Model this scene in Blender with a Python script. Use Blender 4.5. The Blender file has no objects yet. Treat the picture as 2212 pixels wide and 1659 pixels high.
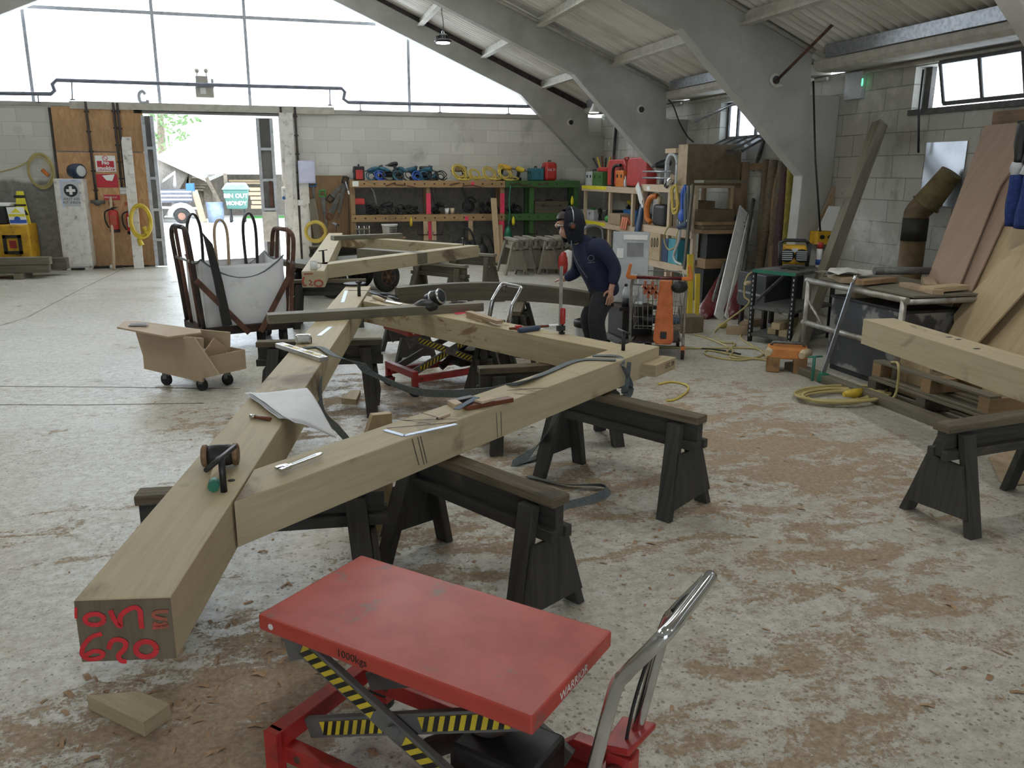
import bpy, bmesh, math, random
from mathutils import Vector as V, Matrix, noise as mnoise
random.seed(7)
PI = math.pi
SC = bpy.context.scene
COL = SC.collection

# ------------------------------------------------------------------ camera
FPX, CH = 1792.35, 1.80
YAW, PIT, ROL = (math.radians(a) for a in (-15.395, 14.266, -0.290))
fwd = V((-math.sin(YAW) * math.cos(PIT), math.cos(YAW) * math.cos(PIT), -math.sin(PIT)))
rgt = V((math.cos(YAW), math.sin(YAW), 0))
dwn = fwd.cross(rgt)
R2 = rgt * math.cos(ROL) + dwn * math.sin(ROL)
D2 = -rgt * math.sin(ROL) + dwn * math.cos(ROL)
CAM = V((0, 0, CH))
cd = bpy.data.cameras.new('camera')
cam = bpy.data.objects.new('camera', cd)
COL.objects.link(cam)
mw = Matrix((R2, -D2, -fwd)).transposed().to_4x4()
mw.translation = CAM
cam.matrix_world = mw
cd.sensor_fit = 'HORIZONTAL'
cd.sensor_width = 36.0
cd.lens = FPX / 2212 * 36.0
cd.clip_end = 400
SC.camera = cam

# surveyed points: a sight line met with a level, a depth plane or a side plane
def _ray(x, y): return R2 * ((x - 1106) / FPX) + D2 * ((y - 829.5) / FPX) + fwd
def at_z(x, y, z=0.0):
    d = _ray(x, y); return CAM + d * ((z - CH) / d.z)
def at_y(x, y, Y):
    d = _ray(x, y); return CAM + d * (Y / d.y)
def at_x(x, y, X):
    d = _ray(x, y); return CAM + d * (X / d.x)
def height_over(p, y):
    lo, hi = -1.0, 9.0
    for _ in range(50):
        m = (lo + hi) / 2
        q = V((p[0], p[1], m)) - CAM
        if 829.5 + FPX * q.dot(D2) / q.dot(fwd) > y: lo = m
        else: hi = m
    return lo

# ------------------------------------------------------------------ mesh builder
def catmull(pts, n=6, closed=False):
    pts = [V(p) for p in pts]
    if len(pts) < 3: return pts
    out = []; N = len(pts)
    rng = range(N) if closed else range(N - 1)
    for i in rng:
        p1, p2 = pts[i % N], pts[(i + 1) % N]
        p0 = pts[(i - 1) % N] if (closed or i > 0) else p1 * 2 - p2
        p3 = pts[(i + 2) % N] if (closed or i + 2 < N) else p2 * 2 - p1
        for k in range(n):
            t = k / n
            out.append(0.5 * ((2 * p1) + (p2 - p0) * t + (2 * p0 - 5 * p1 + 4 * p2 - p3) * t * t + (3 * p1 - p0 - 3 * p2 + p3) * t ** 3))
    if not closed: out.append(pts[-1])
    return out

class MB:
    def __init__(self):
        self.bm = bmesh.new(); self.uv = self.bm.loops.layers.uv.new('UVMap'); self.k = random.random() * 50
    def _uv(self, faces, ax):
        ax = V(ax).normalized(); off = V((random.random() * 9, random.random() * 9))
        t = V((0, 0, 1)) if abs(ax.z) < .9 else V((1, 0, 0))
        s = ax.cross(t).normalized(); t = s.cross(ax)
        for f in faces:
            f.normal_update(); n = f.normal
            if abs(n.dot(ax)) > .75: a, b = s, t
            else: a, b = ax, n.cross(ax).normalized() if n.length > .5 else s
            for l in f.loops:
                l[self.uv].uv = (l.vert.co.dot(a) + off.x, l.vert.co.dot(b) + off.y)
    def hexa(self, c, ax=None):
        """eight corners: bottom ring of 4, then top ring of 4"""
        v = [self.bm.verts.new(p) for p in c]
        fs = [self.bm.faces.new([v[i] for i in q]) for q in ((3, 2, 1, 0), (4, 5, 6, 7), (0, 1, 5, 4), (1, 2, 6, 5), (2, 3, 7, 6), (3, 0, 4, 7))]
        if ax is None:
            es = [V(c[1]) - V(c[0]), V(c[3]) - V(c[0]), V(c[4]) - V(c[0])]
            ax = max(es, key=lambda e: e.length)
        self._uv(fs, ax); return self
    def box(self, x0, x1, y0, y1, z0, z1, ax=None):
        return self.hexa([(x0, y0, z0), (x1, y0, z0), (x1, y1, z0), (x0, y1, z0), (x0, y0, z1), (x1, y0, z1), (x1, y1, z1), (x0, y1, z1)], ax)
    def beam(self, p, q, w, h, up=(0, 0, 1), roll=0.0):
        p, q = V(p), V(q); d = (q - p).normalized(); up = V(up)
        if abs(d.dot(up)) > .98: up = V((0, 1, 0)) if abs(d.y) < .9 else V((1, 0, 0))
        s = d.cross(up).normalized(); u = s.cross(d)
        if roll:
            s, u = s * math.cos(roll) + u * math.sin(roll), u * math.cos(roll) - s * math.sin(roll)
        s = s * (w / 2); u = u * (h / 2)
        return self.hexa([p - s - u, p + s - u, q + s - u, q - s - u, p - s + u, p + s + u, q + s + u, q - s + u], d)
    def prism(self, poly, ext, ax=None):
        """polygon of 3D points swept along ext"""
        ext = V(ext); a = [self.bm.verts.new(V(p)) for p in poly]; b = [self.bm.verts.new(V(p) + ext) for p in poly]
        n = len(poly); fs = []
        try:
            fs.append(self.bm.faces.new(a[::-1])); fs.append(self.bm.faces.new(b))
        except ValueError: pass
        for i in range(n):
            fs.append(self.bm.faces.new((a[i], a[(i + 1) % n], b[(i + 1) % n], b[i])))
        bmesh.ops.recalc_face_normals(self.bm, faces=fs)
        self._uv(fs, ax or max((V(poly[(i + 1) % n]) - V(poly[i]) for i in range(n)), key=lambda e: e.length)); return self
    def cyl(self, p, q, r, r2=None, n=14, caps=True):
        return self.tube([p, q], r, n, r2=r2, caps=caps)
    def tube(self, pts, r, n=8, closed=False, r2=None, caps=True, flat=1.0, up=None):
        pts = [V(p) for p in pts]; N = len(pts); rings = []; fs = []
        prev = None
        for i, p in enumerate(pts):
            if closed: d = pts[(i + 1) % N] - pts[i - 1]
            else: d = pts[min(i + 1, N - 1)] - pts[max(i - 1, 0)]
            if d.length < 1e-9: d = V((0, 0, 1))
            d.normalize()
            if prev is None:
                t = V(up) if up else (V((0, 0, 1)) if abs(d.z) < .9 else V((1, 0, 0)))
                s = d.cross(t).normalized()
            else:
                s = prev - d * prev.dot(d)
                s = s.normalized() if s.length > 1e-6 else d.orthogonal().normalized()
            prev = s; u = d.cross(s)
            if isinstance(r, (list, tuple)): rr = r[i]
            else: rr = r if r2 is None else r + (r2 - r) * i / max(N - 1, 1)
            rings.append([self.bm.verts.new(p + s * (math.cos(2 * PI * k / n) * rr) + u * (math.sin(2 * PI * k / n) * rr * flat)) for k in range(n)])
        M = N if closed else N - 1
        for i in range(M):
            A, B = rings[i], rings[(i + 1) % N]
            for k in range(n):
                f = self.bm.faces.new((A[k], A[(k + 1) % n], B[(k + 1) % n], B[k])); f.smooth = True; fs.append(f)
        if caps and not closed:
            fs.append(self.bm.faces.new(rings[0][::-1])); fs.append(self.bm.faces.new(rings[-1]))
        self._uv(fs, (pts[-1] - pts[0]) if not closed and (pts[-1] - pts[0]).length > 1e-6 else (0, 0, 1)); return self
    def lathe(self, prof, c=(0, 0, 0), n=20, axis=(0, 0, 1)):
        c = V(c); ax = V(axis).normalized(); s = ax.orthogonal().normalized(); u = ax.cross(s); rings = []; fs = []
        for r, z in prof:
            rings.append([self.bm.verts.new(c + ax * z + s * (math.cos(2 * PI * k / n) * max(r, 1e-4)) + u * (math.sin(2 * PI * k / n) * max(r, 1e-4))) for k in range(n)])
        for A, B in zip(rings, rings[1:]):
            for k in range(n):
                f = self.bm.faces.new((A[k], A[(k + 1) % n], B[(k + 1) % n], B[k])); f.smooth = True; fs.append(f)
        fs.append(self.bm.faces.new(rings[0][::-1])); fs.append(self.bm.faces.new(rings[-1]))
        bmesh.ops.recalc_face_normals(self.bm, faces=fs); self._uv(fs, ax); return self
    def ball(self, c, r, sc=(1, 1, 1), n=12):
        c = V(c); rings = []; fs = []
        for i in range(1, n // 2):
            a = PI * i / (n // 2)
            rings.append([self.bm.verts.new(c + V((math.sin(a) * math.cos(2 * PI * k / n) * r * sc[0], math.sin(a) * math.sin(2 * PI * k / n) * r * sc[1], math.cos(a) * r * sc[2]))) for k in range(n)])
        t = self.bm.verts.new(c + V((0, 0, r * sc[2]))); b = self.bm.verts.new(c - V((0, 0, r * sc[2])))
        for k in range(n):
            fs.append(self.bm.faces.new((t, rings[0][k], rings[0][(k + 1) % n]))); fs.append(self.bm.faces.new((b, rings[-1][(k + 1) % n], rings[-1][k])))
        for A, B in zip(rings, rings[1:]):
            for k in range(n): fs.append(self.bm.faces.new((A[k], B[k], B[(k + 1) % n], A[(k + 1) % n])))
        for f in fs: f.smooth = True
        self._uv(fs, (1, 0, 0)); return self
    def grid(self, fn, nu, nv, thick=None, smooth=True, ax=(1, 0, 0)):
        P = [[self.bm.verts.new(fn(i / nu, j / nv)) for j in range(nv + 1)] for i in range(nu + 1)]; fs = []
        for i in range(nu):
            for j in range(nv):
                f = self.bm.faces.new((P[i][j], P[i + 1][j], P[i + 1][j + 1], P[i][j + 1])); f.smooth = smooth; fs.append(f)
        self._uv(fs, ax)
        if thick: 
            r = bmesh.ops.solidify(self.bm, geom=fs, thickness=thick)
        return self
    def quad(self, *pts, ax=None):
        f = self.bm.faces.new([self.bm.verts.new(V(p)) for p in pts]); self._uv([f], ax or (V(pts[1]) - V(pts[0]))); return self
    def ribbon(self, pts, w, nrm, thick=.0012):
        """a flat painted or printed stroke lying on a face with normal nrm"""
        nrm = V(nrm).normalized(); pts = [V(p) for p in pts]; L = []; N = len(pts)
        for i, p in enumerate(pts):
            d = (pts[min(i + 1, N - 1)] - pts[max(i - 1, 0)]).normalized(); s = nrm.cross(d).normalized() * (w[i] if isinstance(w, (list, tuple)) else w) * .5
            L.append((self.bm.verts.new(p + s + nrm * thick), self.bm.verts.new(p - s + nrm * thick)))
        fs = [self.bm.faces.new((A[1], B[1], B[0], A[0])) for A, B in zip(L, L[1:])]
        self._uv(fs, pts[-1] - pts[0] if (pts[-1] - pts[0]).length > 1e-5 else (1, 0, 0)); return self
    def build(self, name, mat, parent=None, bevel=0, local=False, origin=True, sub=0, smooth=False):
        me = bpy.data.meshes.new(name); bm = self.bm
        if smooth:
            for f in bm.faces: f.smooth = True
        o = bpy.data.objects.new(name, me); COL.objects.link(o)
        if parent is not None:
            o.parent = parent
            if not local:
                bmesh.ops.transform(bm, matrix=WM[parent.name].inverted(), verts=bm.verts)
            WM[o.name] = WM[parent.name].copy()
        else:
            if origin and not local:
                xs = [v.co.x for v in bm.verts]; ys = [v.co.y for v in bm.verts]; zs = [v.co.z for v in bm.verts]
                c = V(((min(xs) + max(xs)) / 2, (min(ys) + max(ys)) / 2, min(zs)))
                bmesh.ops.translate(bm, verts=bm.verts, vec=-c); o.location = c
                WM[o.name] = Matrix.Translation(c)
            else: WM[o.name] = Matrix.Identity(4)
        bm.to_mesh(me); bm.free(); me.materials.append(MAT[mat] if isinstance(mat, str) else mat)
        if bevel:
            b = o.modifiers.new('edge_wear', 'BEVEL'); b.width = bevel; b.segments = 2; b.limit_method = 'ANGLE'; b.angle_limit = math.radians(40); b.harden_normals = False
        if sub:
            s = o.modifiers.new('smooth_surface', 'SUBSURF'); s.levels = sub; s.render_levels = sub
        return o
WM = {}; MAT = {}

def tag(o, label, cat, group=None, kind=None):
    o['label'] = label; o['category'] = cat
    if group: o['group'] = group
    if kind: o['kind'] = kind
    return o
def thing(name, label, cat, loc=(0, 0, 0), rz=0.0, group=None):
    o = bpy.data.objects.new(name, None); COL.objects.link(o); o.empty_display_size = .1
    o.location = loc; o.rotation_euler = (0, 0, rz)
    WM[o.name] = Matrix.Translation(V(loc)) @ Matrix.Rotation(rz, 4, 'Z')
    return tag(o, label, cat, group)
def struct(o):
    o['kind'] = 'structure'; return o
def solo(mb, name, mat, label, cat, group=None, **k):
    return tag(mb.build(name, mat, **k), label, cat, group)
KIDS = {}
def kids(o): return [c for c in bpy.data.objects if c.parent is o]
def dup(root, loc, rz=0.0, label=None, group=None, scale=None):
    r = root.copy(); COL.objects.link(r); r.location = loc; r.rotation_euler = (0, 0, rz)
    if scale: r.scale = scale
    if label: r['label'] = label
    if group: r['group'] = group
    WM[r.name] = Matrix.Translation(V(loc)) @ Matrix.Rotation(rz, 4, 'Z')
    for ch in kids(root):
        c = ch.copy(); COL.objects.link(c); c.parent = r
        for g in kids(ch):
            d = g.copy(); COL.objects.link(d); d.parent = c
    return r
def lettering(txt, size, origin, xdir, ydir, mat, parent, name='lettering', align='CENTER', depth=.0015, bold=0.0):
    """raised or printed characters as a thin mesh part"""
    cu = bpy.data.curves.new('t', 'FONT'); cu.body = txt; cu.size = size; cu.align_x = align; cu.align_y = 'CENTER'; cu.extrude = depth; cu.resolution_u = 2; cu.offset = bold
    to = bpy.data.objects.new('t', cu); me = bpy.data.meshes.new_from_object(to)
    bpy.data.objects.remove(to); bpy.data.curves.remove(cu)
    x = V(xdir).normalized(); y = V(ydir); y = (y - x * y.dot(x)).normalized(); z = x.cross(y)
    m = Matrix((x, y, z)).transposed().to_4x4(); m.translation = V(origin)
    me.transform((WM[parent.name].inverted() if parent else Matrix.Identity(4)) @ m)
    me.name = name; me.materials.clear(); me.materials.append(MAT[mat])
    o = bpy.data.objects.new(name, me); COL.objects.link(o); o.parent = parent
    WM[o.name] = WM[parent.name].copy()
    return o
# ------------------------------------------------------------------ materials
def _new(name):
    m = bpy.data.materials.new(name); m.use_nodes = True; nt = m.node_tree
    for n in list(nt.nodes):
        if n.type not in ('BSDF_PRINCIPLED', 'OUTPUT_MATERIAL'): nt.nodes.remove(n)
    MAT[name] = m
    return m, nt, nt.nodes['Principled BSDF']
class G:
    """tiny helper for wiring node trees"""
    def __init__(s, nt): s.nt = nt
    def n(s, t, **k):
        x = s.nt.nodes.new('ShaderNode' + t)
        for a, b in k.items():
            if hasattr(x, a): setattr(x, a, b)
        return x
    def set(s, sock, v):
        if isinstance(v, bpy.types.NodeSocket): s.nt.links.new(v, sock)
        elif isinstance(v, (tuple, list)) and sock.type == 'RGBA' and len(v) == 3: sock.default_value = (*v, 1)
        else: sock.default_value = v
    def math(s, op, a, b=0.0, c=None, clamp=False):
        x = s.n('Math', operation=op, use_clamp=clamp); s.set(x.inputs[0], a); s.set(x.inputs[1], b)
        if c is not None: s.set(x.inputs[2], c)
        return x.outputs[0]
    def mix(s, f, a, b, mode='MIX'):
        x = s.n('Mix', data_type='RGBA', blend_type=mode); s.set(x.inputs[0], f); s.set(x.inputs[6], a); s.set(x.inputs[7], b); return x.outputs[2]
    def ramp(s, f, lo, hi):
        x = s.n('MapRange', clamp=True, interpolation_type='SMOOTHSTEP'); s.set(x.inputs[0], f); x.inputs[1].default_value = lo; x.inputs[2].default_value = hi; return x.outputs[0]
    def co(s, kind='Object', scale=(1, 1, 1), loc=(0, 0, 0)):
        t = s.n('TexCoord'); m = s.n('Mapping'); s.nt.links.new(t.outputs[kind], m.inputs[0]); m.inputs[3].default_value = scale; m.inputs[1].default_value = loc; return m.outputs[0]
    def noise(s, co, scale=5, detail=5, rough=.55, dist=0.0):
        x = s.n('TexNoise'); s.set(x.inputs['Vector'], co); x.inputs['Scale'].default_value = scale; x.inputs['Detail'].default_value = detail; x.inputs['Roughness'].default_value = rough; x.inputs['Distortion'].default_value = dist; return x.outputs[0]
    def bump(s, h, st, dist=.01):
        x = s.n('Bump'); s.set(x.inputs['Height'], h); x.inputs['Strength'].default_value = st; x.inputs['Distance'].default_value = dist; return x.outputs[0]

def M(name, c, c2=None, rough=.6, metal=0.0, scale=9, lo=.4, hi=.65, bump=0.0, dirt=0.0, dcol=(.06, .05, .04), coat=0.0, spec=.5, dscale=14, kind='Object'):
    m, nt, b = _new(name); g = G(nt)
    c2 = c2 or tuple(x * .82 for x in c)
    co = g.co(kind); nz = g.noise(co, scale, 6)
    col = g.mix(g.ramp(nz, lo, hi), c, c2)
    if dirt:
        d = g.noise(co, dscale, 8, .7)
        col = g.mix(g.math('MULTIPLY', g.ramp(d, .56, .68), dirt), col, dcol)
    g.set(b.inputs['Base Color'], col); b.inputs['Metallic'].default_value = metal
    b.inputs['Specular IOR Level'].default_value = spec
    g.set(b.inputs['Roughness'], g.math('ADD', g.math('MULTIPLY', nz, .24), rough - .12, clamp=True))
    if coat: b.inputs['Coat Weight'].default_value = coat; b.inputs['Coat Roughness'].default_value = .15
    if bump: g.set(b.inputs['Normal'], g.bump(nz, bump, .01))
    return m
def wood(name, c1, c2, stain=None, sa=.0, rough=.62, grain=1.0, bump=.25, sscale=2.2, smin=.55, smax=.7):
    """sawn timber: the grain follows the length of each piece (UV u)"""
    m, nt, b = _new(name); g = G(nt)
    co = g.co('UV', (1.2 * grain, 22 * grain, 1)); co2 = g.co('UV', (5, 130, 1)); co3 = g.co('UV', (1, 1.6, 1))
    n1 = g.noise(co, 1.6, 6, .6, .6); n2 = g.noise(co2, 1.5, 3, .5)
    f = g.math('ADD', g.math('MULTIPLY', n1, .75), g.math('MULTIPLY', n2, .25))
    col = g.mix(g.ramp(f, .36, .66), c1, c2)
    big = g.noise(co3, 1.1, 4, .5); col = g.mix(g.math('MULTIPLY', big, .35), col, tuple(x * .7 for x in c1))
    if stain:
        st = g.noise(g.co('UV', (.8, 1.3, 1), (3, 7, 0)), sscale, 7, .6, .9)
        col = g.mix(g.math('MULTIPLY', g.ramp(st, smin, smax), sa), col, stain)
    g.set(b.inputs['Base Color'], col); b.inputs['Roughness'].default_value = rough
    b.inputs['Specular IOR Level'].default_value = .35
    if bump: g.set(b.inputs['Normal'], g.bump(f, bump, .004))
    return m

# timbers
wood('oak', (.51, .43, .28), (.43, .355, .225), (.13, .085, .05), .9, smin=.57, smax=.72, sscale=1.7)
wood('oak_water_stain', (.49, .41, .265), (.415, .34, .205), (.2, .115, .05), .85, smin=.56, smax=.63, sscale=2.3)
wood('oak_light', (.47, .38, .24), (.38, .30, .18), (.2, .13, .07), .4)
wood('oak_end', (.165, .125, .08), (.115, .085, .052), bump=.4, grain=.6)
wood('grey_timber', (.205, .18, .13), (.13, .115, .085), (.05, .045, .04), .5)
wood('dark_timber', (.135, .12, .085), (.085, .078, .06), (.04, .038, .03), .6)
wood('trestle_wood', (.062, .058, .05), (.034, .033, .031), (.16, .13, .09), .45, rough=.75, bump=.6, smin=.6, smax=.75)
wood('trestle_top_wood', (.17, .135, .085), (.075, .065, .05), (.03, .028, .025), .7, rough=.75, bump=.7)
wood('trestle_pale', (.27, .245, .2), (.19, .17, .14), (.1, .09, .08), .5, rough=.75, bump=.5)
wood('pine', (.56, .42, .27), (.46, .33, .19), (.2, .14, .09), .45)
wood('pine_pale', (.62, .49, .345), (.53, .41, .285), (.25, .19, .13), .4)
wood('pine_old', (.34, .22, .12), (.25, .16, .08), (.1, .065, .035), .55)
wood('plywood', (.44, .32, .21), (.37, .265, .165), (.25, .17, .1), .5, grain=.5, bump=.1)
wood('plywood_pink', (.35, .245, .18), (.30, .205, .145), (.28, .2, .15), .5, grain=.5, bump=.08)
wood('plywood_pale', (.50, .385, .235), (.42, .32, .19), (.3, .2, .11), .5, grain=.5, bump=.08)
wood('mdf', (.46, .35, .24), (.43, .325, .22), (.36, .26, .17), .4, grain=.4, bump=.05)
wood('rosewood', (.22, .075, .035), (.13, .04, .02), rough=.4)
wood('tool_board', (.26, .16, .085), (.17, .1, .05), (.07, .045, .03), .7)
wood('handle_ash', (.62, .52, .36), (.5, .4, .26))
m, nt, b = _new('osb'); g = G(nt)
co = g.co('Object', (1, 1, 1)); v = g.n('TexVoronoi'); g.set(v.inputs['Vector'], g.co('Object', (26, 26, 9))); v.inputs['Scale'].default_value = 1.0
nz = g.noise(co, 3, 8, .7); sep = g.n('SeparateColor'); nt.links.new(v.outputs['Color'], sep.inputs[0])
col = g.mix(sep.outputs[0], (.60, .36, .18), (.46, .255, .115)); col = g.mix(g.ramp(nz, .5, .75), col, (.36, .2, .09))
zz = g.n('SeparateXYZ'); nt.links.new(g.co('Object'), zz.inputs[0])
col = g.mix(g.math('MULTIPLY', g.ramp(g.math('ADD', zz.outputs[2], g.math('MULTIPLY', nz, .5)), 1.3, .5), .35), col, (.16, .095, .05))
g.set(b.inputs['Base Color'], col); b.inputs['Roughness'].default_value = .65

# paint, metal, plastic, cloth
M('red_paint', (.46, .056, .038), (.39, .047, .033), rough=.46, dirt=.9, dcol=(.19, .10, .08), dscale=7, coat=.1, bump=.05)
M('red_frame', (.40, .025, .02), (.30, .02, .018), rough=.42, dirt=.6, dcol=(.07, .03, .025), dscale=9, coat=.15)
M('grey_paint', (.13, .125, .12), (.10, .097, .09), rough=.5, dirt=.5)
M('hazard_yellow', (.62, .47, .03), (.5, .37, .03), rough=.5, dirt=.4)
M('black', (.012, .012, .012), (.02, .02, .02), rough=.5)
M('black_rubber', (.016, .016, .017), (.028, .027, .026), rough=.8, dirt=.4, dcol=(.12, .1, .08))
M('black_steel', (.022, .018, .017), (.05, .025, .018), rough=.55, metal=.3, dirt=.3, dcol=(.13, .05, .03))
M('rust_steel', (.12, .05, .03), (.06, .028, .02), rough=.75, dirt=.4, dcol=(.04, .02, .015))
M('chrome', (.72, .73, .74), (.55, .56, .57), rough=.16, metal=1.0, scale=5, dirt=.25, dcol=(.25, .22, .2))
M('steel', (.45, .46, .47), (.3, .3, .31), rough=.34, metal=1.0, dirt=.3)
M('galvanised', (.42, .44, .47), (.32, .34, .37), rough=.42, metal=.85, scale=22)
M('aluminium', (.62, .63, .64), (.5, .51, .52), rough=.32, metal=.9)
M('tube_alloy', (.40, .385, .35), (.27, .25, .22), rough=.5, metal=.7, dirt=.4, dcol=(.2, .15, .1))
M('dull_metal', (.16, .16, .155), (.11, .108, .1), rough=.55, metal=.5, dirt=.4, dcol=(.28, .25, .21))
M('dark_metal', (.045, .045, .047), (.03, .03, .03), rough=.45, metal=.6)
M('white_paint', (.72, .70, .665), (.62, .60, .565), rough=.5, dirt=.7, dcol=(.12, .1, .08), dscale=9)
M('white_plastic', (.76, .76, .74), (.68, .68, .66), rough=.45)
M('pale_grey_plastic', (.50, .52, .53), (.43, .45, .46), rough=.5)
M('paper', (.80, .82, .86), (.76, .78, .82), rough=.8)
M('paper_white', (.82, .82, .8), (.78, .78, .76), rough=.8)
M('paper_lilac', (.62, .63, .82), (.57, .58, .76), rough=.8)
M('yellow_plastic', (.58, .42, .03), (.48, .35, .03), rough=.45, dirt=.3)
M('bright_yellow', (.78, .68, .03), (.68, .58, .03), rough=.5, dirt=.3)
M('machine_yellow', (.66, .37, .015), (.52, .28, .012), rough=.5, dirt=.9, dcol=(.08, .05, .02), dscale=6)
M('yellow_cable', (.62, .47, .09), (.5, .38, .08), rough=.55)
M('faded_yellow_cable', (.48, .40, .17), (.40, .33, .14), rough=.6)
M('orange_cable', (.75, .22, .03), rough=.5)
M('blue_cable', (.03, .11, .48), rough=.5)
M('black_cable', (.015, .015, .015), rough=.5)
M('white_cord', (.5, .47, .38), rough=.7)
M('red_plastic', (.50, .035, .03), (.40, .03, .025), rough=.42)
M('red_case', (.47, .05, .045), (.39, .04, .036), rough=.5, dirt=.2, dcol=(.3, .15, .13))
M('sign_red', (.52, .02, .04), (.47, .02, .035), rough=.4)
M('neon_pink', (.82, .06, .13), (.7, .05, .11), rough=.6)
M('green_paint', (.06, .17, .04), (.045, .12, .03), rough=.6, dirt=.6, dcol=(.03, .03, .02))
M('green_plastic', (.05, .30, .06), rough=.4)
M('bottle_green', (.03, .20, .13), rough=.45)
M('teal_case', (.03, .17, .22), (.025, .13, .18), rough=.5)
M('teal_bright', (.06, .33, .42), rough=.5)
M('navy_case', (.02, .05, .12), rough=.5)
M('tool_teal', (.015, .10, .16), (.01, .06, .1), rough=.45, dirt=.2)
M('tool_dark', (.018, .022, .026), (.03, .03, .03), rough=.5)
M('blue_tool', (.03, .13, .36), rough=.4)
M('slate_grip', (.045, .075, .13), rough=.6)
M('orange_plastic', (.66, .19, .03), (.55, .15, .02), rough=.5, dirt=.3)
M('orange_cover', (.60, .17, .05), (.48, .12, .035), rough=.65, dirt=.5, dcol=(.2, .06, .03))
M('copper_clamp', (.50, .16, .08), rough=.4, metal=.4)
M('maroon', (.13, .012, .02), (.09, .01, .014), rough=.3, coat=.3)
M('strap_grey', (.135, .16, .165), (.10, .12, .125), rough=.75, bump=.2, scale=60)
M('card_brown', (.15, .11, .065), (.12, .085, .05), rough=.8)
M('card_tan', (.44, .33, .22), (.36, .27, .17), rough=.8, dirt=.3)
M('card_grey_brown', (.24, .165, .11), (.2, .135, .09), rough=.85)
M('bag_white', (.72, .725, .74), (.64, .65, .67), rough=.7, scale=3, bump=.1, dirt=.25, dcol=(.35, .32, .28), dscale=4)
M('cloth_brown', (.13, .10, .065), (.09, .07, .048), rough=.9, bump=.4, scale=30)
M('cloth_plum', (.075, .04, .045), rough=.9, bump=.4, scale=30)
M('cloth_yellow', (.24, .19, .025), (.17, .135, .02), rough=.85, bump=.3, scale=20)
M('cloth_blue', (.012, .035, .16), (.01, .028, .12), rough=.85, bump=.3, scale=40)
M('denim_black', (.016, .017, .022), (.026, .027, .032), rough=.9, bump=.4, scale=45)
M('sweat_navy', (.012, .016, .042), (.016, .021, .055), rough=.9, bump=.3, scale=40)
M('hood_navy', (.011, .013, .022), rough=.9, bump=.3, scale=40)
M('skin', (.50, .28, .20), (.44, .235, .165), rough=.5, scale=20)
M('hair_dark', (.028, .018, .012), (.016, .011, .008), rough=.6, scale=60, bump=.6)
M('rusty_pipe', (.17, .115, .055), (.10, .07, .04), rough=.6, metal=.5, scale=4, dirt=.7, dcol=(.17, .07, .03), dscale=3)
M('soot_pipe', (.035, .032, .028), rough=.6, metal=.4)
M('pipe_cowl', (.16, .125, .05), (.11, .085, .035), rough=.7, metal=.3, scale=10, bump=.2)
M('zinc_plate', (.50, .53, .58), (.4, .43, .48), rough=.38, metal=.75, scale=3, dirt=.8, dcol=(.06, .055, .05), dscale=3)
M('tank_steel', (.075, .08, .09), (.30, .295, .29), rough=.5, metal=.4, scale=2.6, lo=.52, hi=.58, dirt=.4, dcol=(.18, .1, .06))
M('enamel_white', (.72, .73, .70), rough=.3, coat=.4)
M('plaster_bits', (.62, .60, .55), (.5, .48, .43), rough=.9)
M('grey_tray', (.25, .25, .26), rough=.5)
M('silver_tape', (.66, .66, .66), rough=.25, metal=.8)
M('ruler_blue', (.52, .60, .78), (.46, .54, .72), rough=.3, metal=.3)
M('sawdust', (.33, .215, .125), (.25, .155, .085), rough=.95, scale=40, bump=.6)
M('shaving', (.42, .28, .17), (.30, .19, .11), rough=.9, scale=3)
M('ink_black', (.02, .02, .02), rough=.6)
M('ink_red', (.60, .02, .03), (.48, .015, .02), rough=.5, scale=25)
M('ink_red_faint', (.45, .07, .045), (.3, .09, .05), rough=.7, scale=25)
M('ink_blue', (.03, .10, .45), rough=.5)
M('pencil_grey', (.11, .095, .07), rough=.7)
M('wheel_hub', (.24, .12, .08), (.17, .085, .06), rough=.5)
M('bin_green', (.05, .15, .125), (.045, .13, .11), rough=.5)
M('bin_lid_blue', (.16, .30, .38), rough=.5)
M('bucket_blue', (.24, .30, .40), rough=.5)
M('leaf', (.09, .17, .06), (.16, .26, .1), rough=.7, scale=3)
M('grass', (.06, .22, .05), rough=.9, scale=30)
M('shed_roof', (.72, .71, .69), rough=.8)
M('shed_board', (.22, .20, .175), (.17, .155, .13), rough=.85)
M('yard', (.74, .73, .70), (.66, .65, .62), rough=.9, scale=6)
M('far_timber', (.22, .185, .14), (.15, .125, .095), rough=.85)
M('trailer_grey', (.12, .125, .155), (.09, .095, .12), rough=.6)
M('asbestos', (.50, .465, .395), (.42, .39, .33), rough=.85, scale=2.5)
M('purlin_white', (.50, .475, .42), (.42, .40, .35), rough=.8, dirt=.4, dcol=(.2, .17, .13))
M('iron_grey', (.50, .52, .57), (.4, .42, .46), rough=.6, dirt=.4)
M('conduit', (.06, .045, .04), (.04, .03, .028), rough=.6)
M('pipe_blue_grey', (.19, .20, .25), (.14, .15, .19), rough=.55)
M('door_dark', (.10, .098, .095), (.16, .155, .15), rough=.7, scale=3, dirt=.5)
M('door_rail', (.20, .20, .19), rough=.6)
M('window_frame', (.05, .047, .045), (.09, .085, .08), rough=.7)
M('blue_lamp', (.015, .03, .075), rough=.35)
M('socket_grey', (.42, .44, .46), rough=.5)
M('clear_plastic', (.55, .6, .62), rough=.15)
M('amber_jug', (.55, .5, .42), rough=.3)
M('box_orange', (.58, .22, .05), (.47, .17, .04), rough=.55, dirt=.6, dcol=(.15, .09, .04))
M('box_brown', (.30, .16, .06), (.22, .11, .04), rough=.6, dirt=.6)
M('eye_white', (.7, .68, .65), rough=.3)

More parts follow.
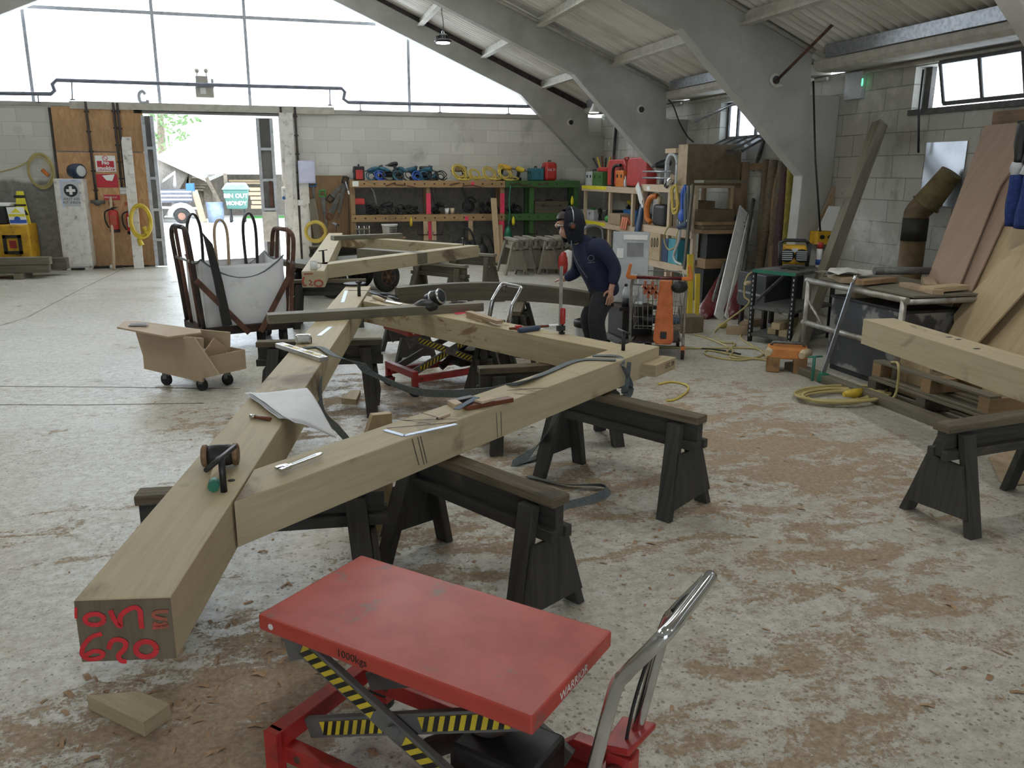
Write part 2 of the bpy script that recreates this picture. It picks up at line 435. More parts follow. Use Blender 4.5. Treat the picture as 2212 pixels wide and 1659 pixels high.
def glassy(name, tint, transp, translu=0.0, rough=.05, noise_dirt=0.0):
    m, nt, b = _new(name); g = G(nt); nt.nodes.remove(b); out = nt.nodes['Material Output']
    tr = g.n('BsdfTransparent'); tr.inputs[0].default_value = (*tint, 1)
    gl = g.n('BsdfGlossy'); gl.inputs['Roughness'].default_value = rough
    tl = g.n('BsdfTranslucent'); tl.inputs[0].default_value = (*tint, 1)
    a = g.n('MixShader'); a.inputs[0].default_value = translu
    if noise_dirt:
        g.set(a.inputs[0], g.math('ADD', g.math('MULTIPLY', g.ramp(g.noise(g.co('Object'), 3, 8, .7), .35, .6), noise_dirt), translu))
    nt.links.new(tr.outputs[0], a.inputs[1]); nt.links.new(tl.outputs[0], a.inputs[2])
    c = g.n('MixShader'); c.inputs[0].default_value = 1 - transp
    nt.links.new(a.outputs[0], c.inputs[1]); nt.links.new(gl.outputs[0], c.inputs[2]); nt.links.new(c.outputs[0], out.inputs[0])
    return m
glassy('gable_sheet', (.93, .96, 1.0), .96, 1.0)
glassy('old_glass', (.9, .94, 1.0), .93, .35, noise_dirt=.5)
glassy('skylight_sheet', (.95, .95, .86), .96, 1.0)
glassy('bottle_clear', (.85, .9, .92), .8, .15)
def emit(name, c, s):
    m, nt, b = _new(name); b.inputs['Base Color'].default_value = (*c, 1); b.inputs['Emission Color'].default_value = (*c, 1); b.inputs['Emission Strength'].default_value = s
emit('lamp_white', (1, .98, .95), 14.0)
emit('lamp_green', (.1, 1, .35), 2.0)

# concrete block walls
def blocks(name, axis, low, paint, mort, limit=None, bw=.5, bh=.2444, dirt=.5, shift=0.0, bumpst=.5, stain=(.13, .12, .1), pale=None):
    m, nt, b = _new(name); g = G(nt)
    t = g.n('TexCoord'); s = g.n('SeparateXYZ'); nt.links.new(t.outputs['Object'], s.inputs[0])
    c = g.n('CombineXYZ'); g.set(c.inputs[0], s.outputs[0 if axis == 'x' else 1]); g.set(c.inputs[1], g.math('ADD', s.outputs[2], shift))
    wob = g.noise(t.outputs['Object'], 4, 4); wv = g.n('Vectmath') if False else None
    br = g.n('TexBrick'); nt.links.new(c.outputs[0], br.inputs['Vector']); br.inputs['Scale'].default_value = 1
    br.inputs['Brick Width'].default_value = bw; br.inputs['Row Height'].default_value = bh; br.inputs['Mortar Size'].default_value = .007; br.inputs['Mortar Smooth'].default_value = .5
    br.inputs['Color1'].default_value = (*paint, 1); br.inputs['Color2'].default_value = (*[x * .86 for x in paint], 1); br.inputs['Mortar'].default_value = (*mort, 1)
    n1 = g.noise(t.outputs['Object'], 1.3, 8, .65, .3); n2 = g.noise(t.outputs['Object'], 9, 8, .75); n3 = g.noise(t.outputs['Object'], 45, 3, .6)
    col = br.outputs['Color']
    if limit is not None:
        f = g.ramp(g.math('ADD', s.outputs[2], g.math('MULTIPLY', g.math('SUBTRACT', n1, .5), .35)), limit + .06, limit - .06)
        col = g.mix(g.math('MULTIPLY', f, .92), col, g.mix(g.ramp(n2, .35, .65), low, tuple(x * .6 for x in low)))
    if pale: col = g.mix(g.ramp(n1, .52, .68), col, pale)
    col = g.mix(g.math('MULTIPLY', g.ramp(n1, .45, .3), dirt), col, stain)
    col = g.mix(g.math('MULTIPLY', g.ramp(n2, .60, .72), dirt), col, tuple(x * .8 for x in stain))
    g.set(b.inputs['Base Color'], col); b.inputs['Roughness'].default_value = .9; b.inputs['Specular IOR Level'].default_value = .2
    h = g.math('ADD', g.math('MULTIPLY', br.outputs['Fac'], -.7), g.math('MULTIPLY', n3, .35))
    g.set(b.inputs['Normal'], g.bump(h, bumpst, .012))
blocks('gable_blocks', 'x', (.25, .24, .22), (.63, .62, .575), (.50, .49, .45), limit=1.62, dirt=.35, shift=.03, bumpst=.35)
blocks('side_blocks', 'y', (.25, .24, .22), (.41, .40, .36), (.25, .24, .21), dirt=.6, bw=.49, bh=.25, shift=-.015, bumpst=.7, stain=(.16, .15, .125), pale=(.54, .53, .50))
# cast concrete of the portal frames
m, nt, b = _new('portal_concrete'); g = G(nt); co = g.co('Object'); n1 = g.noise(co, .9, 8, .6, .4); n2 = g.noise(co, 7, 8, .75); n3 = g.noise(co, 60, 3)
col = g.mix(g.ramp(n1, .35, .65), (.45, .44, .41), (.34, .33, .30)); col = g.mix(g.math('MULTIPLY', g.ramp(n2, .6, .72), .55), col, (.19, .175, .145))
g.set(b.inputs['Base Color'], col); b.inputs['Roughness'].default_value = .88; g.set(b.inputs['Normal'], g.bump(g.math('ADD', n2, g.math('MULTIPLY', n3, .5)), .25, .01))
# roof sheets: streaks run down the slope
m, nt, b = _new('roof_sheets'); g = G(nt); n1 = g.noise(g.co('Object', (.5, 5, .5)), 1.4, 7, .6, .3); n2 = g.noise(g.co('Object', (1, 1, 1)), .7, 5)
col = g.mix(g.ramp(n1, .38, .66), (.76, .735, .68), (.56, .535, .48)); col = g.mix(g.math('MULTIPLY', g.ramp(n2, .5, .7), .35), col, (.35, .32, .27))
g.set(b.inputs['Base Color'], col); b.inputs['Roughness'].default_value = .85

# workshop floor: worn pale paint on concrete under sawdust
m, nt, b = _new('floor_concrete'); g = G(nt); t = g.n('TexCoord'); P = t.outputs['Object']
sx = g.n('SeparateXYZ'); nt.links.new(P, sx.inputs[0])
str_ = g.n('Mapping'); nt.links.new(P, str_.inputs[0]); str_.inputs[2].default_value = (0, 0, .5); str_.inputs[3].default_value = (1.0, 2.2, 1)
a1 = g.noise(P, 16, 10, .85); a2 = g.noise(P, 48, 6, .75); a3 = g.noise(str_.outputs[0], 1.1, 8, .62, .5); a4 = g.noise(P, .45, 5); a5 = g.noise(P, 8, 10, .82, .3)
conc = g.mix(g.ramp(a1, .40, .62), (.61, .60, .55), (.37, .34, .28))
conc = g.mix(g.math('MULTIPLY', g.ramp(a2, .57, .63), .8), conc, (.12, .105, .085))
conc = g.mix(g.math('MULTIPLY', g.ramp(a3, .48, .7), .55), conc, (.42, .365, .275))
conc = g.mix(g.math('MULTIPLY', g.ramp(a4, .45, .65), .25), conc, (.30, .265, .2))
vo = g.n('TexVoronoi'); g.set(vo.inputs['Vector'], P); vo.inputs['Scale'].default_value = 46; sp = g.n('SeparateColor'); nt.links.new(vo.outputs['Color'], sp.inputs[0])
flk = g.math('LESS_THAN', g.math('ADD', vo.outputs['Distance'], g.math('MULTIPLY', a2, .25)), g.math('MULTIPLY', g.math('MULTIPLY', sp.outputs[0], sp.outputs[0]), g.math('ADD', g.math('MULTIPLY', g.ramp(a4, .35, .6), .3), .30)))
conc = g.mix(g.math('MULTIPLY', flk, .72), conc, (.13, .11, .085))
def blob(cx, cy, rx, ry, amp):
    dx = g.math('MULTIPLY', g.math('SUBTRACT', sx.outputs[0], cx), 1 / rx); dy = g.math('MULTIPLY', g.math('SUBTRACT', sx.outputs[1], cy), 1 / ry)
    r = g.math('ADD', g.math('MULTIPLY', dx, dx), g.math('MULTIPLY', dy, dy))
    return g.math('MULTIPLY', g.ramp(r, 1.0, 0.0), amp)
dust = None
for bl in ((-.75, 2.3, 1.0, .9, .22), (-.1, 2.75, .7, .9, .20), (.7, 3.3, 1.0, .9, .12), (1.0, 4.7, 1.1, 1.5, .17), (-.2, 6.2, 1.0, .9, .16), (2.6, 3.9, 1.7, 1.5, .17), (3.4, 4.8, 1.2, 1.3, .15), (1.1, 6.7, 1.3, 1.5, .17), (2.6, 8.3, 1.2, 1.1, .26), (3.2, 6.2, 1.1, 1.8, .12), (2.3, 2.6, 1.0, .9, .12), (1.5, 2.1, .8, .7, .12), (-1.2, 4.4, .9, .6, .10), (.9, 1.9, .8, .6, .1)):
    x = blob(*bl); dust = x if dust is None else g.math('ADD', dust, x)
lf = g.noise(str_.outputs[0], 2.1, 8, .62, .7)
dm = g.ramp(g.math('ADD', g.math('ADD', g.math('ADD', lf, dust), g.math('MULTIPLY', g.math('SUBTRACT', a5, .5), .75)), g.math('MULTIPLY', g.math('SUBTRACT', g.noise(P, 55, 5, .7), .5), .55)), .64, .74)
dcol = g.mix(g.ramp(g.noise(P, 38, 6, .75), .35, .65), (.43, .315, .205), (.25, .172, .107))
col = g.mix(g.math('MULTIPLY', dm, .85), conc, dcol)
# joints in the slab
g.set(b.inputs['Base Color'], col)
wet = g.ramp(g.noise(str_.outputs[0], .55, 5, .6), .42, .6)
ro = g.math('ADD', g.math('MULTIPLY', a1, .40), g.math('SUBTRACT', .17, g.math('MULTIPLY', wet, .08)))
g.set(b.inputs['Roughness'], g.mix(dm, ro, (.95, .95, .95)))
b.inputs['Specular IOR Level'].default_value = .5
h = g.math('ADD', g.math('MULTIPLY', a1, .35), g.math('ADD', g.math('MULTIPLY', a2, .25), g.math('MULTIPLY', g.math('MULTIPLY', dm, g.noise(P, 60, 5, .8)), 1.2)))
g.set(b.inputs['Normal'], g.bump(h, .38, .012))
SKY, SUN, EXPO, LAMP = 4.5, 8.0, 0.32, 15.0
# ------------------------------------------------------------------ the building
YG, XW, RX = 17.55, 6.80, -1.0          # gable inner face, right wall face, ridge line
XL, YN = -8.8, -7.0
def roof_z(x): return 3.24 + .43 * (6.38 - RX) - .43 * abs(x - RX)

mb = MB(); mb.box(XL - .2, XW + .3, YN, YG + .3, -.25, 0); struct(mb.build('floor', 'floor_concrete', origin=False))
mb = MB(); mb.box(-60, 60, YG + .3, 110, -.4, -.02); struct(mb.build('ground', 'yard', origin=False))

mb = MB()
for pts in (((-60, 834), (200, 836), (520, 840)), ((-60, 874), (180, 875), (440, 871)), ((-40, 716), (60, 685), (180, 622), (275, 577))):
    mb = MB(); mb.ribbon([at_z(*p, .0) for p in pts], .016, (0, 0, 1)); struct(mb.build('floor_joint', 'pencil_grey', origin=False))
DX0, DX1 = at_y(318, 400, YG).x, at_y(604, 300, YG).x
WT = at_y(900, 245, YG).z
LZ = at_y(450, 240, YG).z
mb = MB()
mb.box(XL, DX0, YG, YG + .25, 0, WT); mb.box(DX1, XW + .3, YG, YG + .25, 0, WT)
struct(mb.build('wall_back', 'gable_blocks', origin=False))
# coping strip along the wall head
mb = MB(); mb.box(XL, DX0 - 1, YG - .03, YG + .2, WT - .02, WT + .05); mb.box(at_y(722, 240, YG).x, 6.3, YG - .04, YG + .2, WT - .05, WT + .03)
struct(mb.build('trim_1', 'portal_concrete', origin=False))
# concrete lintel with the door rail under it
lx0, lx1 = at_y(150, 225, YG - .06).x, at_y(722, 240, YG - .06).x
l0, l1 = at_y(400, 224, YG - .08).z, at_y(400, 240, YG - .08).z
mb = MB(); mb.box(lx0, lx1, YG - .08, YG + .25, l1, l0); struct(mb.build('trim_2', 'purlin_white', origin=False))
mb = MB(); r0 = at_y(450, 248, YG - .03).z; mb.box(DX0 - .1, DX1, YG - .05, YG + .1, r0, l1); mb.box(DX0 - .1, DX1, YG - .09, YG - .04, r0 + .02, l1 - .03)
struct(mb.build('trim_3', 'door_rail', origin=False))

# right wall with two window openings
def yz(x, y): p = at_x(x, y, XW); return p.y, p.z
w1y1, w1z0 = yz(1968, 240); w1z1 = at_x(1978, 145, XW).z
w2y1, w2z0 = yz(1553, 303); w2z1 = at_x(1560, 222, XW).z; w2y0 = w2y1 - 1.75; w1y0 = w1y1 - 3.1
RW = 3.02
mb = MB()
def wseg(y0, y1, z0, z1): mb.box(XW, XW + .24, y0, y1, z0, z1)
wseg(YN, w1y0, 0, RW); wseg(w1y0, w1y1, 0, w1z0); wseg(w1y0, w1y1, w1z1, RW); wseg(w1y1, w2y0, 0, RW); wseg(w2y0, w2y1, 0, w2z0); wseg(w2y0, w2y1, w2z1, RW); wseg(w2y1, YG, 0, RW)
struct(mb.build('wall_right', 'side_blocks', origin=False))
mb = MB(); mb.box(XL - .24, XL, YN, YG, 0, 3.0); struct(mb.build('wall_left', 'side_blocks', origin=False))
mb = MB(); mb.box(XL, -3.5, YN - .2, YN, 0, 6.4); mb.box(1.5, XW, YN - .2, YN, 0, 6.4); mb.box(-3.5, 1.5, YN - .2, YN, 3.2, 6.4); struct(mb.build('wall_front', 'gable_blocks', origin=False))

# portal frames
PORT = [(17.35, (4.93, 3.37), (6.46, 1.92), (6.42, 3.08), .44, .43), (13.5, (4.73, 3.36), (6.33, 1.80), (6.38, 3.20), .41, .43), (9.4, (4.60, 3.43), (6.36, 1.78), (6.35, 3.25), .43, .42), (5.1, (4.6, 3.4), (6.35, 1.8), (6.36, 3.22), .42, .43), (.9, (4.6, 3.4), (6.35, 1.8), (6.36, 3.22), .42, .43), (-3.3, (4.6, 3.4), (6.35, 1.8), (6.36, 3.22), .42, .43)]
for Y, kn, ha, ea, st, sb in PORT:
    pts = [(ha[0] - .04, 0), (XW, 0), (XW, ea[1] - .5), (ea[0] + .02, ea[1] - .5), ea, (RX, min(ea[1] + st * (ea[0] - RX), roof_z(RX) - .02)), (RX, kn[1] + sb * (kn[0] - RX)), kn, ha]
    mb = MB(); mb.prism([(x, Y, z) for x, z in pts], (0, .2, 0))
    mb.prism([(2 * RX - x, Y, z) for x, z in pts], (0, .2, 0))
    o = mb.build('portal_frame', 'portal_concrete', origin=False, bevel=.012); struct(o)

ge = PORT[0][3];
for sgn in (1, -1):
    q = [(RX + sgn * (ge[0] - RX), ge[1] - .02), (RX, min(ge[1] + .44 * (ge[0] - RX), roof_z(RX) - .02) - .02), (RX, roof_z(RX) + .06), (RX + sgn * 7.7, roof_z(RX + 7.7) + .06)]
    mb = MB(); mb.prism([(x, 17.47, z) for x, z in q], (0, .09, 0)); struct(mb.build('gable_gap_shade', 'conduit', origin=False))  # dark strip closing the gap over the frame, coloured as the gap's shade
# roof sheets with true corrugations, in strips between skylights
def sheet(x0, x1, y0, y1, name='ceiling', mat='roof_sheets', amp=.024, pitch=.146):
    n = max(2, int((y1 - y0) / pitch * 8)); mb = MB()
    def fn(u, v):
        y = y0 + (y1 - y0) * v; x = x0 + (x1 - x0) * u
        return V((x, y, roof_z(x) + .03 + amp * math.sin(2 * PI * y / pitch)))
    mb.grid(fn, 3, n); return struct(mb.build(name, mat, origin=False))
EV = 6.80
sk = [(2.0, 3.25, 14.25, 15.25)]
for k in range(2): sk += [(1.0, 3.6, 10.6 - k * 4.2, 11.7 - k * 4.2), (-5.6, -3.0, 10.6 - k * 4.2, 11.7 - k * 4.2)]  # unseen skylights added to bring in overhead light
ys = sorted({YN, YG + .3} | {s[2] for s in sk} | {s[3] for s in sk})
for a, b2 in zip(ys, ys[1:]):
    holes = sorted([(s[0], s[1]) for s in sk if s[2] <= a + 1e-6 and s[3] >= b2 - 1e-6])
    xs = [XL - .1]
    cur = XL - .1
    segs = []
    for h0, h1 in holes: segs.append((cur, h0)); cur = h1
    segs.append((cur, EV))
    for s0, s1 in segs:
        if s0 < RX < s1: sheet(s0, RX, a, b2); sheet(RX, s1, a, b2)
        else: sheet(s0, s1, a, b2)
for i, s in enumerate(sk):
    sheet(s[0], s[1], s[2], s[3], 'window_%d' % (i + 5), 'skylight_sheet')
# purlins: z-section rails from frame to frame
for X in (5.42, 4.16, 2.9, 1.64, .38, -2.4, -3.66, -4.92, -6.2, -7.42):
    z = roof_z(X) - .005; sg = 1 if X > RX else -1
    mb = MB(); mb.box(X - .02, X + .02, YN, YG, z - .16, z, ax=(0, 1, 0)); mb.box(X - sg * .02, X - sg * .085, YN, YG, z - .16, z - .125, ax=(0, 1, 0)); mb.box(X, X + sg * .07, YN, YG, z - .03, z, ax=(0, 1, 0))
    struct(mb.build('purlin', 'purlin_white', origin=False))
# round bead along the upper edge of each frame
for Y, kn, ha, ea, st, sb in PORT[1:]:
    mb = MB(); mb.cyl((ea[0], Y - .03, ea[1] - .01), (RX, Y - .03, ea[1] + st * (ea[0] - RX) - .01), .03, n=8); struct(mb.build('frame_bead', 'purlin_white', origin=False))

# eaves gutter beam of each bay, metal eaves rail, conduit below
ga = at_x(1776, 118, 6.52); gb = at_x(1776, 146, 6.52)
for y0, y1 in ((PORT[2][0] - 4.05, PORT[2][0] - .06), (PORT[1][0] - 3.85, PORT[1][0] - .06), (PORT[0][0] - 3.65, PORT[0][0])):
    mb = MB(); pr = [(6.33, 3.13), (6.33, 3.06), (6.38, 3.01), (6.5, 3.0), (6.82, 3.02), (6.82, 3.14)]
    mb.prism([(x, y0, z) for x, z in pr], (0, y1 - y0, 0), ax=(0, 1, 0)); struct(mb.build('gutter_beam', 'purlin_white', origin=False, bevel=.008))
    mb = MB(); mb.prism([(x, y0, z) for x, z in ((6.28, 3.131), (6.32, 3.131), (6.30, 3.262), (6.26, 3.262))], (0, y1 - y0 - .3, 0), ax=(0, 1, 0)); struct(mb.build('eaves_rail', 'galvanised', origin=False))
    mb = MB(); mb.cyl((6.765, y0, 2.975), (6.765, y1 + .02, 2.975), .022, n=8); struct(mb.build('wall_pipe', 'purlin_white', origin=False))

# gable glazing: translucent sheets held by bars
gz = YG + .16
def gl_poly(x0, x1, z0, z1=None):
    top = lambda x: min(roof_z(x) - .02, z1 or 99)
    p = [(x0, z0), (x1, z0), (x1, top(x1))]
    if z1 is None and x0 < RX < x1: p.append((RX, top(RX)))
    p.append((x0, top(x0))); return p
bars = [at_y(345, 215, YG + .1).x, at_y(541, 230, YG + .1).x, at_y(885, 240, YG + .1).x]
zb = at_y(340, 28, YG + .1).z
xs = [-8.6, -6.4, -4.2, bars[0], bars[1], bars[1] * .5 + bars[2] * .5, bars[2], 4.4, 6.35]
mb = MB()
for x0, x1 in zip(xs, xs[1:]):
    p = gl_poly(x0, x1, WT + .02); mb.prism([(x, gz, z) for x, z in p], (0, .008, 0))
struct(mb.build('window_1', 'gable_sheet', origin=False))
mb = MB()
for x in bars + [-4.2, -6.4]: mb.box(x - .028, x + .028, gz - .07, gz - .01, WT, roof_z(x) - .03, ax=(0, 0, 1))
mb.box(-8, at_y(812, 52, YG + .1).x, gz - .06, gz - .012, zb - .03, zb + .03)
struct(mb.build('window_frame', 'iron_grey', origin=False))  # bars: glare of the bright glazing put into a paler grey

# side windows
def pane_sash(name, yA, yB, z0, h, tilt, n, base_x):
    """bottom hung steel sash leaning into the room"""
    dx, dz = -math.sin(tilt) * h, math.cos(tilt) * h
    fr = MB(); gl = MB()
    def P(y, t, off=0): return V((base_x + dx * t + off * math.cos(tilt), y, z0 + dz * t))
    for k in range(n + 1):
        y = yA + (yB - yA) * k / n; fr.beam(P(y, 0), P(y, 1), .03, .035, up=(0, 1, 0))
    fr.beam(P(yA, 0), P(yB, 0), .04, .04); fr.beam(P(yA, 1), P(yB, 1), .04, .035)
    gl.quad(P(yA, 0), P(yB, 0), P(yB, 1), P(yA, 1))
    w = struct(fr.build(name, 'window_frame', origin=False)); gl.build('pane', 'old_glass', w)
    return w
sy = at_x(2032, 228, XW + .02).y
pane_sash('window_2', sy - 1.55, sy, w1z0 + .05, w1z1 - w1z0 - .04, math.radians(15), 3, XW + .06)
pane_sash('window_3', w1y0 + .02, sy - 1.72, w1z0 + .05, w1z1 - w1z0 - .04, 0, 2, XW + .16)
mb = MB(); mb.box(XW + .1, XW + .2, sy - 1.72, sy - 1.6, w1z0, w1z1); mb.box(XW - .03, XW + .24, w1y0, w1y1 + .02, w1z0 - .05, w1z0 + .01); mb.box(XW + .14, XW + .2, w1y1 - .09, w1y1, w1z0, w1z1); struct(mb.build('trim_4', 'window_frame', origin=False))
# far side window: fixed light and a sash dropped open on a stay
mb = MB(); mb.box(XW + .12, XW + .18, w2y0, w2y1, w2z0, w2z0 + .05); mb.box(XW + .12, XW + .18, w2y0, w2y1, w2z1 - .05, w2z1)
for y in (w2y0 + .02, w2y0 + .9, w2y1 - .32, w2y1 - .03): mb.box(XW + .12, XW + .18, y - .025, y + .025, w2z0, w2z1, ax=(0, 0, 1))
w = struct(mb.build('window_4', 'window_frame', origin=False)); mb = MB(); mb.quad((XW + .15, w2y0, w2z0), (XW + .15, w2y1, w2z0), (XW + .15, w2y1, w2z1), (XW + .15, w2y0, w2z1)); mb.build('pane', 'old_glass', w)
a = at_x(1532, 298, XW - .32); b2 = at_x(1610, 296, XW - .5)
mb = MB(); h0 = V((XW, w2y1 - .28, w2z0 + .02)); h1 = V((XW, w2y0 + .3, w2z0 + .02)); e0 = V((XW - .42, w2y1 - .1, w2z0 - .2)); e1 = V((XW - .42, w2y0 + .3, w2z0 - .2))
for k in range(5): mb.beam(h0.lerp(h1, k / 4), e0.lerp(e1, k / 4), .03, .03)
mb.beam(h0, h1, .04, .04); mb.beam(e0, e1, .04, .04)
w = struct(mb.build('window_sash', 'window_frame', origin=False)); mb = MB(); mb.quad(h0, h1, e1, e0); mb.build('pane', 'old_glass', w)

# vertical glazing of the open drive-through behind the camera is plain daylight: the near end is left open
# ------------------------------------------------------------------ daylight and lamps
wd = bpy.data.worlds.new('sky'); SC.world = wd; wd.use_nodes = True
bgd = wd.node_tree.nodes['Background']; bgd.inputs[0].default_value = (.80, .90, 1.0, 1); bgd.inputs[1].default_value = SKY
ld = bpy.data.lights.new('sun', 'SUN'); ld.energy = SUN; ld.angle = math.radians(1.2); ld.color = (1, .96, .9)
lo = bpy.data.objects.new('sun', ld); COL.objects.link(lo); lo.rotation_euler = V((.42, -.62, -.74)).to_track_quat('-Z', 'Y').to_euler()
vs = SC.view_settings; SC.display_settings.display_device = 'sRGB'; vs.view_transform = 'Standard'; vs.look = 'None'; vs.gamma = 1; vs.exposure = EXPO
try: vs.use_curve_mapping = False
except Exception: pass
SC.cycles.max_bounces = 10; SC.cycles.diffuse_bounces = 6; SC.cycles.transmission_bounces = 8; SC.cycles.transparent_max_bounces = 12
SC.cycles.sample_clamp_indirect = 6.0
SC.cycles.use_denoising = True

def high_bay(loc, cable_top, label):
    t = thing('high_bay_lamp', label, 'ceiling lamp', loc, 0, None if 'gable' in label else 'added high bay lamps out of view')
    mb = MB(); mb.lathe([(.06, .14), (.08, .11), (.075, .06), (.14, .045), (.15, .02), (.135, 0.0)], loc, 24); mb.build('housing', 'black', t)
    mb = MB()
    for k in range(12):
        a = 2 * PI * k / 12; d = V((math.cos(a), math.sin(a), 0)); mb.beam(V(loc) + d * .05 + V((0, 0, .09)), V(loc) + d * .12 + V((0, 0, .075)), .008, .05)
    mb.build('cooling_fin', 'black', t)
    mb = MB(); mb.lathe([(.115, 0), (.115, -.012), (.08, -.018)], loc, 24); mb.build('diffuser', 'lamp_white', t)
    mb = MB(); mb.tube(catmull([V(loc) + V((0, 0, .14)), V(loc) + V((.01, 0, .3)), V(loc) + V((-.015, 0, .5)), V((loc[0], loc[1], cable_top))], 5), .008, 6); mb.build('cable', 'black_cable', t)
    mb = MB(); mb.tube([V(loc) + V((.02 * math.cos(a), .02 * math.sin(a), .16 + .03 * math.sin(a))) for a in [k * PI / 4 for k in range(8)]], .006, 6, closed=True); mb.build('hook', 'steel', t)
    l = bpy.data.lights.new('lamp', 'AREA'); l.shape = 'DISK'; l.size = .22; l.energy = LAMP; l.color = (1, .97, .92)
    lo = bpy.data.objects.new('lamp', l); COL.objects.link(lo); lo.location = (loc[0], loc[1], loc[2] - .03)
p = at_y(957, 92, 14.9)
high_bay((p.x, p.y, p.z), roof_z(p.x), 'black round high bay lamp hanging lit from the roof near the gable')
for x, y in ((1.0, 6.6), (4.0, 4.6), (-3.2, 6.6), (1.2, .6), (4.3, -.4), (-3.2, 1.0)):  # unseen lamps added as fill light for the foreground
    high_bay((x, y, roof_z(x) - .75), roof_z(x), 'black high bay lamp added out of view to light the near part of the workshop')
# ------------------------------------------------------------------ green oak frame on trestles
ZB, ZT = .56, .74
def at_plane(x, y, P, n):
    d = _ray(x, y); n = V(n); return CAM + d * ((V(P) - CAM).dot(n) / d.dot(n))
pd = V((.1905, 1, 0)).normalized(); pn = V((pd.y, -pd.x, 0))
E0 = V((-.566, 2.139, 0)); E1 = V((-.333, 2.088, 0)); pw = (E1 - E0).dot(pn)
endn = -pd
post = thing('oak_post', 'long squared oak post with red painted marks on its near end', 'oak beam', ((E0 + E1) / 2 + pd * 3).to_tuple()[:2] + (ZB,))
L = 6.05
a, b2 = E0.copy(), E0 + pn * pw
mb = MB(); mb.hexa([a + V((0, 0, ZB)), b2 + V((0, 0, ZB)), b2 + pd * L + V((0, 0, ZB)), a + pd * L + V((0, 0, ZB)), a + V((0, 0, ZT)), b2 + V((0, 0, ZT)), b2 + pd * L + V((0, 0, ZT)), a + pd * L + V((0, 0, ZT))], pd)
mb.build('timber', 'oak', post, bevel=.004)
mb = MB(); o = V((0, 0, .001)); q = -pd * .0015
mb.hexa([a + q + V((0, 0, ZB + .003)), b2 + q + V((0, 0, ZB + .003)), b2 + V((0, 0, ZB + .003)), a + V((0, 0, ZB + .003)), a + q + V((0, 0, ZT - .003)), b2 + q + V((0, 0, ZT - .003)), b2 + V((0, 0, ZT - .003)), a + V((0, 0, ZT - .003))], (0, 0, 1)); mb.build('end_grain', 'oak_end', post)
def ell(cx, cy, rx, ry, n=16, a0=0, a1=2 * PI): return [(cx + rx * math.cos(a0 + (a1 - a0) * k / n), cy + ry * math.sin(a0 + (a1 - a0) * k / n)) for k in range(n + 1)]
sc_ = .3973
def on_end(pts, nrm=endn, P=None):
    return [at_plane(x * sc_, 1000 + y * sc_, (P or a) + q * 2, endn) for x, y in pts]
mb = MB()
for pts, w in (([(413, 785), (414, 845)], .007), (ell(515, 850, 52, 30), .013), (catmull([V((600, 800, 0)), V((622, 850, 0)), V((655, 888, 0)), V((655, 835, 0)), V((692, 800, 0)), V((735, 785, 0)), V((762, 805, 0)), V((766, 850, 0)), V((772, 900, 0))], 5), .013),
               (catmull([V((555, 928, 0)), V((500, 945, 0)), V((458, 990, 0)), V((447, 1040, 0)), V((485, 1066, 0)), V((545, 1058, 0)), V((560, 1032, 0)), V((515, 1022, 0)), V((462, 1046, 0))], 5), .012),
               (catmull([V((590, 1012, 0)), V((610, 968, 0)), V((650, 960, 0)), V((684, 978, 0)), V((676, 1012, 0)), V((645, 1046, 0)), V((660, 1075, 0)), V((690, 1078, 0))], 5), .013), (ell(795, 1012, 56, 42), .015)):
    mb.ribbon(on_end([(p[0], p[1]) for p in pts]), w, endn)
mb.build('red_marks', 'ink_red', post)
mb = MB()
for pts, w in ((catmull([V((915, 806, 0)), V((850, 810, 0)), V((835, 832, 0)), V((880, 846, 0)), V((910, 850, 0))], 4), .01), ([(917, 884), (830, 896)], .011), (ell(870, 850, 40, 34, 12, .5, 2.6), .012)):
    mb.ribbon(on_end([(p[0], p[1]) for p in pts]), w, endn)
mb.build('faded_marks', 'ink_red_faint', post)
mb = MB(); c = at_z(500, 1038, ZT); mb.lathe([(.013, 0), (.013, .0012)], c, 16); mb.build('peg_hole', 'black', post)

def strut(name, label, f0, f1, w, side, z0, z1, mat, skew0=0, skew1=0):
    d = (f1 - f0).normalized(); n = V((-d.y, d.x, 0)) * side
    t = thing(name, label, 'oak beam', ((f0 + f1) / 2 + n * w / 2).to_tuple()[:2] + (z0,))
    A, B, Cc, D = f0, f1, f1 + n * w + d * skew1, f0 + n * w + d * skew0
    mb = MB(); mb.hexa([p + V((0, 0, z)) for z in (z0, z1) for p in ((A, B, Cc, D) if side > 0 else (D, Cc, B, A))], d)
    mb.build('timber', mat, t, bevel=.004); return t, d, n
s1a, s1b = V((-.205, 2.716, 0)), V((2.272, 4.730, 0))
t1, d1, n1 = strut('oak_strut', 'near oak strut running from the post to the strapped corner', s1a, s1b, .205, 1, ZB + .015, ZT, 'oak', skew0=.238)
s2a, s2b = V((.637, 7.09, 0)), V((1.915, 4.70, 0))
t2, d2, n2 = strut('oak_strut', 'far oak strut with brown water stains on its side', s2a, s2b, .195, 1, ZB, ZT, 'oak_water_stain', skew0=-.24, skew1=-.043)
# tenon through the strapped corner, pencil marks on its side
tp = at_z(1365, 781, .675); mb = MB()
ta = s1b - d1 * .25 - n1 * .004; tb = s1b + d1 * .045
mb.beam(ta - n1 * .045 + V((0, 0, .635)), tb - n1 * .045 + V((0, 0, .635)), .10, .075); mb.build('tenon', 'oak_light', t1, bevel=.003)
fp = tb - n1 * .096 + V((0, 0, .64)) - d1 * .09
lettering('ΛEC 39' if False else 'LEC 39', .045, fp - n1 * .001, d1, (0, 0, 1), 'ink_black', t1, 'pencil_marks', depth=.0005)
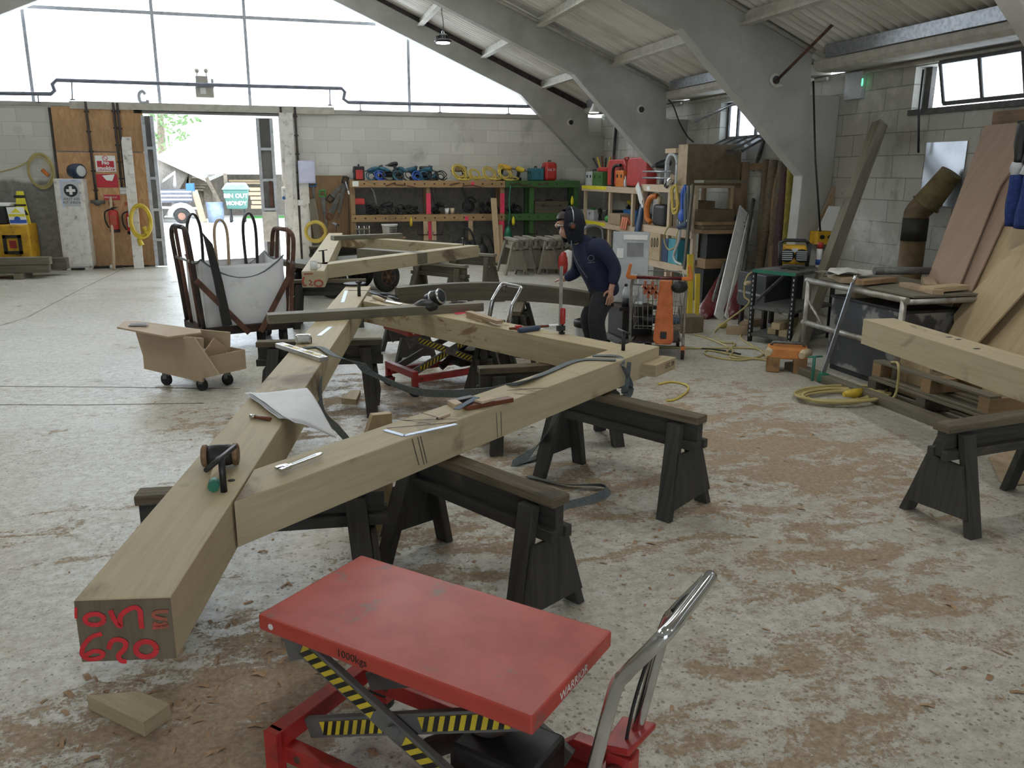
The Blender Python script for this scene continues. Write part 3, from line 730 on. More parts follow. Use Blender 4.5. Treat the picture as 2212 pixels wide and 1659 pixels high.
# scribed lines and knots on the near strut
mb = MB()
for k, (x0, y0, x1, y1) in enumerate(((890, 948, 905, 1005), (902, 944, 916, 1003), (908, 942, 922, 1000), (1072, 893, 1075, 945), (1082, 890, 1083, 942))):
    nrm = -n1; P = s1a - n1 * .0006
    mb.ribbon([at_plane(x0, y0, P, n1), at_plane((x0 + x1) / 2, (y0 + y1) / 2, P, n1), at_plane(x1, y1, P, n1)], .006, nrm, .0004)
mb.build('scribe_lines', 'pencil_grey', t1)
mb = MB()
for (x0, y0, x1, y1, w) in ((835, 925, 985, 912, .008), (870, 908, 990, 905, .006), (850, 905, 930, 915, .006), (905, 890, 960, 906, .006), (1095, 843, 1180, 838, .01), (1110, 850, 1165, 853, .008), (1100, 836, 1160, 846, .006)):
    mb.ribbon([at_z(x0, y0, ZT + .0004), at_z(x1, y1, ZT + .0004)], w, (0, 0, 1), .0004)
mb.build('pencil_lines', 'pencil_grey', t1)

# grey squared timber lying across
A, B = V((-.135, 6.185, .7735)), V((1.50, 6.385, .7735))
mb = MB(); mb.beam(A, B, .13, .066); solo(mb, 'squared_timber', 'grey_timber', 'grey weathered timber lying across the post and the far strut', 'timber', bevel=.004)

# curved timber on edge
def arc(u):
    p = V((1.05, 8.07, 0)).lerp(V((2.84, 7.42, 0)), u); n = V((.34, .94, 0)); return p + n * (.34 * (1 - (2 * u - 1) ** 2))
pts = [arc(k / 18) for k in range(19)]; mb = MB(); ring = []
for k, p in enumerate(pts):
    d = (pts[min(k + 1, 18)] - pts[max(k - 1, 0)]).normalized(); n = V((-d.y, d.x, 0)) * .05; h = .155 + .03 * math.sin(PI * k / 18) - .02 * k / 18
    ring.append([mb.bm.verts.new(x) for x in (p - n + V((0, 0, ZB)), p + n + V((0, 0, ZB)), p + n + V((0, 0, ZB + h)), p - n + V((0, 0, ZB + h)))])
fs = [mb.bm.faces.new(ring[0]), mb.bm.faces.new(ring[-1][::-1])]
for R0, R1 in zip(ring, ring[1:]):
    for j in range(4): fs.append(mb.bm.faces.new((R0[j], R1[j], R1[(j + 1) % 4], R0[(j + 1) % 4])))
bmesh.ops.recalc_face_normals(mb.bm, faces=fs); mb._uv(fs, (.94, -.34, 0))
solo(mb, 'curved_timber', 'dark_timber', 'dark curved timber on edge under the hand of the person', 'timber', bevel=.003)

# ------------------------------------------------------------------ trestles
def trestle(p, q, label, top=ZB - .002, group=None, splay=.19, wood_='trestle_wood', topw='trestle_top_wood', inset=.13, gus=(True, True), cap=.1, lw=.085):
    p, q = V((*p, 0)), V((*q, 0)); c = (p + q) / 2; d = q - p; L = d.length
    t = thing('trestle', label, 'trestle', c.to_tuple(), math.atan2(d.y, d.x), group)
    h = L / 2
    mb = MB(); mb.box(-h, h, -cap / 2, cap / 2, top - .042, top, ax=(1, 0, 0)); mb.build('top_plank', topw, t, local=True, bevel=.006)
    mb = MB(); mb.box(-h + .008, h - .008, -.024, .024, top - .175, top - .042, ax=(1, 0, 0)); mb.build('web', wood_, t, local=True, bevel=.004)
    for s in (-1, 1):
        mb = MB(); mb.box(-h - .004, h + .004, s * .026 - (.036 if s < 0 else 0), s * .026 + (.036 if s > 0 else 0), top - .185, top - .135, ax=(1, 0, 0)); mb.build('side_rail', wood_, t, local=True, bevel=.004)
    for e in (-1, 1):
        for s in (-1, 1):
            x0 = e * (h - inset); x1 = e * (h - inset + .05); y0 = s * .052; y1 = s * splay
            mb = MB(); z1 = top - .055; mb.hexa([(x1 - lw / 2, y1 - .021, 0), (x1 + lw / 2, y1 - .021, 0), (x1 + lw / 2, y1 + .021, 0), (x1 - lw / 2, y1 + .021, 0), (x0 - lw / 2, y0 - .021, z1), (x0 + lw / 2, y0 - .021, z1), (x0 + lw / 2, y0 + .021, z1), (x0 - lw / 2, y0 + .021, z1)], (0, .2, 1))
            mb.build('leg', wood_, t, local=True, bevel=.004)
        if gus[(e + 1) // 2]:
            xa = e * (h - inset + .052 + .03); z0, z1 = .10 + random.uniform(-.02, .02), top - .2
            ya = lambda z: .052 + (splay - .052) * (1 - z / (top - .05)) + .012
            mb = MB(); xo = lambda z: e * (h - inset + .05 * (1 - z / top) + lw / 2)
            mb.prism([(xo(z0), -ya(z0), z0), (xo(z0), ya(z0), z0 + random.uniform(-.03, .03)), (xo(z1), ya(z1), z1), (xo(z1), -ya(z1), z1)], (e * .018, 0, 0), ax=(0, 0, 1)); mb.build('end_board', wood_, t, local=True, bevel=.002)
    return t
trestle((1.01, 2.915), (.50, 3.80), 'dark trestle under the near strut, the closest to the red lift table')
trestle((2.09, 3.79), (1.55, 4.71), 'dark trestle under the strapped corner of the near strut')
trestle((-.62, 3.39), (.36, 3.30), 'dark trestle crossing beneath the near end of the oak post')
trestle((-.23, 6.46), (.70, 6.33), 'dark trestle crossing beneath the oak post beside the spirit level', splay=.25)
trestle((1.20, 5.20), (2.21, 5.17), 'dark trestle with a bare pale top below the meeting of the two struts')
trestle((1.42, 5.98), (1.80, 6.95), 'dark trestle hidden below the middle of the far strut')
trestle((2.045, 7.33), (2.40, 8.30), 'dark trestle under the curved timber with its end towards us')
trestle((1.12, 8.6), (1.2, 7.75), 'dark trestle under the left end of the curved timber')
trestle((3.22, 3.36), (4.16, 3.47), 'dark trestle at the right edge with a square end board', splay=.21)

# ------------------------------------------------------------------ lift tables
LC = V((.3415, 2.072, 0)); lrz = math.atan2(-.651, .625); LT = .58
def lift_table(loc, rz, label):
    t = thing('lift_table', label, 'lift table', loc, rz); Ls, W = .45, .2225
    B = lambda n, m, mb, **k: mb.build(n, m, t, local=True, **k)
    mb = MB(); mb.box(-Ls, Ls, -W, W, LT - .05, LT, ax=(1, 0, 0)); B('platform', 'red_paint', mb, bevel=.007)
    pf = [o for o in kids(t) if o.name.startswith('platform')][0]
    mb = MB(); mb.cyl((-.40, -W - .0015, LT - .026), (-.40, -W + .002, LT - .026), .009, n=14); mb.build('bolt_head', 'white_paint', pf, local=True)
    for nm, arms in (('scissor_arm', ((-.39, LT - .07, .36, .17), (-.36, .19, .40, LT - .07))),):
        for s in (-1, 1):
            for i, (xa, za, xb, zb_) in enumerate(arms):
                y = s * (.165 - .028 * i); d = V((xb - xa, 0, zb_ - za)).normalized(); u = V((-d.z, 0, d.x))
                mb = MB(); mb.beam((xa, y, za), (xb, y, zb_), .022, .062, up=u); arm = B('scissor_arm', 'grey_paint', mb, bevel=.003)
                # hazard tape: yellow band with slanted black bars
                for (f0, f1) in ((.08, .42), (.56, .92)):
                    p0 = V((xa, y + s * .0125, za)).lerp(V((xb, y + s * .0125, zb_)), f0); p1 = V((xa, y + s * .0125, za)).lerp(V((xb, y + s * .0125, zb_)), f1); Lq = (p1 - p0).length
                    mb = MB(); mb.hexa([p0 - u * .021, p1 - u * .021, p1 - u * .021 + V((0, s * .0008, 0)), p0 - u * .021 + V((0, s * .0008, 0)), p0 + u * .021, p1 + u * .021, p1 + u * .021 + V((0, s * .0008, 0)), p0 + u * .021 + V((0, s * .0008, 0))]); tape = mb.build('hazard_tape', 'hazard_yellow', arm, local=True)
                    mb2 = MB(); n = max(3, int(Lq / .034))
                    for k in range(n):
                        e = p0 + d * (Lq * (k + .3) / n) + V((0, s * .0012, 0)); ww = Lq / n * .5; sk_ = .014
                        mb2.quad(*( [e - u * .021 - d * sk_, e - u * .021 + d * (ww - sk_), e + u * .021 + d * (ww + sk_), e + u * .021 + d * sk_] if s < 0 else [e + u * .021 + d * sk_, e + u * .021 + d * (ww + sk_), e - u * .021 + d * (ww - sk_), e - u * .021 - d * sk_]))
                    mb2.build('hazard_bar', 'black', arm, local=True)
        # top pivot plate
        for s in (-1, 1):
            mb = MB(); mb.prism([(-.43, s * .15, LT - .05), (-.43, s * .15, LT - .085), (-.40, s * .15, LT - .17), (-.30, s * .15, LT - .12), (-.28, s * .15, LT - .05)], (0, s * .012, 0)); B('pivot_plate', 'grey_paint', mb, bevel=.002)
            mb = MB(); mb.cyl((-.405, s * .15, LT - .085), (-.405, s * .17, LT - .085), .013); B('pivot_bolt', 'grey_paint', mb); mb = MB(); mb.cyl((0.0, s * .16, .345), (0, s * .19, .345), .016); B('centre_pin', 'grey_paint', mb)
    mb = MB(); mb.cyl((-.02, 0, .16), (.25, 0, .36), .032); mb.cyl((.1, 0, .25), (.32, 0, .41), .018); B('ram', 'black_steel', mb)
    mb = MB(); mb.box(.12, .38, -.1, .1, .16, .3, ax=(1, 0, 0)); B('pump_housing', 'dark_metal', mb, bevel=.015)
    for s in (-1, 1):
        mb = MB(); mb.box(-.40, .50, s * .2 - .022, s * .2 + .022, .115, .17, ax=(1, 0, 0)); mb.prism([(.3, s * .2 - .022, .17), (.36, s * .2 - .022, .225), (.52, s * .2 - .022, .225), (.52, s * .2 - .022, .11), (.3, s * .2 - .022, .115)], (0, .044, 0)); B('side_rail', 'red_frame', mb, bevel=.004)
        mb = MB(); mb.cyl((-.33, s * .2 - .026, .145), (-.33, s * .2 + .026, .145), .011); B('rail_bolt', 'rust_steel', mb)
    for x in (-.405, .50):
        mb = MB(); mb.box(x - .025, x + .025, -.235, .235, .165, .225); B('cross_rail', 'red_frame', mb, bevel=.004)
    for x, e in ((-.405, -1), (.50, 1)):
        for s in (-1, 1):
            mb = MB(); mb.box(x - .025, x + .025, s * .235 - .018, s * .235 + .018, .07, .225, ax=(0, 0, 1)); mb.box(x - .05, x + .05, s * .235 - .025, s * .235 + .025, .055, .075); leg = B('wheel_bracket', 'red_frame', mb, bevel=.003)
            mb = MB(); mb.cyl((x, s * .235 - .02, .047), (x, s * .235 + .02, .047), .047, n=20); w = B('wheel', 'black_rubber', mb)
            mb = MB(); mb.cyl((x, s * .235 - .022, .047), (x, s * .235 + .022, .047), .02, n=12); mb.build('hub', 'dull_metal', w, local=True)
    # chrome push handle
    R = .0165
    up = lambda s: [(.525, s * .16, .17), (.575, s * .16, .43), (.622, s * .16, .67), (.648, s * .16, .728), (.692, s * .16, .792), (.722, s * .156, .836)]
    H = up(-1) + [(.735, -.135, .853), (.736, 0, .854), (.735, .135, .853)] + up(1)[::-1]
    mb = MB(); mb.tube(catmull([V(p) for p in H], 6), R, 14); B('push_handle', 'chrome', mb)
    mb = MB(); mb.tube(catmull([V((.66, .14, .745)), V((.615, .12, .66)), V((.565, .11, .45)), V((.54, .1, .22))], 6), .005, 6); B('brake_cable', 'black_cable', mb)
    mb = MB(); mb.tube(catmull([V((.735, .09, .84)), V((.70, .07, .82)), V((.685, .03, .80))], 5), .008, 8); B('brake_lever', 'black', mb)
    mb = MB(); mb.box(.50, .575, .09, .15, .22, .30); mb.prism([(.5, .06, .32), (.58, .06, .335), (.6, .2, .34), (.5, .2, .325)], (0, 0, .02)); B('foot_pedal', 'red_frame', mb, bevel=.006)
    mb = MB(); mb.cyl((.535, -.16, .25), (.535, .1, .25), .012); mb.cyl((.535, .04, .25), (.535, .10, .25), .026); B('pedal_shaft', 'steel', mb)
    return t
lf = lift_table(LC.to_tuple(), lrz, 'red hydraulic lift table in the foreground with an empty scratched top')
lm = lambda x, y, z: WM[lf.name] @ V((x, y, z))
pf = [o for o in kids(lf) if o.name.startswith('platform')][0]
lettering('1000kgs', .032, lm(-.10, -.2235, LT - .026), lm(1, 0, 0) - lm(0, 0, 0), (0, 0, 1), 'ink_black', pf, 'load_marking', depth=.0004)
lettering('WARRIOR', .034, lm(.4512, -.01, LT - .028), lm(0, 1, 0) - lm(0, 0, 0), (0, 0, 1), 'white_paint', pf, 'maker_name', depth=.0004)
dup(lf, (1.29, 6.97, 0), math.radians(19.9), 'red hydraulic lift table raised below the far strut', scale=(1, 1, .955))
# ------------------------------------------------------------------ the yard seen through the doorway
YD = 34.0
def yp(x, y, Y=YD): return at_y(x, y, Y)
gz0 = -.02
def gnd(x, Y): p = at_y(x, 400, Y); return V((p.x, Y, gz0))
# open shed with a mono pitch roof
t = thing('open_shed', 'open fronted timber shed with a white roof across the yard', 'shed', tuple(gnd(460, 37)))
a, b = at_y(342, 335, 33.6), at_y(455, 382, 36)
mb = MB(); e0 = at_y(340, 335, 32); e1 = at_y(446, 385, 36); mb.hexa([e0, e1, e1 + V((0, .1, -.15)), e0 + V((0, .1, -.15)), e0 + V((3, 9, 2.3)), e1 + V((6, 7, 2.6)), e1 + V((6, 7, 2.75)), e0 + V((3, 9, 2.45))]); mb.build('gable_roof', 'shed_roof', t)
mb = MB(); r0, r1 = at_y(444, 370, 36), at_y(600, 370, 36.5); mb.hexa([V((r0.x - .4, 35.6, r0.z)), V((r1.x + 3, 35.6, r1.z)), V((r1.x + 3, 35.7, r1.z - .12)), V((r0.x - .4, 35.7, r0.z - .12)), V((r0.x - 1, 42, r0.z + 2.1)), V((r1.x + 3, 42, r1.z + 2.1)), V((r1.x + 3, 42.1, r1.z + 2)), V((r0.x - 1, 42.1, r0.z + 2))]); mb.build('roof', 'shed_roof', t)
mb = MB(); mb.box(r0.x - 4, r1.x + 3, 38.2, 38.4, gz0, r0.z + .6); mb.build('rear_wall', 'shed_board', t)
mb = MB(); mb.hexa([at_y(338, 425, 33), V((at_y(338, 425, 33).x, 33, gz0)), V((at_y(350, 425, 37).x, 37, gz0)), V((at_y(350, 425, 37).x, 37, 2.2)), e0 + V((-.1, .2, -.1)), e0 + V((-.1, .3, -.1)), e0 + V((1, 4, 0)), e0 + V((1, 4, .4))]); mb.build('side_wall', 'shed_board', t)
for (x0, y0, x1, y1) in ((386, 352, 404, 380), (416, 366, 404, 400), (404, 372, 404, 455), (446, 384, 478, 445), (486, 375, 490, 420)):
    A, B = at_y(x0, y0, 35.4), at_y(x1, y1, 35.4); mb = MB(); mb.beam(A, B, .13, .13, up=(0, 1, 0)); mb.build('brace', 'far_timber', t)
# stacked logs, boards, bins
def stack(x0, x1, y0, y1, Y, n, label, grp, mat='far_timber', depth=.9):
    for k in range(n):
        A, B = at_y(x0, y0 + (y1 - y0) * (k + .5) / n, Y), at_y(x1, y0 + (y1 - y0) * (k + .5) / n, Y); h = (at_y(x0, y0, Y).z - at_y(x0, y1, Y).z) / n * .78
        mb = MB(); mb.box(A.x + random.uniform(-.1, .1), B.x + random.uniform(-.15, .15), Y, Y + depth, A.z - h / 2, A.z + h / 2, ax=(1, 0, 0)); solo(mb, 'stacked_board', mat, label, 'board', grp)
stack(380, 440, 384, 413, 36.2, 5, 'weathered boards piled in the open shed', 'weathered boards in the shed')
stack(497, 572, 388, 398, 37, 2, 'pale boards piled highest behind the green bin', 'pale boards behind the bin', 'pine_pale')
stack(540, 575, 404, 452, 36.6, 5, 'pale boards on stillages right of the green bin', 'pale boards right of the bin', 'pine_pale')
for i, x in enumerate((424, 433, 444, 455, 462)):
    A, B = V((at_y(x + 4, 455, 36).x, 35.9, gz0)), at_y(x, 398 + 6 * (i % 2), 36.8); mb = MB(); mb.beam(A, B, .2, .06, up=(0, 1, 0)); solo(mb, 'leaning_board', 'far_timber', 'dark board leaning among others inside the open shed', 'board', 'dark boards leaning in the shed')
A = V((at_y(439, 462, 33).x, 33, gz0)); B = at_y(420, 412, 33.6); mb = MB(); mb.beam(A, B, .22, .06, up=(0, 1, 0)); solo(mb, 'leaning_plank', 'pine_pale', 'pale plank leaning outdoors between trailer and blue tub', 'plank')
# small trailer with one wheel and guard
Yt = 32.5; t = thing('yard_trailer', 'grey loaded trailer standing in the yard left of the doorway view', 'trailer', tuple(gnd(390, Yt)))
mb = MB(); u, w = at_y(330, 410, Yt), at_y(412, 438, Yt); mb.box(u.x, w.x, Yt, Yt + 1.6, w.z, u.z); mb.build('body', 'trailer_grey', t, bevel=.04)
for k in range(3):
    mb = MB(); z = w.z + (u.z - w.z) * (.25 + .3 * k); mb.box(u.x, w.x + .05, Yt - .03, Yt, z - .03, z + .03); mb.build('side_strake', 'iron_grey', t)
mb = MB(); mb.beam(at_y(345, 448, Yt), at_y(425, 450, Yt), .1, .08); mb.build('drawbar', 'iron_grey', t)
c = at_y(392, 452, Yt - .15); c.z = gz0 + .26; mb = MB(); mb.cyl(c + V((0, -.1, 0)), c + V((0, .1, 0)), .26, n=24); wh = mb.build('wheel', 'black_rubber', t)
mb = MB(); mb.cyl(c + V((0, -.115, 0)), c + V((0, .0, 0)), .13, n=16); mb.build('hub', 'wheel_hub', wh)
mb = MB(); mb.tube([c + V((math.cos(a) * .36, 0, math.sin(a) * .36)) for a in [PI * k / 8 for k in range(9)]], .05, 6, flat=3); mb.build('mudguard', 'steel', t)
mb = MB(); mb.box(at_y(402, 406, Yt).x, at_y(418, 406, Yt).x, Yt - .02, Yt + .5, u.z - .05, u.z + .22); mb.build('blue_load', 'blue_tool', t)
# jib outline: pale tube frame
mb = MB(); mb.tube([at_y(347, 395, 33), at_y(377, 373, 33), at_y(377, 405, 33)], .07, 8); solo(mb, 'bent_pipe', 'white_paint', 'white bent tube above the yard trailer', 'pipe')
# blue tub
p = gnd(461, 33); mb = MB(); h = at_y(461, 437, 33).z - gz0; mb.lathe([(.27, 0), (.30, h * .5), (.33, h), (.30, h - .02), (.26, .05)], p, 20); solo(mb, 'plastic_tub', 'bucket_blue', 'pale blue plastic tub in the yard beside the green bin', 'tub')
# wheelie bin
Yb = 32.6; u, w = at_y(481, 412, Yb), at_y(536, 412, Yb); zb0 = at_y(505, 452, Yb).z; zt0 = at_y(505, 410, Yb).z
t = thing('wheelie_bin', 'large green wheeled bin with white brushed words in the yard', 'bin', ((u.x + w.x) / 2, Yb + .5, gz0))
mb = MB(); mb.hexa([(u.x + .1, Yb + .1, zb0), (w.x - .1, Yb + .1, zb0), (w.x - .1, Yb + .95, zb0), (u.x + .1, Yb + .95, zb0), (u.x, Yb, zt0), (w.x, Yb, zt0), (w.x, Yb + 1.05, zt0), (u.x, Yb + 1.05, zt0)]); mb.build('body', 'bin_green', t, bevel=.04)
mb = MB(); mb.hexa([(u.x - .05, Yb - .06, zt0), (w.x + .05, Yb - .06, zt0), (w.x + .05, Yb + 1.1, zt0), (u.x - .05, Yb + 1.1, zt0), (u.x + .1, Yb + .1, zt0 + .2), (w.x - .1, Yb + .1, zt0 + .2), (w.x - .1, Yb + 1.0, zt0 + .24), (u.x + .1, Yb + 1.0, zt0 + .24)]); mb.build('lid', 'bin_lid_blue', t, bevel=.04)
for x in (u.x + .2, w.x - .2):
    for y in (.2, .85):
        mb = MB(); mb.cyl((x - .04, Yb + y, gz0 + .1), (x + .04, Yb + y, gz0 + .1), .1, n=16); mb.beam((x, Yb + y, gz0 + .1), (x, Yb + y, zb0), .05, .05); mb.build('wheel', 'black_rubber', t)
f = lambda z: Yb + .1 * (1 - (z - zb0) / (zt0 - zb0)) - .015
z1 = zb0 + (zt0 - zb0) * .68; z2 = zb0 + (zt0 - zb0) * .3
lettering('BIN OUT', .21, ((u.x + w.x) / 2, f(z1), z1), (1, 0, 0), (0, -.09, 1), 'white_plastic', t, bold=.008); lettering('MONDY', .19, ((u.x + w.x) / 2, f(z2), z2), (1, 0, 0), (0, -.09, 1), 'white_plastic', t, 'lettering', bold=.008)
# grass strip and trees beyond
mb = MB(); mb.box(at_y(530, 450, 36).x, at_y(640, 450, 36).x, 35.5, 37, gz0 - .02, gz0 + .04); o = mb.build('grass_strip', 'grass', origin=False); tag(o, 'strip of green grass at the foot of the pale board stacks', 'grass', kind='stuff')
def tree(x, Y, h, R, label, seed):
    rnd = random.Random(seed); p = gnd(x, Y); t = thing('tree', label, 'tree', tuple(p))
    mb = MB(); mb.tube([p, p + V((.2, 0, h * .5)), p + V((0, 0, h * .95))], .3, 8, r2=.06); mb.build('trunk', 'far_timber', t)
    mb = MB()
    for k in range(1500):
        z = rnd.uniform(.2, 1.0); rr = R * (1.15 - z) * math.sqrt(rnd.random()) * 1.4; a = rnd.uniform(0, 2 * PI); c = p + V((rr * math.cos(a), rr * math.sin(a), z * h)); s = rnd.uniform(.15, .4); d1 = V((rnd.gauss(0, 1), rnd.gauss(0, 1), rnd.gauss(-.4, .6))).normalized() * s; d2 = V((rnd.gauss(0, 1), rnd.gauss(0, 1), rnd.gauss(0, 1))).normalized() * s * .5
        mb.quad(c, c + d2, c + d1 + d2, c + d1)
    mb.build('foliage', 'leaf', t)
tree(352, 52, 9.5, 2.4, 'tall feathery green tree beyond the shed roof at the left of the doorway', 2)
# ------------------------------------------------------------------ things on and along the gable wall
def wbox(mb, x0, y0, x1, y1, Y, depth, ax=None):
    """box whose face towards the room spans the given corners on the plane Y"""
    a, b = at_y(x0, y0, Y), at_y(x1, y1, Y)
    xa, xb = sorted((a.x, b.x)); za, zb_ = sorted((a.z, b.z)); return mb.box(xa, xb, Y, Y + depth, za, zb_, ax)
YW = YG - .004
# board cladding left of the door
a = at_y(109, 232, YG - .05); b = at_y(325, 400, YG - .05)
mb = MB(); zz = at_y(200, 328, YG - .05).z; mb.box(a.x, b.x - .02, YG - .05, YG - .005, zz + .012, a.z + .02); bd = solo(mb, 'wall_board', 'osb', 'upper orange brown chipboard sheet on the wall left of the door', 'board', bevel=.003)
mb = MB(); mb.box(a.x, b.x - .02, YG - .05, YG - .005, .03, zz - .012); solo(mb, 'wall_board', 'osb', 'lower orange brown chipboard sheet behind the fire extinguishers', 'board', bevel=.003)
mb = MB(); mb.box(a.x - .05, a.x - .01, YG - .03, YG, .9, a.z); struct(mb.build('trim_5', 'conduit', origin=False))

# sliding doors
def door(name, x0, y0, x1, y1, Y, rails, lower=None):
    p, q = at_y(x0, y0, Y), at_y(x1, y1, Y); mb = MB(); mb.box(p.x, q.x, Y, Y + .03, .02, p.z); d = struct(mb.build(name, 'door_dark', origin=False))
    mb = MB()
    for x in (p.x + .03, q.x - .03): mb.box(x - .03, x + .03, Y - .03, Y, .02, p.z, ax=(0, 0, 1))
    for ry in rails:
        z = at_y((x0 + x1) / 2, ry, Y).z; mb.box(p.x, q.x, Y - .035, Y, z - .025, z + .025)
    mb.build('door_rail', 'iron_grey', d); return d, p, q
door('door_1', 304, 250, 355, 500, YG - .12, (320, 385, 453, 518))
d2, p, q = door('door_2', 552, 255, 604, 500, YG - .1, (322, 389, 452))
mb = MB(); u = at_y(567, 457, YG - .14); w = at_y(601, 520, YG - .14); mb.box(u.x, w.x, YG - .14, YG - .10, .45, u.z); mb.build('door_sheet', 'plaster_bits', d2)
mb = MB(); u = at_y(584, 391, YG - .13); mb.box(u.x - .03, u.x + .03, YG - .14, YG - .1, at_y(585, 448, YG - .13).z, u.z); mb.build('rusty_stile', 'rust_steel', d2)

# gas or water pipe with two dog legs, its stand-offs
Yp = YG - .05
pp = [(-40, 201), (110, 203), (118, 196), (113, 182), (122, 173), (400, 182), (738, 191), (745, 199), (742, 214), (752, 221), (1141, 230), (1162, 231)]
t = thing('wall_pipe', 'grey pipe running the width of the gable with two dog legs', 'pipe', tuple(at_y(600, 186, Yp)))
mb = MB(); mb.tube([at_y(x, y, Yp) for x, y in pp], .036, 10); mb.build('pipe', 'pipe_blue_grey', t)
for x, y0, y1 in ((82, 203, 222), (155, 176, 216), (778, 222, 240), (950, 226, 244), (1098, 230, 247), (712, 190, 228)):
    mb = MB(); mb.cyl(at_y(x, y0, Yp), at_y(x + 1, y1, Yp), .012, n=8); mb.box(at_y(x, y1, Yp).x - .03, at_y(x, y1, Yp).x + .05, Yp, Yp + .1, at_y(x, y1, Yp).z, at_y(x, y1, Yp).z + .02); mb.build('bracket', 'pipe_blue_grey', t)
# conduits
def conduit(x0, y0, x1, y1, label, r=.022):
    mb = MB(); A, B = at_y(x0, y0, YG - .09), at_y(x1, y1, YG - .09); B.x = A.x = (A.x + B.x) / 2
    t = thing('cable_conduit', label, 'cable', (A.x, A.y, B.z)); mb.cyl(A, B, r, n=8); mb.build('tube', 'conduit', t)
    for k in range(5):
        z = B.z + (A.z - B.z) * (k + .5) / 5; mb = MB(); mb.box(A.x - .04, A.x + .04, A.y - .01, A.y + .05, z - .012, z + .012); mb.build('clip', 'dark_metal', t)
conduit(184, 219, 209, 432, 'dark conduit running down the chipboard to the small tap box')
conduit(241, 221, 266, 404, 'left one of two close dark conduits above the grey socket plate')
conduit(251, 222, 274, 404, 'right one of two close dark conduits above the grey socket plate')
conduit(605, 231, 617, 400, 'dark conduit down the door jamb to the white switch box')
conduit(637, 231, 648, 432, 'dark conduit down the pillar behind the hanging lilac sheet')

# first aid cabinet
Yc = YG - .40; A, B = at_y(138, 573, Yc), at_y(203, 576, Yc); A.z = B.z = 0; ft = at_y(150, 386, Yc).z
t = thing('first_aid_cabinet', 'tall white metal cabinet carrying a first aid sign beside the chipboard', 'cabinet', ((A.x + B.x) / 2, Yc, 0))
xA, xB = A.x, B.x - .02
mb = MB(); mb.box(xA, xB, Yc, Yc + .36, .06, ft); mb.build('body', 'white_paint', t, bevel=.012)
mb = MB(); mb.box(xA + .03, xB - .03, Yc + .03, Yc + .33, 0, .06); mb.build('plinth', 'white_paint', t)
zm = height_over(A, 478)
for nm, z0, z1 in (('door', zm + .02, ft - .03), ('door', .10, zm - .02)):
    mb = MB(); mb.box(xA + .03, xB - .03, Yc - .012, Yc, z0, z1); d = mb.build(nm, 'white_paint', t, bevel=.004)
    mb = MB(); mb.box(xA + .05, xB - .05, Yc - .02, Yc - .012, z0 + .02, z0 + .035); mb.build('door_lip', 'white_paint', d)
s0, s1 = at_y(132, 392, Yc - .02), at_y(175, 446, Yc - .02)
mb = MB(); mb.box(s0.x, s1.x, Yc - .018, Yc - .012, s1.z, s0.z); sg = mb.build('sign', 'pale_grey_plastic', t, bevel=.004)
mb = MB(); cx = (s0.x + s1.x) / 2; cz = s0.z - (s0.z - s1.z) * .36; mb.lathe([(.115, 0), (.115, .002)], (cx, Yc - .018, cz), 28, axis=(0, -1, 0)); mb.build('roundel', 'dark_metal', sg)
mb = MB(); mb.box(cx - .075, cx + .075, Yc - .0225, Yc - .0205, cz - .024, cz + .024); mb.build('cross', 'white_plastic', sg)
mb = MB(); mb.box(cx - .024, cx + .024, Yc - .0228, Yc - .0205, cz - .075, cz + .075); mb.build('cross', 'white_plastic', sg)
lettering('FIRST AID\nKIT INSIDE', .062, (cx, Yc - .019, s1.z + .10), (1, 0, 0), (0, 0, 1), 'ink_black', sg)
mb = MB(); mb.box(s0.x - .03, s0.x + .01, Yc - .0165, Yc - .0125, s1.z - .02, s0.z + .02); mb.box(s0.x, s1.x + .03, Yc - .0165, Yc - .0125, s0.z - .02, s0.z + .03); mb.build('tape_edge', 'ruler_blue', t)
# alarm siren on top
p = at_y(172, 384, Yc + .1); t = thing('siren', 'dark blue siren with a pale face on top of the white cabinet', 'siren', (p.x, Yc + .12, ft))
mb = MB(); mb.lathe([(.02, -.16), (.12, -.14), (.135, -.05), (.13, .08), (.1, .1)], (p.x - .03, Yc + .13, ft + .135), 18, axis=(.75, -.65, 0)); mb.build('body', 'blue_lamp', t)
mb = MB(); mb.lathe([(.1, 0), (.09, .012), (.02, .014)], V((p.x - .03, Yc + .13, ft + .135)) + V((.75, -.65, 0)).normalized() * .1, 18, axis=(.75, -.65, 0)); mb.build('face', 'pale_grey_plastic', t)
mb = MB(); mb.box(p.x - .1, p.x + .05, Yc + .06, Yc + .2, ft, ft + .03); mb.build('base', 'black', t)

# safety signs
def sign(name, x0, y0, x1, y1, mat, label, Y=YG - .055):
    u, w = at_y(x0, y0, Y), at_y(x1, y1, Y); c = ((u.x + w.x) / 2, Y, w.z)
    t = thing(name, label, 'sign', c); mb = MB(); mb.box(u.x, w.x, Y - .008, Y, w.z, u.z); mb.build('plate', mat, t, bevel=.003); return t, u, w
t, u, w = sign('no_smoking_sign', 204, 336, 252, 371, 'paper_white', 'red and white no smoking sign on the chipboard')
mz = u.z - (u.z - w.z) * .33
mb = MB(); mb.box(u.x + .03, w.x - .03, YG - .066, YG - .063, w.z + .02, mz); mb.build('red_panel', 'sign_red', t)
lettering('No\nsmoking', .098, ((u.x + w.x) / 2, YG - .067, (mz + w.z) / 2 + .015), (1, 0, 0), (0, 0, 1), 'white_plastic', t, bold=.004)
mb = MB(); c = V(((u.x + w.x) / 2, YG - .064, (u.z + mz) / 2)); mb.tube([c + V((.042 * math.cos(a), 0, .042 * math.sin(a))) for a in [k * PI / 8 for k in range(16)]], .006, 6, closed=True); mb.build('ring', 'sign_red', t)
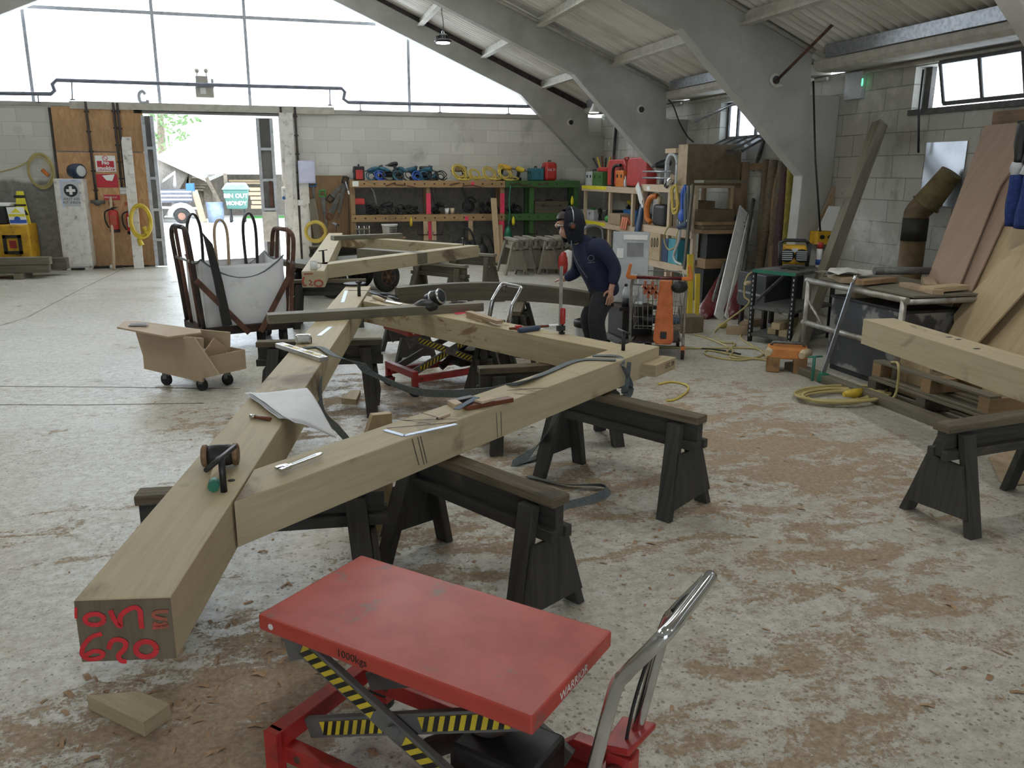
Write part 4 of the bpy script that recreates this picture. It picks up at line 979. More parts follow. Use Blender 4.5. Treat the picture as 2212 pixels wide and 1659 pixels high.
mb = MB(); mb.cyl(c + V((-.03, 0, .03)), c + V((.03, 0, -.03)), .005, n=6); mb.build('ring_bar', 'sign_red', t)
t, u, w = sign('fire_action_sign', 207, 376, 256, 405, 'sign_red', 'plain red sign with a pale flash below the no smoking sign')
mb = MB(); c = at_y(236, 385, YG - .066); mb.prism([c + V(p) for p in ((-.12, 0, .05), (.1, 0, .07), (.05, 0, -.05), (-.05, 0, -.04))], (0, -.002, 0)); mb.build('flash', 'paper_white', t)
t, u, w = sign('fire_notice', 224, 421, 260, 432, 'sign_red', 'narrow red strip notice above the fire extinguishers')
lettering('FIRE POINT', .045, ((u.x + w.x) / 2 - .02, YG - .064, (u.z + w.z) / 2), (1, 0, 0), (0, 0, 1), 'white_plastic', t)
for x, lab in ((240, 'small faded red sticker above the left extinguisher'), (275, 'small faded red sticker above the right extinguisher')):
    t, u, w = sign('sticker', x - 6, 436, x + 6, 444, 'ink_red_faint', lab)
t, u, w = sign('socket_plate', 258, 404, 277, 420, 'socket_grey', 'grey six way socket plate below the twin conduits')
for k in range(6):
    mb = MB(); x = u.x + (w.x - u.x) * (.2 + .3 * (k % 3)); z = w.z + (u.z - w.z) * (.28 + .44 * (k // 3)); mb.box(x - .02, x + .02, YG - .075, YG - .062, z - .025, z + .025); mb.build('socket', 'white_plastic', t)
# tap box at the foot of the conduit
p = at_y(211, 438, YG - .1); mb = MB(); mb.ball(p, .07, (1, .7, .8)); mb.cyl(p + V((-.12, 0, .02)), p + V((.13, 0, .01)), .03); solo(mb, 'junction_box', 'dull_metal', 'round metal junction box at the foot of the single conduit', 'junction box')

def extinguisher(x, yt, yb, label, Y=YG - .17):
    top, bot = at_y(x, yt, Y), at_y(x, yb, Y); h = top.z - bot.z; c = (top.x, Y, bot.z); r = .085
    t = thing('fire_extinguisher', label, 'fire extinguisher', c, group='fire extinguishers on the chipboard')
    mb = MB(); mb.lathe([(r * .9, .05), (r, .07), (r, h * .78), (r * .8, h * .85), (r * .35, h * .89)], c, 20); mb.build('cylinder', 'red_plastic', t)
    mb = MB(); mb.lathe([(r * 1.02, 0), (r * 1.04, .02), (r * 1.02, .055)], c, 20); mb.build('boot', 'black', t)
    mb = MB(); mb.cyl((c[0], Y, c[2] + h * .88), (c[0], Y, c[2] + h * .95), .025); mb.box(c[0] - .03, c[0] + .07, Y - .02, Y + .02, c[2] + h * .94, c[2] + h * .97); mb.beam((c[0] - .03, Y, c[2] + h * .96), (c[0] + .1, Y, c[2] + h), .03, .01); mb.build('valve', 'black', t)
    mb = MB(); mb.tube(catmull([V((c[0] - .02, Y, c[2] + h * .93)), V((c[0] - .14, Y, c[2] + h * .8)), V((c[0] - .15, Y, c[2] + h * .45)), V((c[0] - .10, Y, c[2] + h * .18))], 5), .014, 8); mb.build('hose', 'black', t)
    mb = MB(); mb.box(c[0] - .05, c[0] + .06, Y - r - .004, Y - r + .012, c[2] + h * .3, c[2] + h * .7, ax=(0, 0, 1)); mb.build('label_panel', 'paper_white' if x > 260 else 'ink_red_faint', t)
    mb = MB(); mb.box(c[0] - .03, c[0] + .03, Y + .05, YG - .05, c[2] + h * .6, c[2] + h * .7); mb.build('bracket', 'dark_metal', t)
extinguisher(243, 447, 502, 'red fire extinguisher directly behind the leaning broom handle')
extinguisher(281, 452, 506, 'red fire extinguisher partly behind the white leaning board')
A, B = at_z(262, 573), at_y(239, 425, YG - .09); A.y = min(A.y, YG - .45); mb = MB(); mb.tube([A, B], .028, 10); solo(mb, 'broom_handle', 'pine_pale', 'pale wooden pole leaning on the chipboard between the extinguishers', 'pole')
# white board with sockets leaning by the door
A, B = at_z(309, 575), at_y(272, 296, YG - .08); A.y = YG - .42
t = thing('socket_board', 'tall white board of sockets leaning on the chipboard by the door', 'board', tuple(A))
mb = MB(); mb.beam(A + V((0, 0, .01)), B, .17, .04, up=(0, 1, .12)); mb.build('board', 'white_paint', t)
dd = (B - A)
for f in (.88, .74, .6, .2):
    c = A + dd * f + V((.05, -.035, 0)); mb = MB(); mb.beam(c - dd * .016, c + dd * .016, .075, .05, up=(0, 1, 0)); mb.build('socket', 'white_plastic', t)

def coil(mb, c, R, r, turns, nrm, jit=.25, seed=1, sq=1.0):
    rnd = random.Random(seed); nrm = V(nrm).normalized(); s = (V((0, 0, 1)).cross(nrm) if abs(nrm.z) < .9 else V((1, 0, 0))).normalized(); u = nrm.cross(s); pts = []
    n = 14
    for k in range(turns):
        R1 = R * (1 + rnd.uniform(-jit, jit) * .5); o = s * rnd.uniform(-jit, jit) * R * .35 + u * rnd.uniform(-jit, jit) * R * .35; h = rnd.uniform(0, 1) * r * 3
        for j in range(n):
            a = 2 * PI * j / n; pts.append(V(c) + o + s * math.cos(a) * R1 + u * math.sin(a) * R1 * sq + nrm * (h + r * .8 * (k % 3)))
    mb.tube(catmull(pts, 2), r, 6); return pts
c = at_y(305, 478, YG - .42); t = thing('yellow_cable', 'bright yellow cable coil hanging on the white leaning board', 'cable coil', tuple(c)); mb = MB(); coil(mb, c, .17, .02, 5, (0, -1, 0), .25, 3, 1.7); mb.build('coil', 'yellow_plastic', t)
for (x, y) in ((317, 505), (306, 530)):
    p = at_y(x, y, YG - .46); mb = MB(); mb.cyl(p, p + V((-.04, 0, .13)), .05, .038); mb.build('plug', 'yellow_plastic', t)
# cable coil hung on the block wall
c = at_y(89, 370, YG - .05); t = thing('cable_coil', 'faded yellow cable coil hung on the block wall above the yellow machine', 'cable coil', tuple(c)); mb = MB(); coil(mb, c, .2, .012, 6, (0, -1, 0), .2, 5, 1.45); mb.build('coil', 'faded_yellow_cable', t)
mb = MB(); mb.tube(catmull([at_y(70, 343, YG - .05), at_y(40, 360, YG - .05), at_y(0, 371, YG - .05), at_y(-60, 380, YG - .05)], 4), .014, 6); mb.build('lead', 'faded_yellow_cable', t)
mb = MB(); p = at_y(91, 367, YG - .07); mb.cyl(p, p + V((.1, -.02, -.1)), .035, .03); mb.build('plug', 'orange_plastic', t)

# yellow machine, cleaning and warning signs at the left edge
A, B = at_z(-60, 566), at_z(62, 566); Yc = YG - .72; X1 = at_y(62, 500, Yc).x; X0 = X1 - 1.0; h = at_y(40, 485, Yc).z
t = thing('site_generator', 'yellow box shaped machine with a black framed opening at the left edge', 'machine', ((X0 + X1) / 2, Yc + .3, 0))
mb = MB(); mb.box(X0, X1, Yc, Yc + .6, .08, h); mb.build('body', 'machine_yellow', t, bevel=.03)
mb = MB(); mb.box(X0 + .05, X1 - .05, Yc + .03, Yc + .57, 0, .08); mb.build('base', 'black', t)
u, w = at_y(5, 508, Yc - .02), at_y(50, 548, Yc - .02); mb = MB()
for bx in ((u.x, u.x + .05, w.z, u.z), (w.x - .05, w.x, w.z, u.z), (u.x, w.x, u.z - .05, u.z), (u.x, w.x, w.z, w.z + .05)): mb.box(bx[0], bx[1], Yc - .05, Yc + .01, bx[2], bx[3])
mb.build('guard_frame', 'black', t)
mb = MB(); mb.box(u.x + .09, w.x - .09, Yc - .012, Yc + .01, w.z + .1, u.z - .1); mb.build('red_grille', 'red_frame', t)
u, w = at_y(30, 413, Yc + .32), at_y(70, 479, Yc + .32); zt_ = u.z
t = thing('wet_floor_sign', 'yellow folding caution sign standing on the yellow machine', 'sign', ((u.x + w.x) / 2, Yc + .3, h))
mb = MB(); mb.hexa([(u.x - .02, Yc + .22, h), (w.x, Yc + .22, h), (w.x, Yc + .24, h), (u.x - .02, Yc + .24, h), (u.x + .03, Yc + .34, zt_), (w.x - .09, Yc + .34, zt_), (w.x - .09, Yc + .36, zt_), (u.x + .03, Yc + .36, zt_)], (0, 0, 1)); pl = mb.build('panel', 'bright_yellow', t, bevel=.004)
for z0, hh in ((zt_ - .12, .05), (zt_ - .26, .03)):
    mb = MB(); f = (z0 - h) / (zt_ - h); y = Yc + .22 + .12 * f - .002; mb.box((u.x + w.x) / 2 - .13, (u.x + w.x) / 2 + .06, y - .004, y, z0, z0 + hh); mb.build('caption', 'ink_black', pl)
for k in range(2):
    mb = MB(); z0 = zt_ - .42; f = (z0 - h) / (zt_ - h); y = Yc + .22 + .12 * f; cx = (u.x + w.x) / 2 - .1 + .14 * k; mb.prism([(cx - .05, y, z0), (cx + .05, y, z0), (cx, y + .012, z0 + .1)], (0, -.008, 0)); mb.build('pictogram', 'ink_black', pl)
u, w = at_y(12, 448, Yc + .02), at_y(55, 486, Yc + .02)
t = thing('warning_sign', 'white site warning sign with a yellow triangle and blue foot propped on the yellow machine', 'sign', ((u.x + w.x) / 2, Yc, h))
hz = u.z - h; xm = (u.x + w.x) / 2
mb = MB(); mb.hexa([(u.x + .03, Yc + .04, h), (w.x + .03, Yc + .04, h), (w.x + .03, Yc + .05, h), (u.x + .03, Yc + .05, h), (u.x - .02, Yc + .12, u.z), (w.x - .02, Yc + .12, u.z), (w.x - .02, Yc + .13, u.z), (u.x - .02, Yc + .13, u.z)]); pl = mb.build('plate', 'paper_white', t)
fy = lambda z: Yc + .04 + .08 * (z - h) / hz - .001
mb = MB(); mb.prism([(xm - .09, fy(h + hz * .68), h + hz * .68), (xm + .07, fy(h + hz * .68), h + hz * .68), (xm - .01, fy(h + hz * .95), h + hz * .95)], (0, -.004, 0)); mb.build('triangle', 'bright_yellow', pl)
mb = MB(); mb.box(u.x + .01, w.x, fy(h + hz * .5) - .006, fy(h + hz * .5) - .001, h + hz * .45, h + hz * .6); mb.build('yellow_band', 'bright_yellow', pl)
mb = MB(); mb.lathe([(.05, 0), (.05, .004)], (xm + .01, fy(h + hz * .3), h + hz * .3), 18, axis=(0, -1, 0)); mb.build('roundel', 'ink_blue', pl)
mb = MB(); mb.box(u.x + .03, w.x + .02, fy(h + .04) - .008, fy(h + .04) - .001, h + .02, h + .08); mb.build('blue_band', 'ink_blue', pl)
p = at_y(6, 465, Yc + .15); mb = MB(); mb.box(p.x - .35, p.x + .06, Yc + .1, Yc + .5, h, h + .3); solo(mb, 'speaker_box', 'black', 'black box on the yellow machine at the left edge', 'box', bevel=.02)
mb = MB(); p = at_y(10, 440, Yc + .2); mb.prism([(p.x - .3, Yc + .12, h + .31), (p.x + .08, Yc + .14, h + .31), (p.x + .12, Yc + .45, h + .31), (p.x - .25, Yc + .5, h + .31)], (.02, .02, .06)); solo(mb, 'white_cloth', 'paper_white', 'crumpled white cloth on the black box at the left edge', 'cloth', bevel=.02)

# timbers stacked on the floor at the left
def floor_beam(x0, y0, x1, y1, z, w, h, mat, label, grp='timbers stacked by the left wall', name='stacked_timber'):
    A, B = at_z(x0, y0, z), at_z(x1, y1, z); B.y = A.y = (A.y + B.y) / 2; mb = MB(); mb.beam(A + V((0, 0, h / 2)), B + V((0, 0, h / 2)), w, h); return solo(mb, name, mat, label, 'timber', grp, bevel=.005)
YS = at_z(60, 600).y
for i, (x1, y, z, w, h, m, lab) in enumerate(((108, YS - .1, .10, .17, .12, 'dark_timber', 'lower dark timber of the stack at the left wall, nearest us'), (105, YS + .16, .10, .16, .12, 'dark_timber', 'lower dark timber of the stack at the left wall, behind the first'), (112, YS, .225, .19, .13, 'grey_timber', 'thick pale grey timber on top of the stack at the left wall'), (148, YS + .36, .10, .2, .2, 'dark_timber', 'long dark timber at the back of the stack at the left wall'))):
    B = at_y(x1, 580, y); mb = MB(); mb.beam((B.x - 2.6, y, z + h / 2), (B.x, y, z + h / 2), w, h); solo(mb, 'stacked_timber', m, lab, 'timber', 'timbers stacked by the left wall', bevel=.006)
for x, lab in ((45, 'small pale block under the timber stack, showing at its front'), (-40, 'small pale block under the timber stack, at the picture edge')):
    p = at_z(x, 602); mb = MB(); mb.box(p.x - .07, p.x + .07, YS - .25, YS + .35, 0, .098); solo(mb, 'packing_block', 'grey_timber', lab, 'timber', bevel=.004)
rnd = random.Random(4)
for i, (x, y, l, a, lab) in enumerate(((150, 578, .5, -.5, 'black strip of scrap on the floor in front of the white cabinet'), (160, 583, .4, -.3, 'short black scrap in front of the white cabinet'), (125, 580, .35, .1, 'black scrap nearest the timber stack'), (235, 579, .5, .1, 'black scrap on the floor under the broom handle'), (280, 576, .7, .02, 'long black strip on the floor under the chipboard'))):
    p = at_z(x, y); mb = MB(); d = V((math.cos(a), math.sin(a), 0)) * l / 2; mb.beam(p - d + V((0, 0, .02)), p + d + V((0, 0, .02)), .09, .04); solo(mb, 'floor_scrap', 'black_rubber', lab, 'scrap', 'dark scraps along the chipboard', bevel=.006)
p = at_z(243, 580); mb = MB(); mb.lathe([(.04, 0), (.05, .04), (.035, .07)], p, 14); solo(mb, 'white_cup', 'white_plastic', 'small white cup on the floor among dark scraps by the chipboard', 'cup')

# on the lintel
Yh = YG - .06; p = at_y(310, 220, Yh)
mb = MB(); mb.tube(catmull([at_y(x, y, Yh) for x, y in ((314, 204), (308, 197), (301, 202), (301, 214), (306, 221), (318, 221), (319, 216))], 4), .03, 8); solo(mb, 'clamp_hook', 'iron_grey', 'rusty C shaped clamp standing on the concrete lintel', 'clamp')
t = thing('extractor_unit', 'pale fan unit with two small lamps fixed to the gable glazing', 'fan unit', tuple(at_y(443, 212, YG + .02)))
mb = MB(); wbox(mb, 421, 163, 450, 188, YG, .1); wbox(mb, 421, 186, 463, 211, YG, .12); mb.build('housing', 'purlin_white', t, bevel=.02)
mb = MB(); wbox(mb, 432, 189, 445, 203, YG - .03, .03); mb.build('panel', 'white_plastic', t)
for x in (425, 445):
    mb = MB(); p = at_y(x, 153, YG + .04); mb.ball(p, .045); mb.cyl(p, p + V((0, 0, -.12)), .012, n=6); mb.build('lamp_head', 'purlin_white', t)
mb = MB(); wbox(mb, 455, 170, 462, 190, YG, .1); mb.build('side_box', 'pale_grey_plastic', t)

# right of the door
mb = MB(); u, w = at_y(606, 300, YG - .05), at_y(628, 300, YG - .05); mb.box(u.x, w.x + .06, YG - .14, YG, 0, at_y(615, 242, YG).z - .02); struct(mb.build('door_jamb', 'white_paint', origin=False))
mb = MB(); u, w = at_y(640, 300, YG - .05), at_y(661, 300, YG - .05); mb.box(u.x, w.x, YG - .12, YG, 0, at_y(650, 396, YG).z + .4); struct(mb.build('wall_pillar', 'white_paint', origin=False))
t = thing('switch_box', 'white switch box with a blue button on the door jamb', 'switch', tuple(at_y(614, 432, YG - .2)))
mb = MB(); wbox(mb, 608, 404, 620, 432, YG - .2, .06); mb.build('box', 'white_plastic', t, bevel=.01)
mb = MB(); p = at_y(614, 412, YG - .2); mb.lathe([(.03, 0), (.025, .012)], p, 14, axis=(0, -1, 0)); mb.build('dial', 'pale_grey_plastic', t)
mb = MB(); p = at_y(613, 428, YG - .2); mb.lathe([(.035, 0), (.03, .02)], p, 14, axis=(0, -1, 0)); mb.build('button', 'blue_tool', t)
mb = MB(); p = at_y(627, 565, YG - .3); A = V((p.x, YG - .42, .01)); B = at_y(623, 310, YG - .17); mb.beam(A, B, .14, .05, up=(0, 1, 0)); solo(mb, 'leaning_plank', 'white_paint', 'white plank leaning on the wall just right of the door', 'plank', bevel=.004)
mb = MB(); wbox(mb, 643, 432, 656, 444, YG - .17, .05); solo(mb, 'socket_box', 'white_plastic', 'small white socket box at the foot of the conduit on the pillar', 'socket', bevel=.008)
u, w = at_y(643, 347, YG - .2), at_y(682, 396, YG - .2)
mb = MB(); mb.grid(lambda a, b: V((u.x + (w.x - u.x) * a, YG - .2 + .015 * math.sin(5 * a + 2 * b), u.z + (w.z - u.z) * b)), 8, 8, thick=.003); solo(mb, 'paper_sheet', 'paper_lilac', 'lilac white sheet pinned up right of the door', 'paper')
# brown tool board with hanging saws
mb = MB(); wbox(mb, 660, 379, 756, 512, YG - .05, .04); solo(mb, 'tool_board', 'tool_board', 'brown panel on the wall with saws and tools hanging on it', 'board', bevel=.003)
def handsaw(x0, y0, x1, y1, label, grip='green_plastic', w=.09):
    A, B = at_y(x0, y0, YG - .075), at_y(x1, y1, YG - .075); d = (B - A).normalized(); n = V((d.z, 0, -d.x))
    t = thing('hand_saw', label, 'saw', tuple((A + B) / 2)); mb = MB(); mb.prism([A - n * w * .5, A + n * w * .5, B + n * w * .15, B - n * w * .3], (0, -.004, 0)); mb.build('blade', 'dull_metal', t)
    mb = MB(); mb.tube([A - d * .11 + n * .05, A - d * .12 - n * .05, A - n * .06, A + n * .06], .018, 8, closed=True); mb.build('handle', grip, t)
handsaw(697, 424, 704, 490, 'hand saw with a green grip hanging on the brown panel'); handsaw(717, 425, 742, 397, 'short saw hung slanting on the brown panel', 'black'); handsaw(714, 462, 735, 418, 'long dark saw hung slanting on the brown panel', 'rosewood', .12)
handsaw(745, 395, 731, 460, 'dark saw hung at the right of the brown panel', 'black'); handsaw(676, 402, 680, 440, 'slim dark saw hung at the left of the brown panel', 'blue_tool', .05)
A, B = at_z(684, 520, .3), at_y(673, 430, YG - .08); A.z = .01; A.y = YG - .5; mb = MB(); mb.beam(A, B, .15, .03, up=(0, 1, 0)); solo(mb, 'leaning_board', 'grey_timber', 'grey brown board leaning on the brown tool panel', 'board', bevel=.003)
c = at_y(682, 500, YG - .34); t = thing('yellow_cable', 'yellow cable coil hanging in front of the brown tool panel', 'cable coil', tuple(c)); mb = MB(); coil(mb, c, .2, .022, 6, (0, -1, 0), .2, 8); mb.build('coil', 'yellow_cable', t)
t = thing('paint_brush', 'white handled tool hanging at the right end of the tool panel', 'tool', tuple(at_y(749, 390, 16.95))); mb = MB(); mb.beam(at_y(746, 392, 16.95), at_y(752, 412, 16.95), .06, .02); mb.build('blade', 'chrome', t); mb = MB(); mb.beam(at_y(752, 412, 16.95), at_y(754, 420, 16.95), .04, .03); mb.build('grip', 'white_plastic', t)
# ------------------------------------------------------------------ tools lying on the frame
def zt(x, y, dz=0): return at_z(x, y, ZT + dz)
# mallet
h0, h1 = zt(441, 985, .045), zt(511, 981, .045); c = (h0 + h1) / 2; ax = (h1 - h0).normalized()
t = thing('mallet', 'black iron mallet with hide faces lying on the oak post', 'mallet', (c.x, c.y, ZT))
Lh = (h1 - h0).length; mb = MB(); mb.lathe([(.036, -Lh / 2 + .012), (.04, -Lh / 4), (.041, 0), (.04, Lh / 4), (.036, Lh / 2 - .012)], c, 20, axis=ax); mb.build('head', 'black', t)
for s in (-1, 1):
    mb = MB(); mb.lathe([(.036, 0), (.042, .004), (.041, .018), (.034, .022)] , c + ax * s * (Lh / 2 - .014), 20, axis=ax * s); mb.build('face', 'tool_board', t)
g1 = zt(461, 1052, .02); hd = (g1 - c); mb = MB(); mb.tube([c + hd * .05, c + hd * .5, c + hd * .86], [.014, .017, .019], 14); mb.build('handle', 'handle_ash', t)
mb = MB(); mb.tube([c + hd * .86, c + hd], [.0195, .019], 14); mb.build('grip_end', 'bottle_green', t)
# T handled drawing pins
def tpin(x, yb, yt, x0, y0, x1, y1, label, r=.0115, br=.009, zb=ZT, mat='dark_metal', sink=.0):
    P = at_z(x, yb, zb); h = height_over(P, yt); t = thing('drawing_pin', label, 'steel pin', tuple(P))
    mb = MB(); mb.cyl(P - V((0, 0, sink)), (P.x, P.y, h), r); mb.build('shank', mat, t)
    T = V((P.x, P.y, h)); A, B = at_z(x0, y0, h), at_z(x1, y1, h); A, B = T + (A - B) / 2, T + (B - A) / 2; mb = MB(); mb.cyl(A, B, br); mb.build('cross_bar', mat, t); return t
tpin(484, 1062, 989, 446, 1016, 508, 965, 'steel pin with a long cross bar standing on the post beside the mallet')
tpin(1346, 757, 716, 1337, 702, 1361, 712, 'steel pin with a short cross bar at the strapped corner', .012, .006)
tpin(776, 640, 610, 772, 607, 781, 608, 'short thick steel pin near the far end of the oak post', .015, .012)
tpin(699, 566, 541, 688, 556, 707, 553, 'steel pin on the rear post next to the mug', .014, .006); tpin(726, 502, 484, 721, 481, 732, 486, 'pin with a bright head at the far end of the rear post', .009, .02)
tpin(1001, 530, 515, 997, 515, 1004, 516, 'small pin standing at the corner of the rear frame', .01, .008)
# adjustable spanner
a, b2 = zt(612, 1014, .012), zt(694, 982, .012); d = (b2 - a).normalized(); n = V((-d.y, d.x, 0)); up = V((0, 0, 1)); L = (b2 - a).length
t = thing('adjustable_spanner', 'chrome adjustable spanner on the near strut', 'spanner', ((a.x + b2.x) / 2, (a.y + b2.y) / 2, ZT))
mb = MB(); mb.prism([a + d * .02 - n * .009, b2 - d * .015 - n * .012, b2 + d * .004 - n * .008, b2 + d * .004 + n * .008, b2 - d * .015 + n * .012, a + d * .02 + n * .009], up * .009, ax=d); mb.build('handle', 'chrome', t, bevel=.003)
mb = MB(); mb.prism([a + d * .028 - n * .016, a + d * .028 + n * .014, a + d * .0 + n * .024, a - d * .022 + n * .022, a - d * .024 + n * .008, a + d * .0 + n * .004, a - d * .004 - n * .018, a + d * .012 - n * .02], up * .013, ax=d); mb.build('jaw', 'chrome', t, bevel=.002)
mb = MB(); mb.prism([a - d * .006 - n * .002, a - d * .030 - n * .006, a - d * .028 - n * .020, a - d * .002 - n * .02], up * .013, ax=d); mb.build('sliding_jaw', 'chrome', t, bevel=.002)
mb = MB(); mb.cyl(a + d * .014 - n * .012 + up * .0065, a + d * .014 + n * .006 + up * .0065, .007); mb.build('knurl', 'steel', t)
mb = MB(); mb.prism([a + d * .045 - n * .004, b2 - d * .03 - n * .005, b2 - d * .03 + n * .005, a + d * .045 + n * .004], up * .0102, ax=d); mb.build('groove', 'steel', t)
# folding knife
a, b2 = zt(541, 899, .01), zt(585, 905, .01); t = thing('pocket_knife', 'folded knife with a red brown wooden handle on the post beside the papers', 'knife', tuple((a + b2) / 2)); d = (b2 - a)
mb = MB(); mb.tube([a + d * .2, a + d * .6, a + d * .9, a + d], [.0095, .0105, .0115, .008], 10, flat=.8); mb.build('handle', 'rosewood', t)
mb = MB(); mb.tube([a, a + d * .22], [.0095, .0102], 12); mb.build('collar', 'chrome', t)
# plans drooping over the edge of the post
def R_edge(y): return -.333 + .194 * (y - 2.09)
sh = [zt(531, 857), zt(655, 841), zt(745, 905), zt(640, 909)]
for i in range(3):
    mb = MB(); off = V((.012 * i, -.02 * i, .004 + .002 * (2 - i)))
    A, B = zt(529 + 5 * i, 856 + 2 * i), zt(654, 842); d = (B - A); e = V((.06, -.42, 0)) if False else (zt(602 + 6 * i, 912 + 2 * i) - A)
    def sheet_fn(u, v_, A=A, d=d, e=e, i=i):
        p = A + d * u + e * v_ + V((0, 0, .003 + .002 * (2 - i) + .006 * max(0, mnoise.noise(V((u * 3, v_ * 3, i))))))
        over = (p - V((R_edge(p.y), p.y, 0))).dot(pn)
        if over > 0: p = p - pn * over * .2; p.z -= 2.6 * over * over if over < .12 else .0374 + .62 * (over - .12)
        if u < .2: p.z += .05 * (.2 - u) * (1 + i)
        return p
    d *= 1.08
    mb.grid(lambda u, v_: sheet_fn(u, v_), 26, 16, thick=.0008)
    solo(mb, 'plan_sheet', 'paper', ['top sheet of the drawing plans drooping over the oak post edge', 'second drawing plan showing under the top sheet', 'lowest drawing plan of the three on the oak post'][i], 'paper')
# spirit level
a, b2 = zt(603, 745, .014), zt(700, 776, .014); d = (b2 - a).normalized(); L = (b2 - a).length; n = V((-d.y, d.x, 0))
t = thing('spirit_level', 'aluminium spirit level with yellow insets lying across the oak post', 'spirit level', tuple((a + b2) / 2 - V((0, 0, .014))))
mb = MB(); mb.beam(a - V((0, 0, .0)), b2, .055, .026); mb.build('body', 'aluminium', t, bevel=.002)
for f0, f1 in ((.14, .46), (.58, .9)):
    mb = MB(); mb.beam(a + d * L * f0 + V((0, 0, .0135)), a + d * L * f1 + V((0, 0, .0135)), .034, .002); ins = mb.build('inset', 'yellow_plastic', t)
    mb = MB(); mb.beam(a + d * L * (f0 + .08) + V((0, 0, .0148)), a + d * L * (f1 - .14) + V((0, 0, .0148)), .014, .001); mb.build('slot', 'black', ins)
for f in (.06, .52, .95):
    mb = MB(); mb.beam(a + d * L * f - n * .015 + V((0, 0, .0138)), a + d * L * f + n * .015 + V((0, 0, .0138)), .022, .002); mb.build('vial', 'white_plastic', t)
# tape measure
c = zt(656, 742); t = thing('tape_measure', 'silver tape measure on the oak post behind the spirit level', 'tape measure', tuple(c))
mb = MB(); mb.box(c.x - .05, c.x + .05, c.y - .028, c.y + .028, ZT, ZT + .06); mb.build('case', 'silver_tape', t, bevel=.016)
mb = MB(); mb.box(c.x + .045, c.x + .052, c.y - .018, c.y + .018, ZT + .005, ZT + .04); mb.build('mouth', 'black', t)
def ruler(x0, y0, x1, y1, w, label, dz=.001, m='ruler_blue'):
    A, B = zt(x0, y0, dz), zt(x1, y1, dz); mb = MB(); mb.beam(A, B, w, .002); return solo(mb, 'steel_rule', m, label, 'ruler')
ruler(689, 725, 714, 706, .03, 'short pale steel rule on the post between the tape and the grey timber'); ruler(740, 653, 748, 628, .03, 'pale steel rule on the far end of the oak post')
mb = MB(); mb.tube([zt(752, 627, .003), zt(790, 627, .003), zt(815, 630, .003)], .003, 6); solo(mb, 'thin_rod', 'steel', 'thin bright rod across the far end of the oak post', 'rod')
# steel square
A, B, C_ = zt(831, 929, .002), zt(873, 941, .002), zt(986, 916, .002)
t = thing('steel_square', 'pale L shaped steel square on the near strut', 'square', tuple(B)); mb = MB(); mb.beam(A, B, .022, .003); mb.build('tongue', 'ruler_blue', t); mb = MB(); mb.beam(B, C_, .022, .003); mb.build('blade', 'ruler_blue', t)
a, b2 = zt(945, 903, .006), zt(971, 894, .006); t = thing('carpenters_pencil', 'flat pale wooden pencil on the near strut', 'pencil', tuple(a)); mb = MB(); mb.beam(a, b2, .012, .008); mb.build('body', 'pine_pale', t); mb = MB(); mb.tube([a, a - (b2 - a) * .12], [.005, .001], 6); mb.build('lead', 'ink_black', t)
# bevels, wedges and blocks
def slab(x0, y0, x1, y1, w, h, mat, label, name='wood_block', z=0.0, cat='wood block', bevel=.002):
    A, B = zt(x0, y0, z + h / 2), zt(x1, y1, z + h / 2); mb = MB(); mb.beam(A, B, w, h); return solo(mb, name, mat, label, cat, bevel=bevel)
slab(1003, 880, 1104, 862, .045, .022, 'rosewood', 'long dark reddish wooden stock among the tools on the near strut', 'bevel_stock', 0, 'sliding bevel')
slab(976, 869, 1022, 859, .04, .02, 'dark_metal', 'black tapered block beside the wooden stock on the near strut', 'tool_block', 0, 'block')
a, b2 = zt(986, 884, .03), zt(1030, 858, .03); mb = MB(); mb.beam(a, b2, .03, .003); solo(mb, 'steel_bevel', 'slate_grip', 'blue grey steel blade leaning across the wooden stock', 'sliding bevel')
slab(1033, 868, 1063, 860, .05, .012, 'pine_pale', 'thin pale offcut on top of the wooden stock on the near strut', z=.024)
A = zt(965, 876); mb = MB(); q = [zt(966, 874), zt(984, 884), zt(999, 880), zt(985, 872)]; mb.prism(q, (0, 0, .022)); solo(mb, 'wood_wedge', 'pine_pale', 'pale wedge shaped offcut beside the flat pencil', 'wood block', bevel=.001)
# on the far strut
slab(1012, 675, 1080, 696, .055, .025, 'plywood', 'brown stick leaning over the offcuts on the far strut', z=.022); slab(1016, 681, 1050, 693, .07, .02, 'pine', 'pale brown offcut lying under the stick on the far strut')
mb = MB(); q = [zt(975, 671, .002), zt(1010, 671, .002), zt(1022, 676, .002), zt(985, 679, .002)]; mb.prism(q, (0, 0, .002)); solo(mb, 'pink_sheet', 'neon_pink', 'pink sheet under the offcuts on the far strut', 'paper')
mb = MB(); q = [zt(1024, 677, .003), zt(1042, 677, .003), zt(1050, 690, .021), zt(1030, 682, .021)]; mb.prism(q, (0, 0, .001)); solo(mb, 'paper_slip', 'paper_white', 'white slip of paper between the offcuts on the far strut', 'paper')
a, b2 = zt(1100, 710, .012), zt(1185, 704, .012); t = thing('marking_gauge', 'red and brown wooden hand tool lying on the far strut', 'tool', tuple((a + b2) / 2)); d = b2 - a
mb = MB(); mb.tube([a, a + d * .25, b2], [.008, .011, .010], 8); mb.build('stem', 'rosewood', t); mb = MB(); mb.beam(a + d * .16, a + d * .3, .04, .04); mb.build('head', 'red_plastic', t, bevel=.006)
a, b2 = zt(1120, 714, .018), zt(1165, 708, .018); mb = MB(); mb.tube([a, a.lerp(b2, .1), a.lerp(b2, .9), b2], [.014, .02, .02, .015], 12); solo(mb, 'rubber_grip', 'slate_grip', 'slate blue rubber grip lying on the far strut', 'tool')
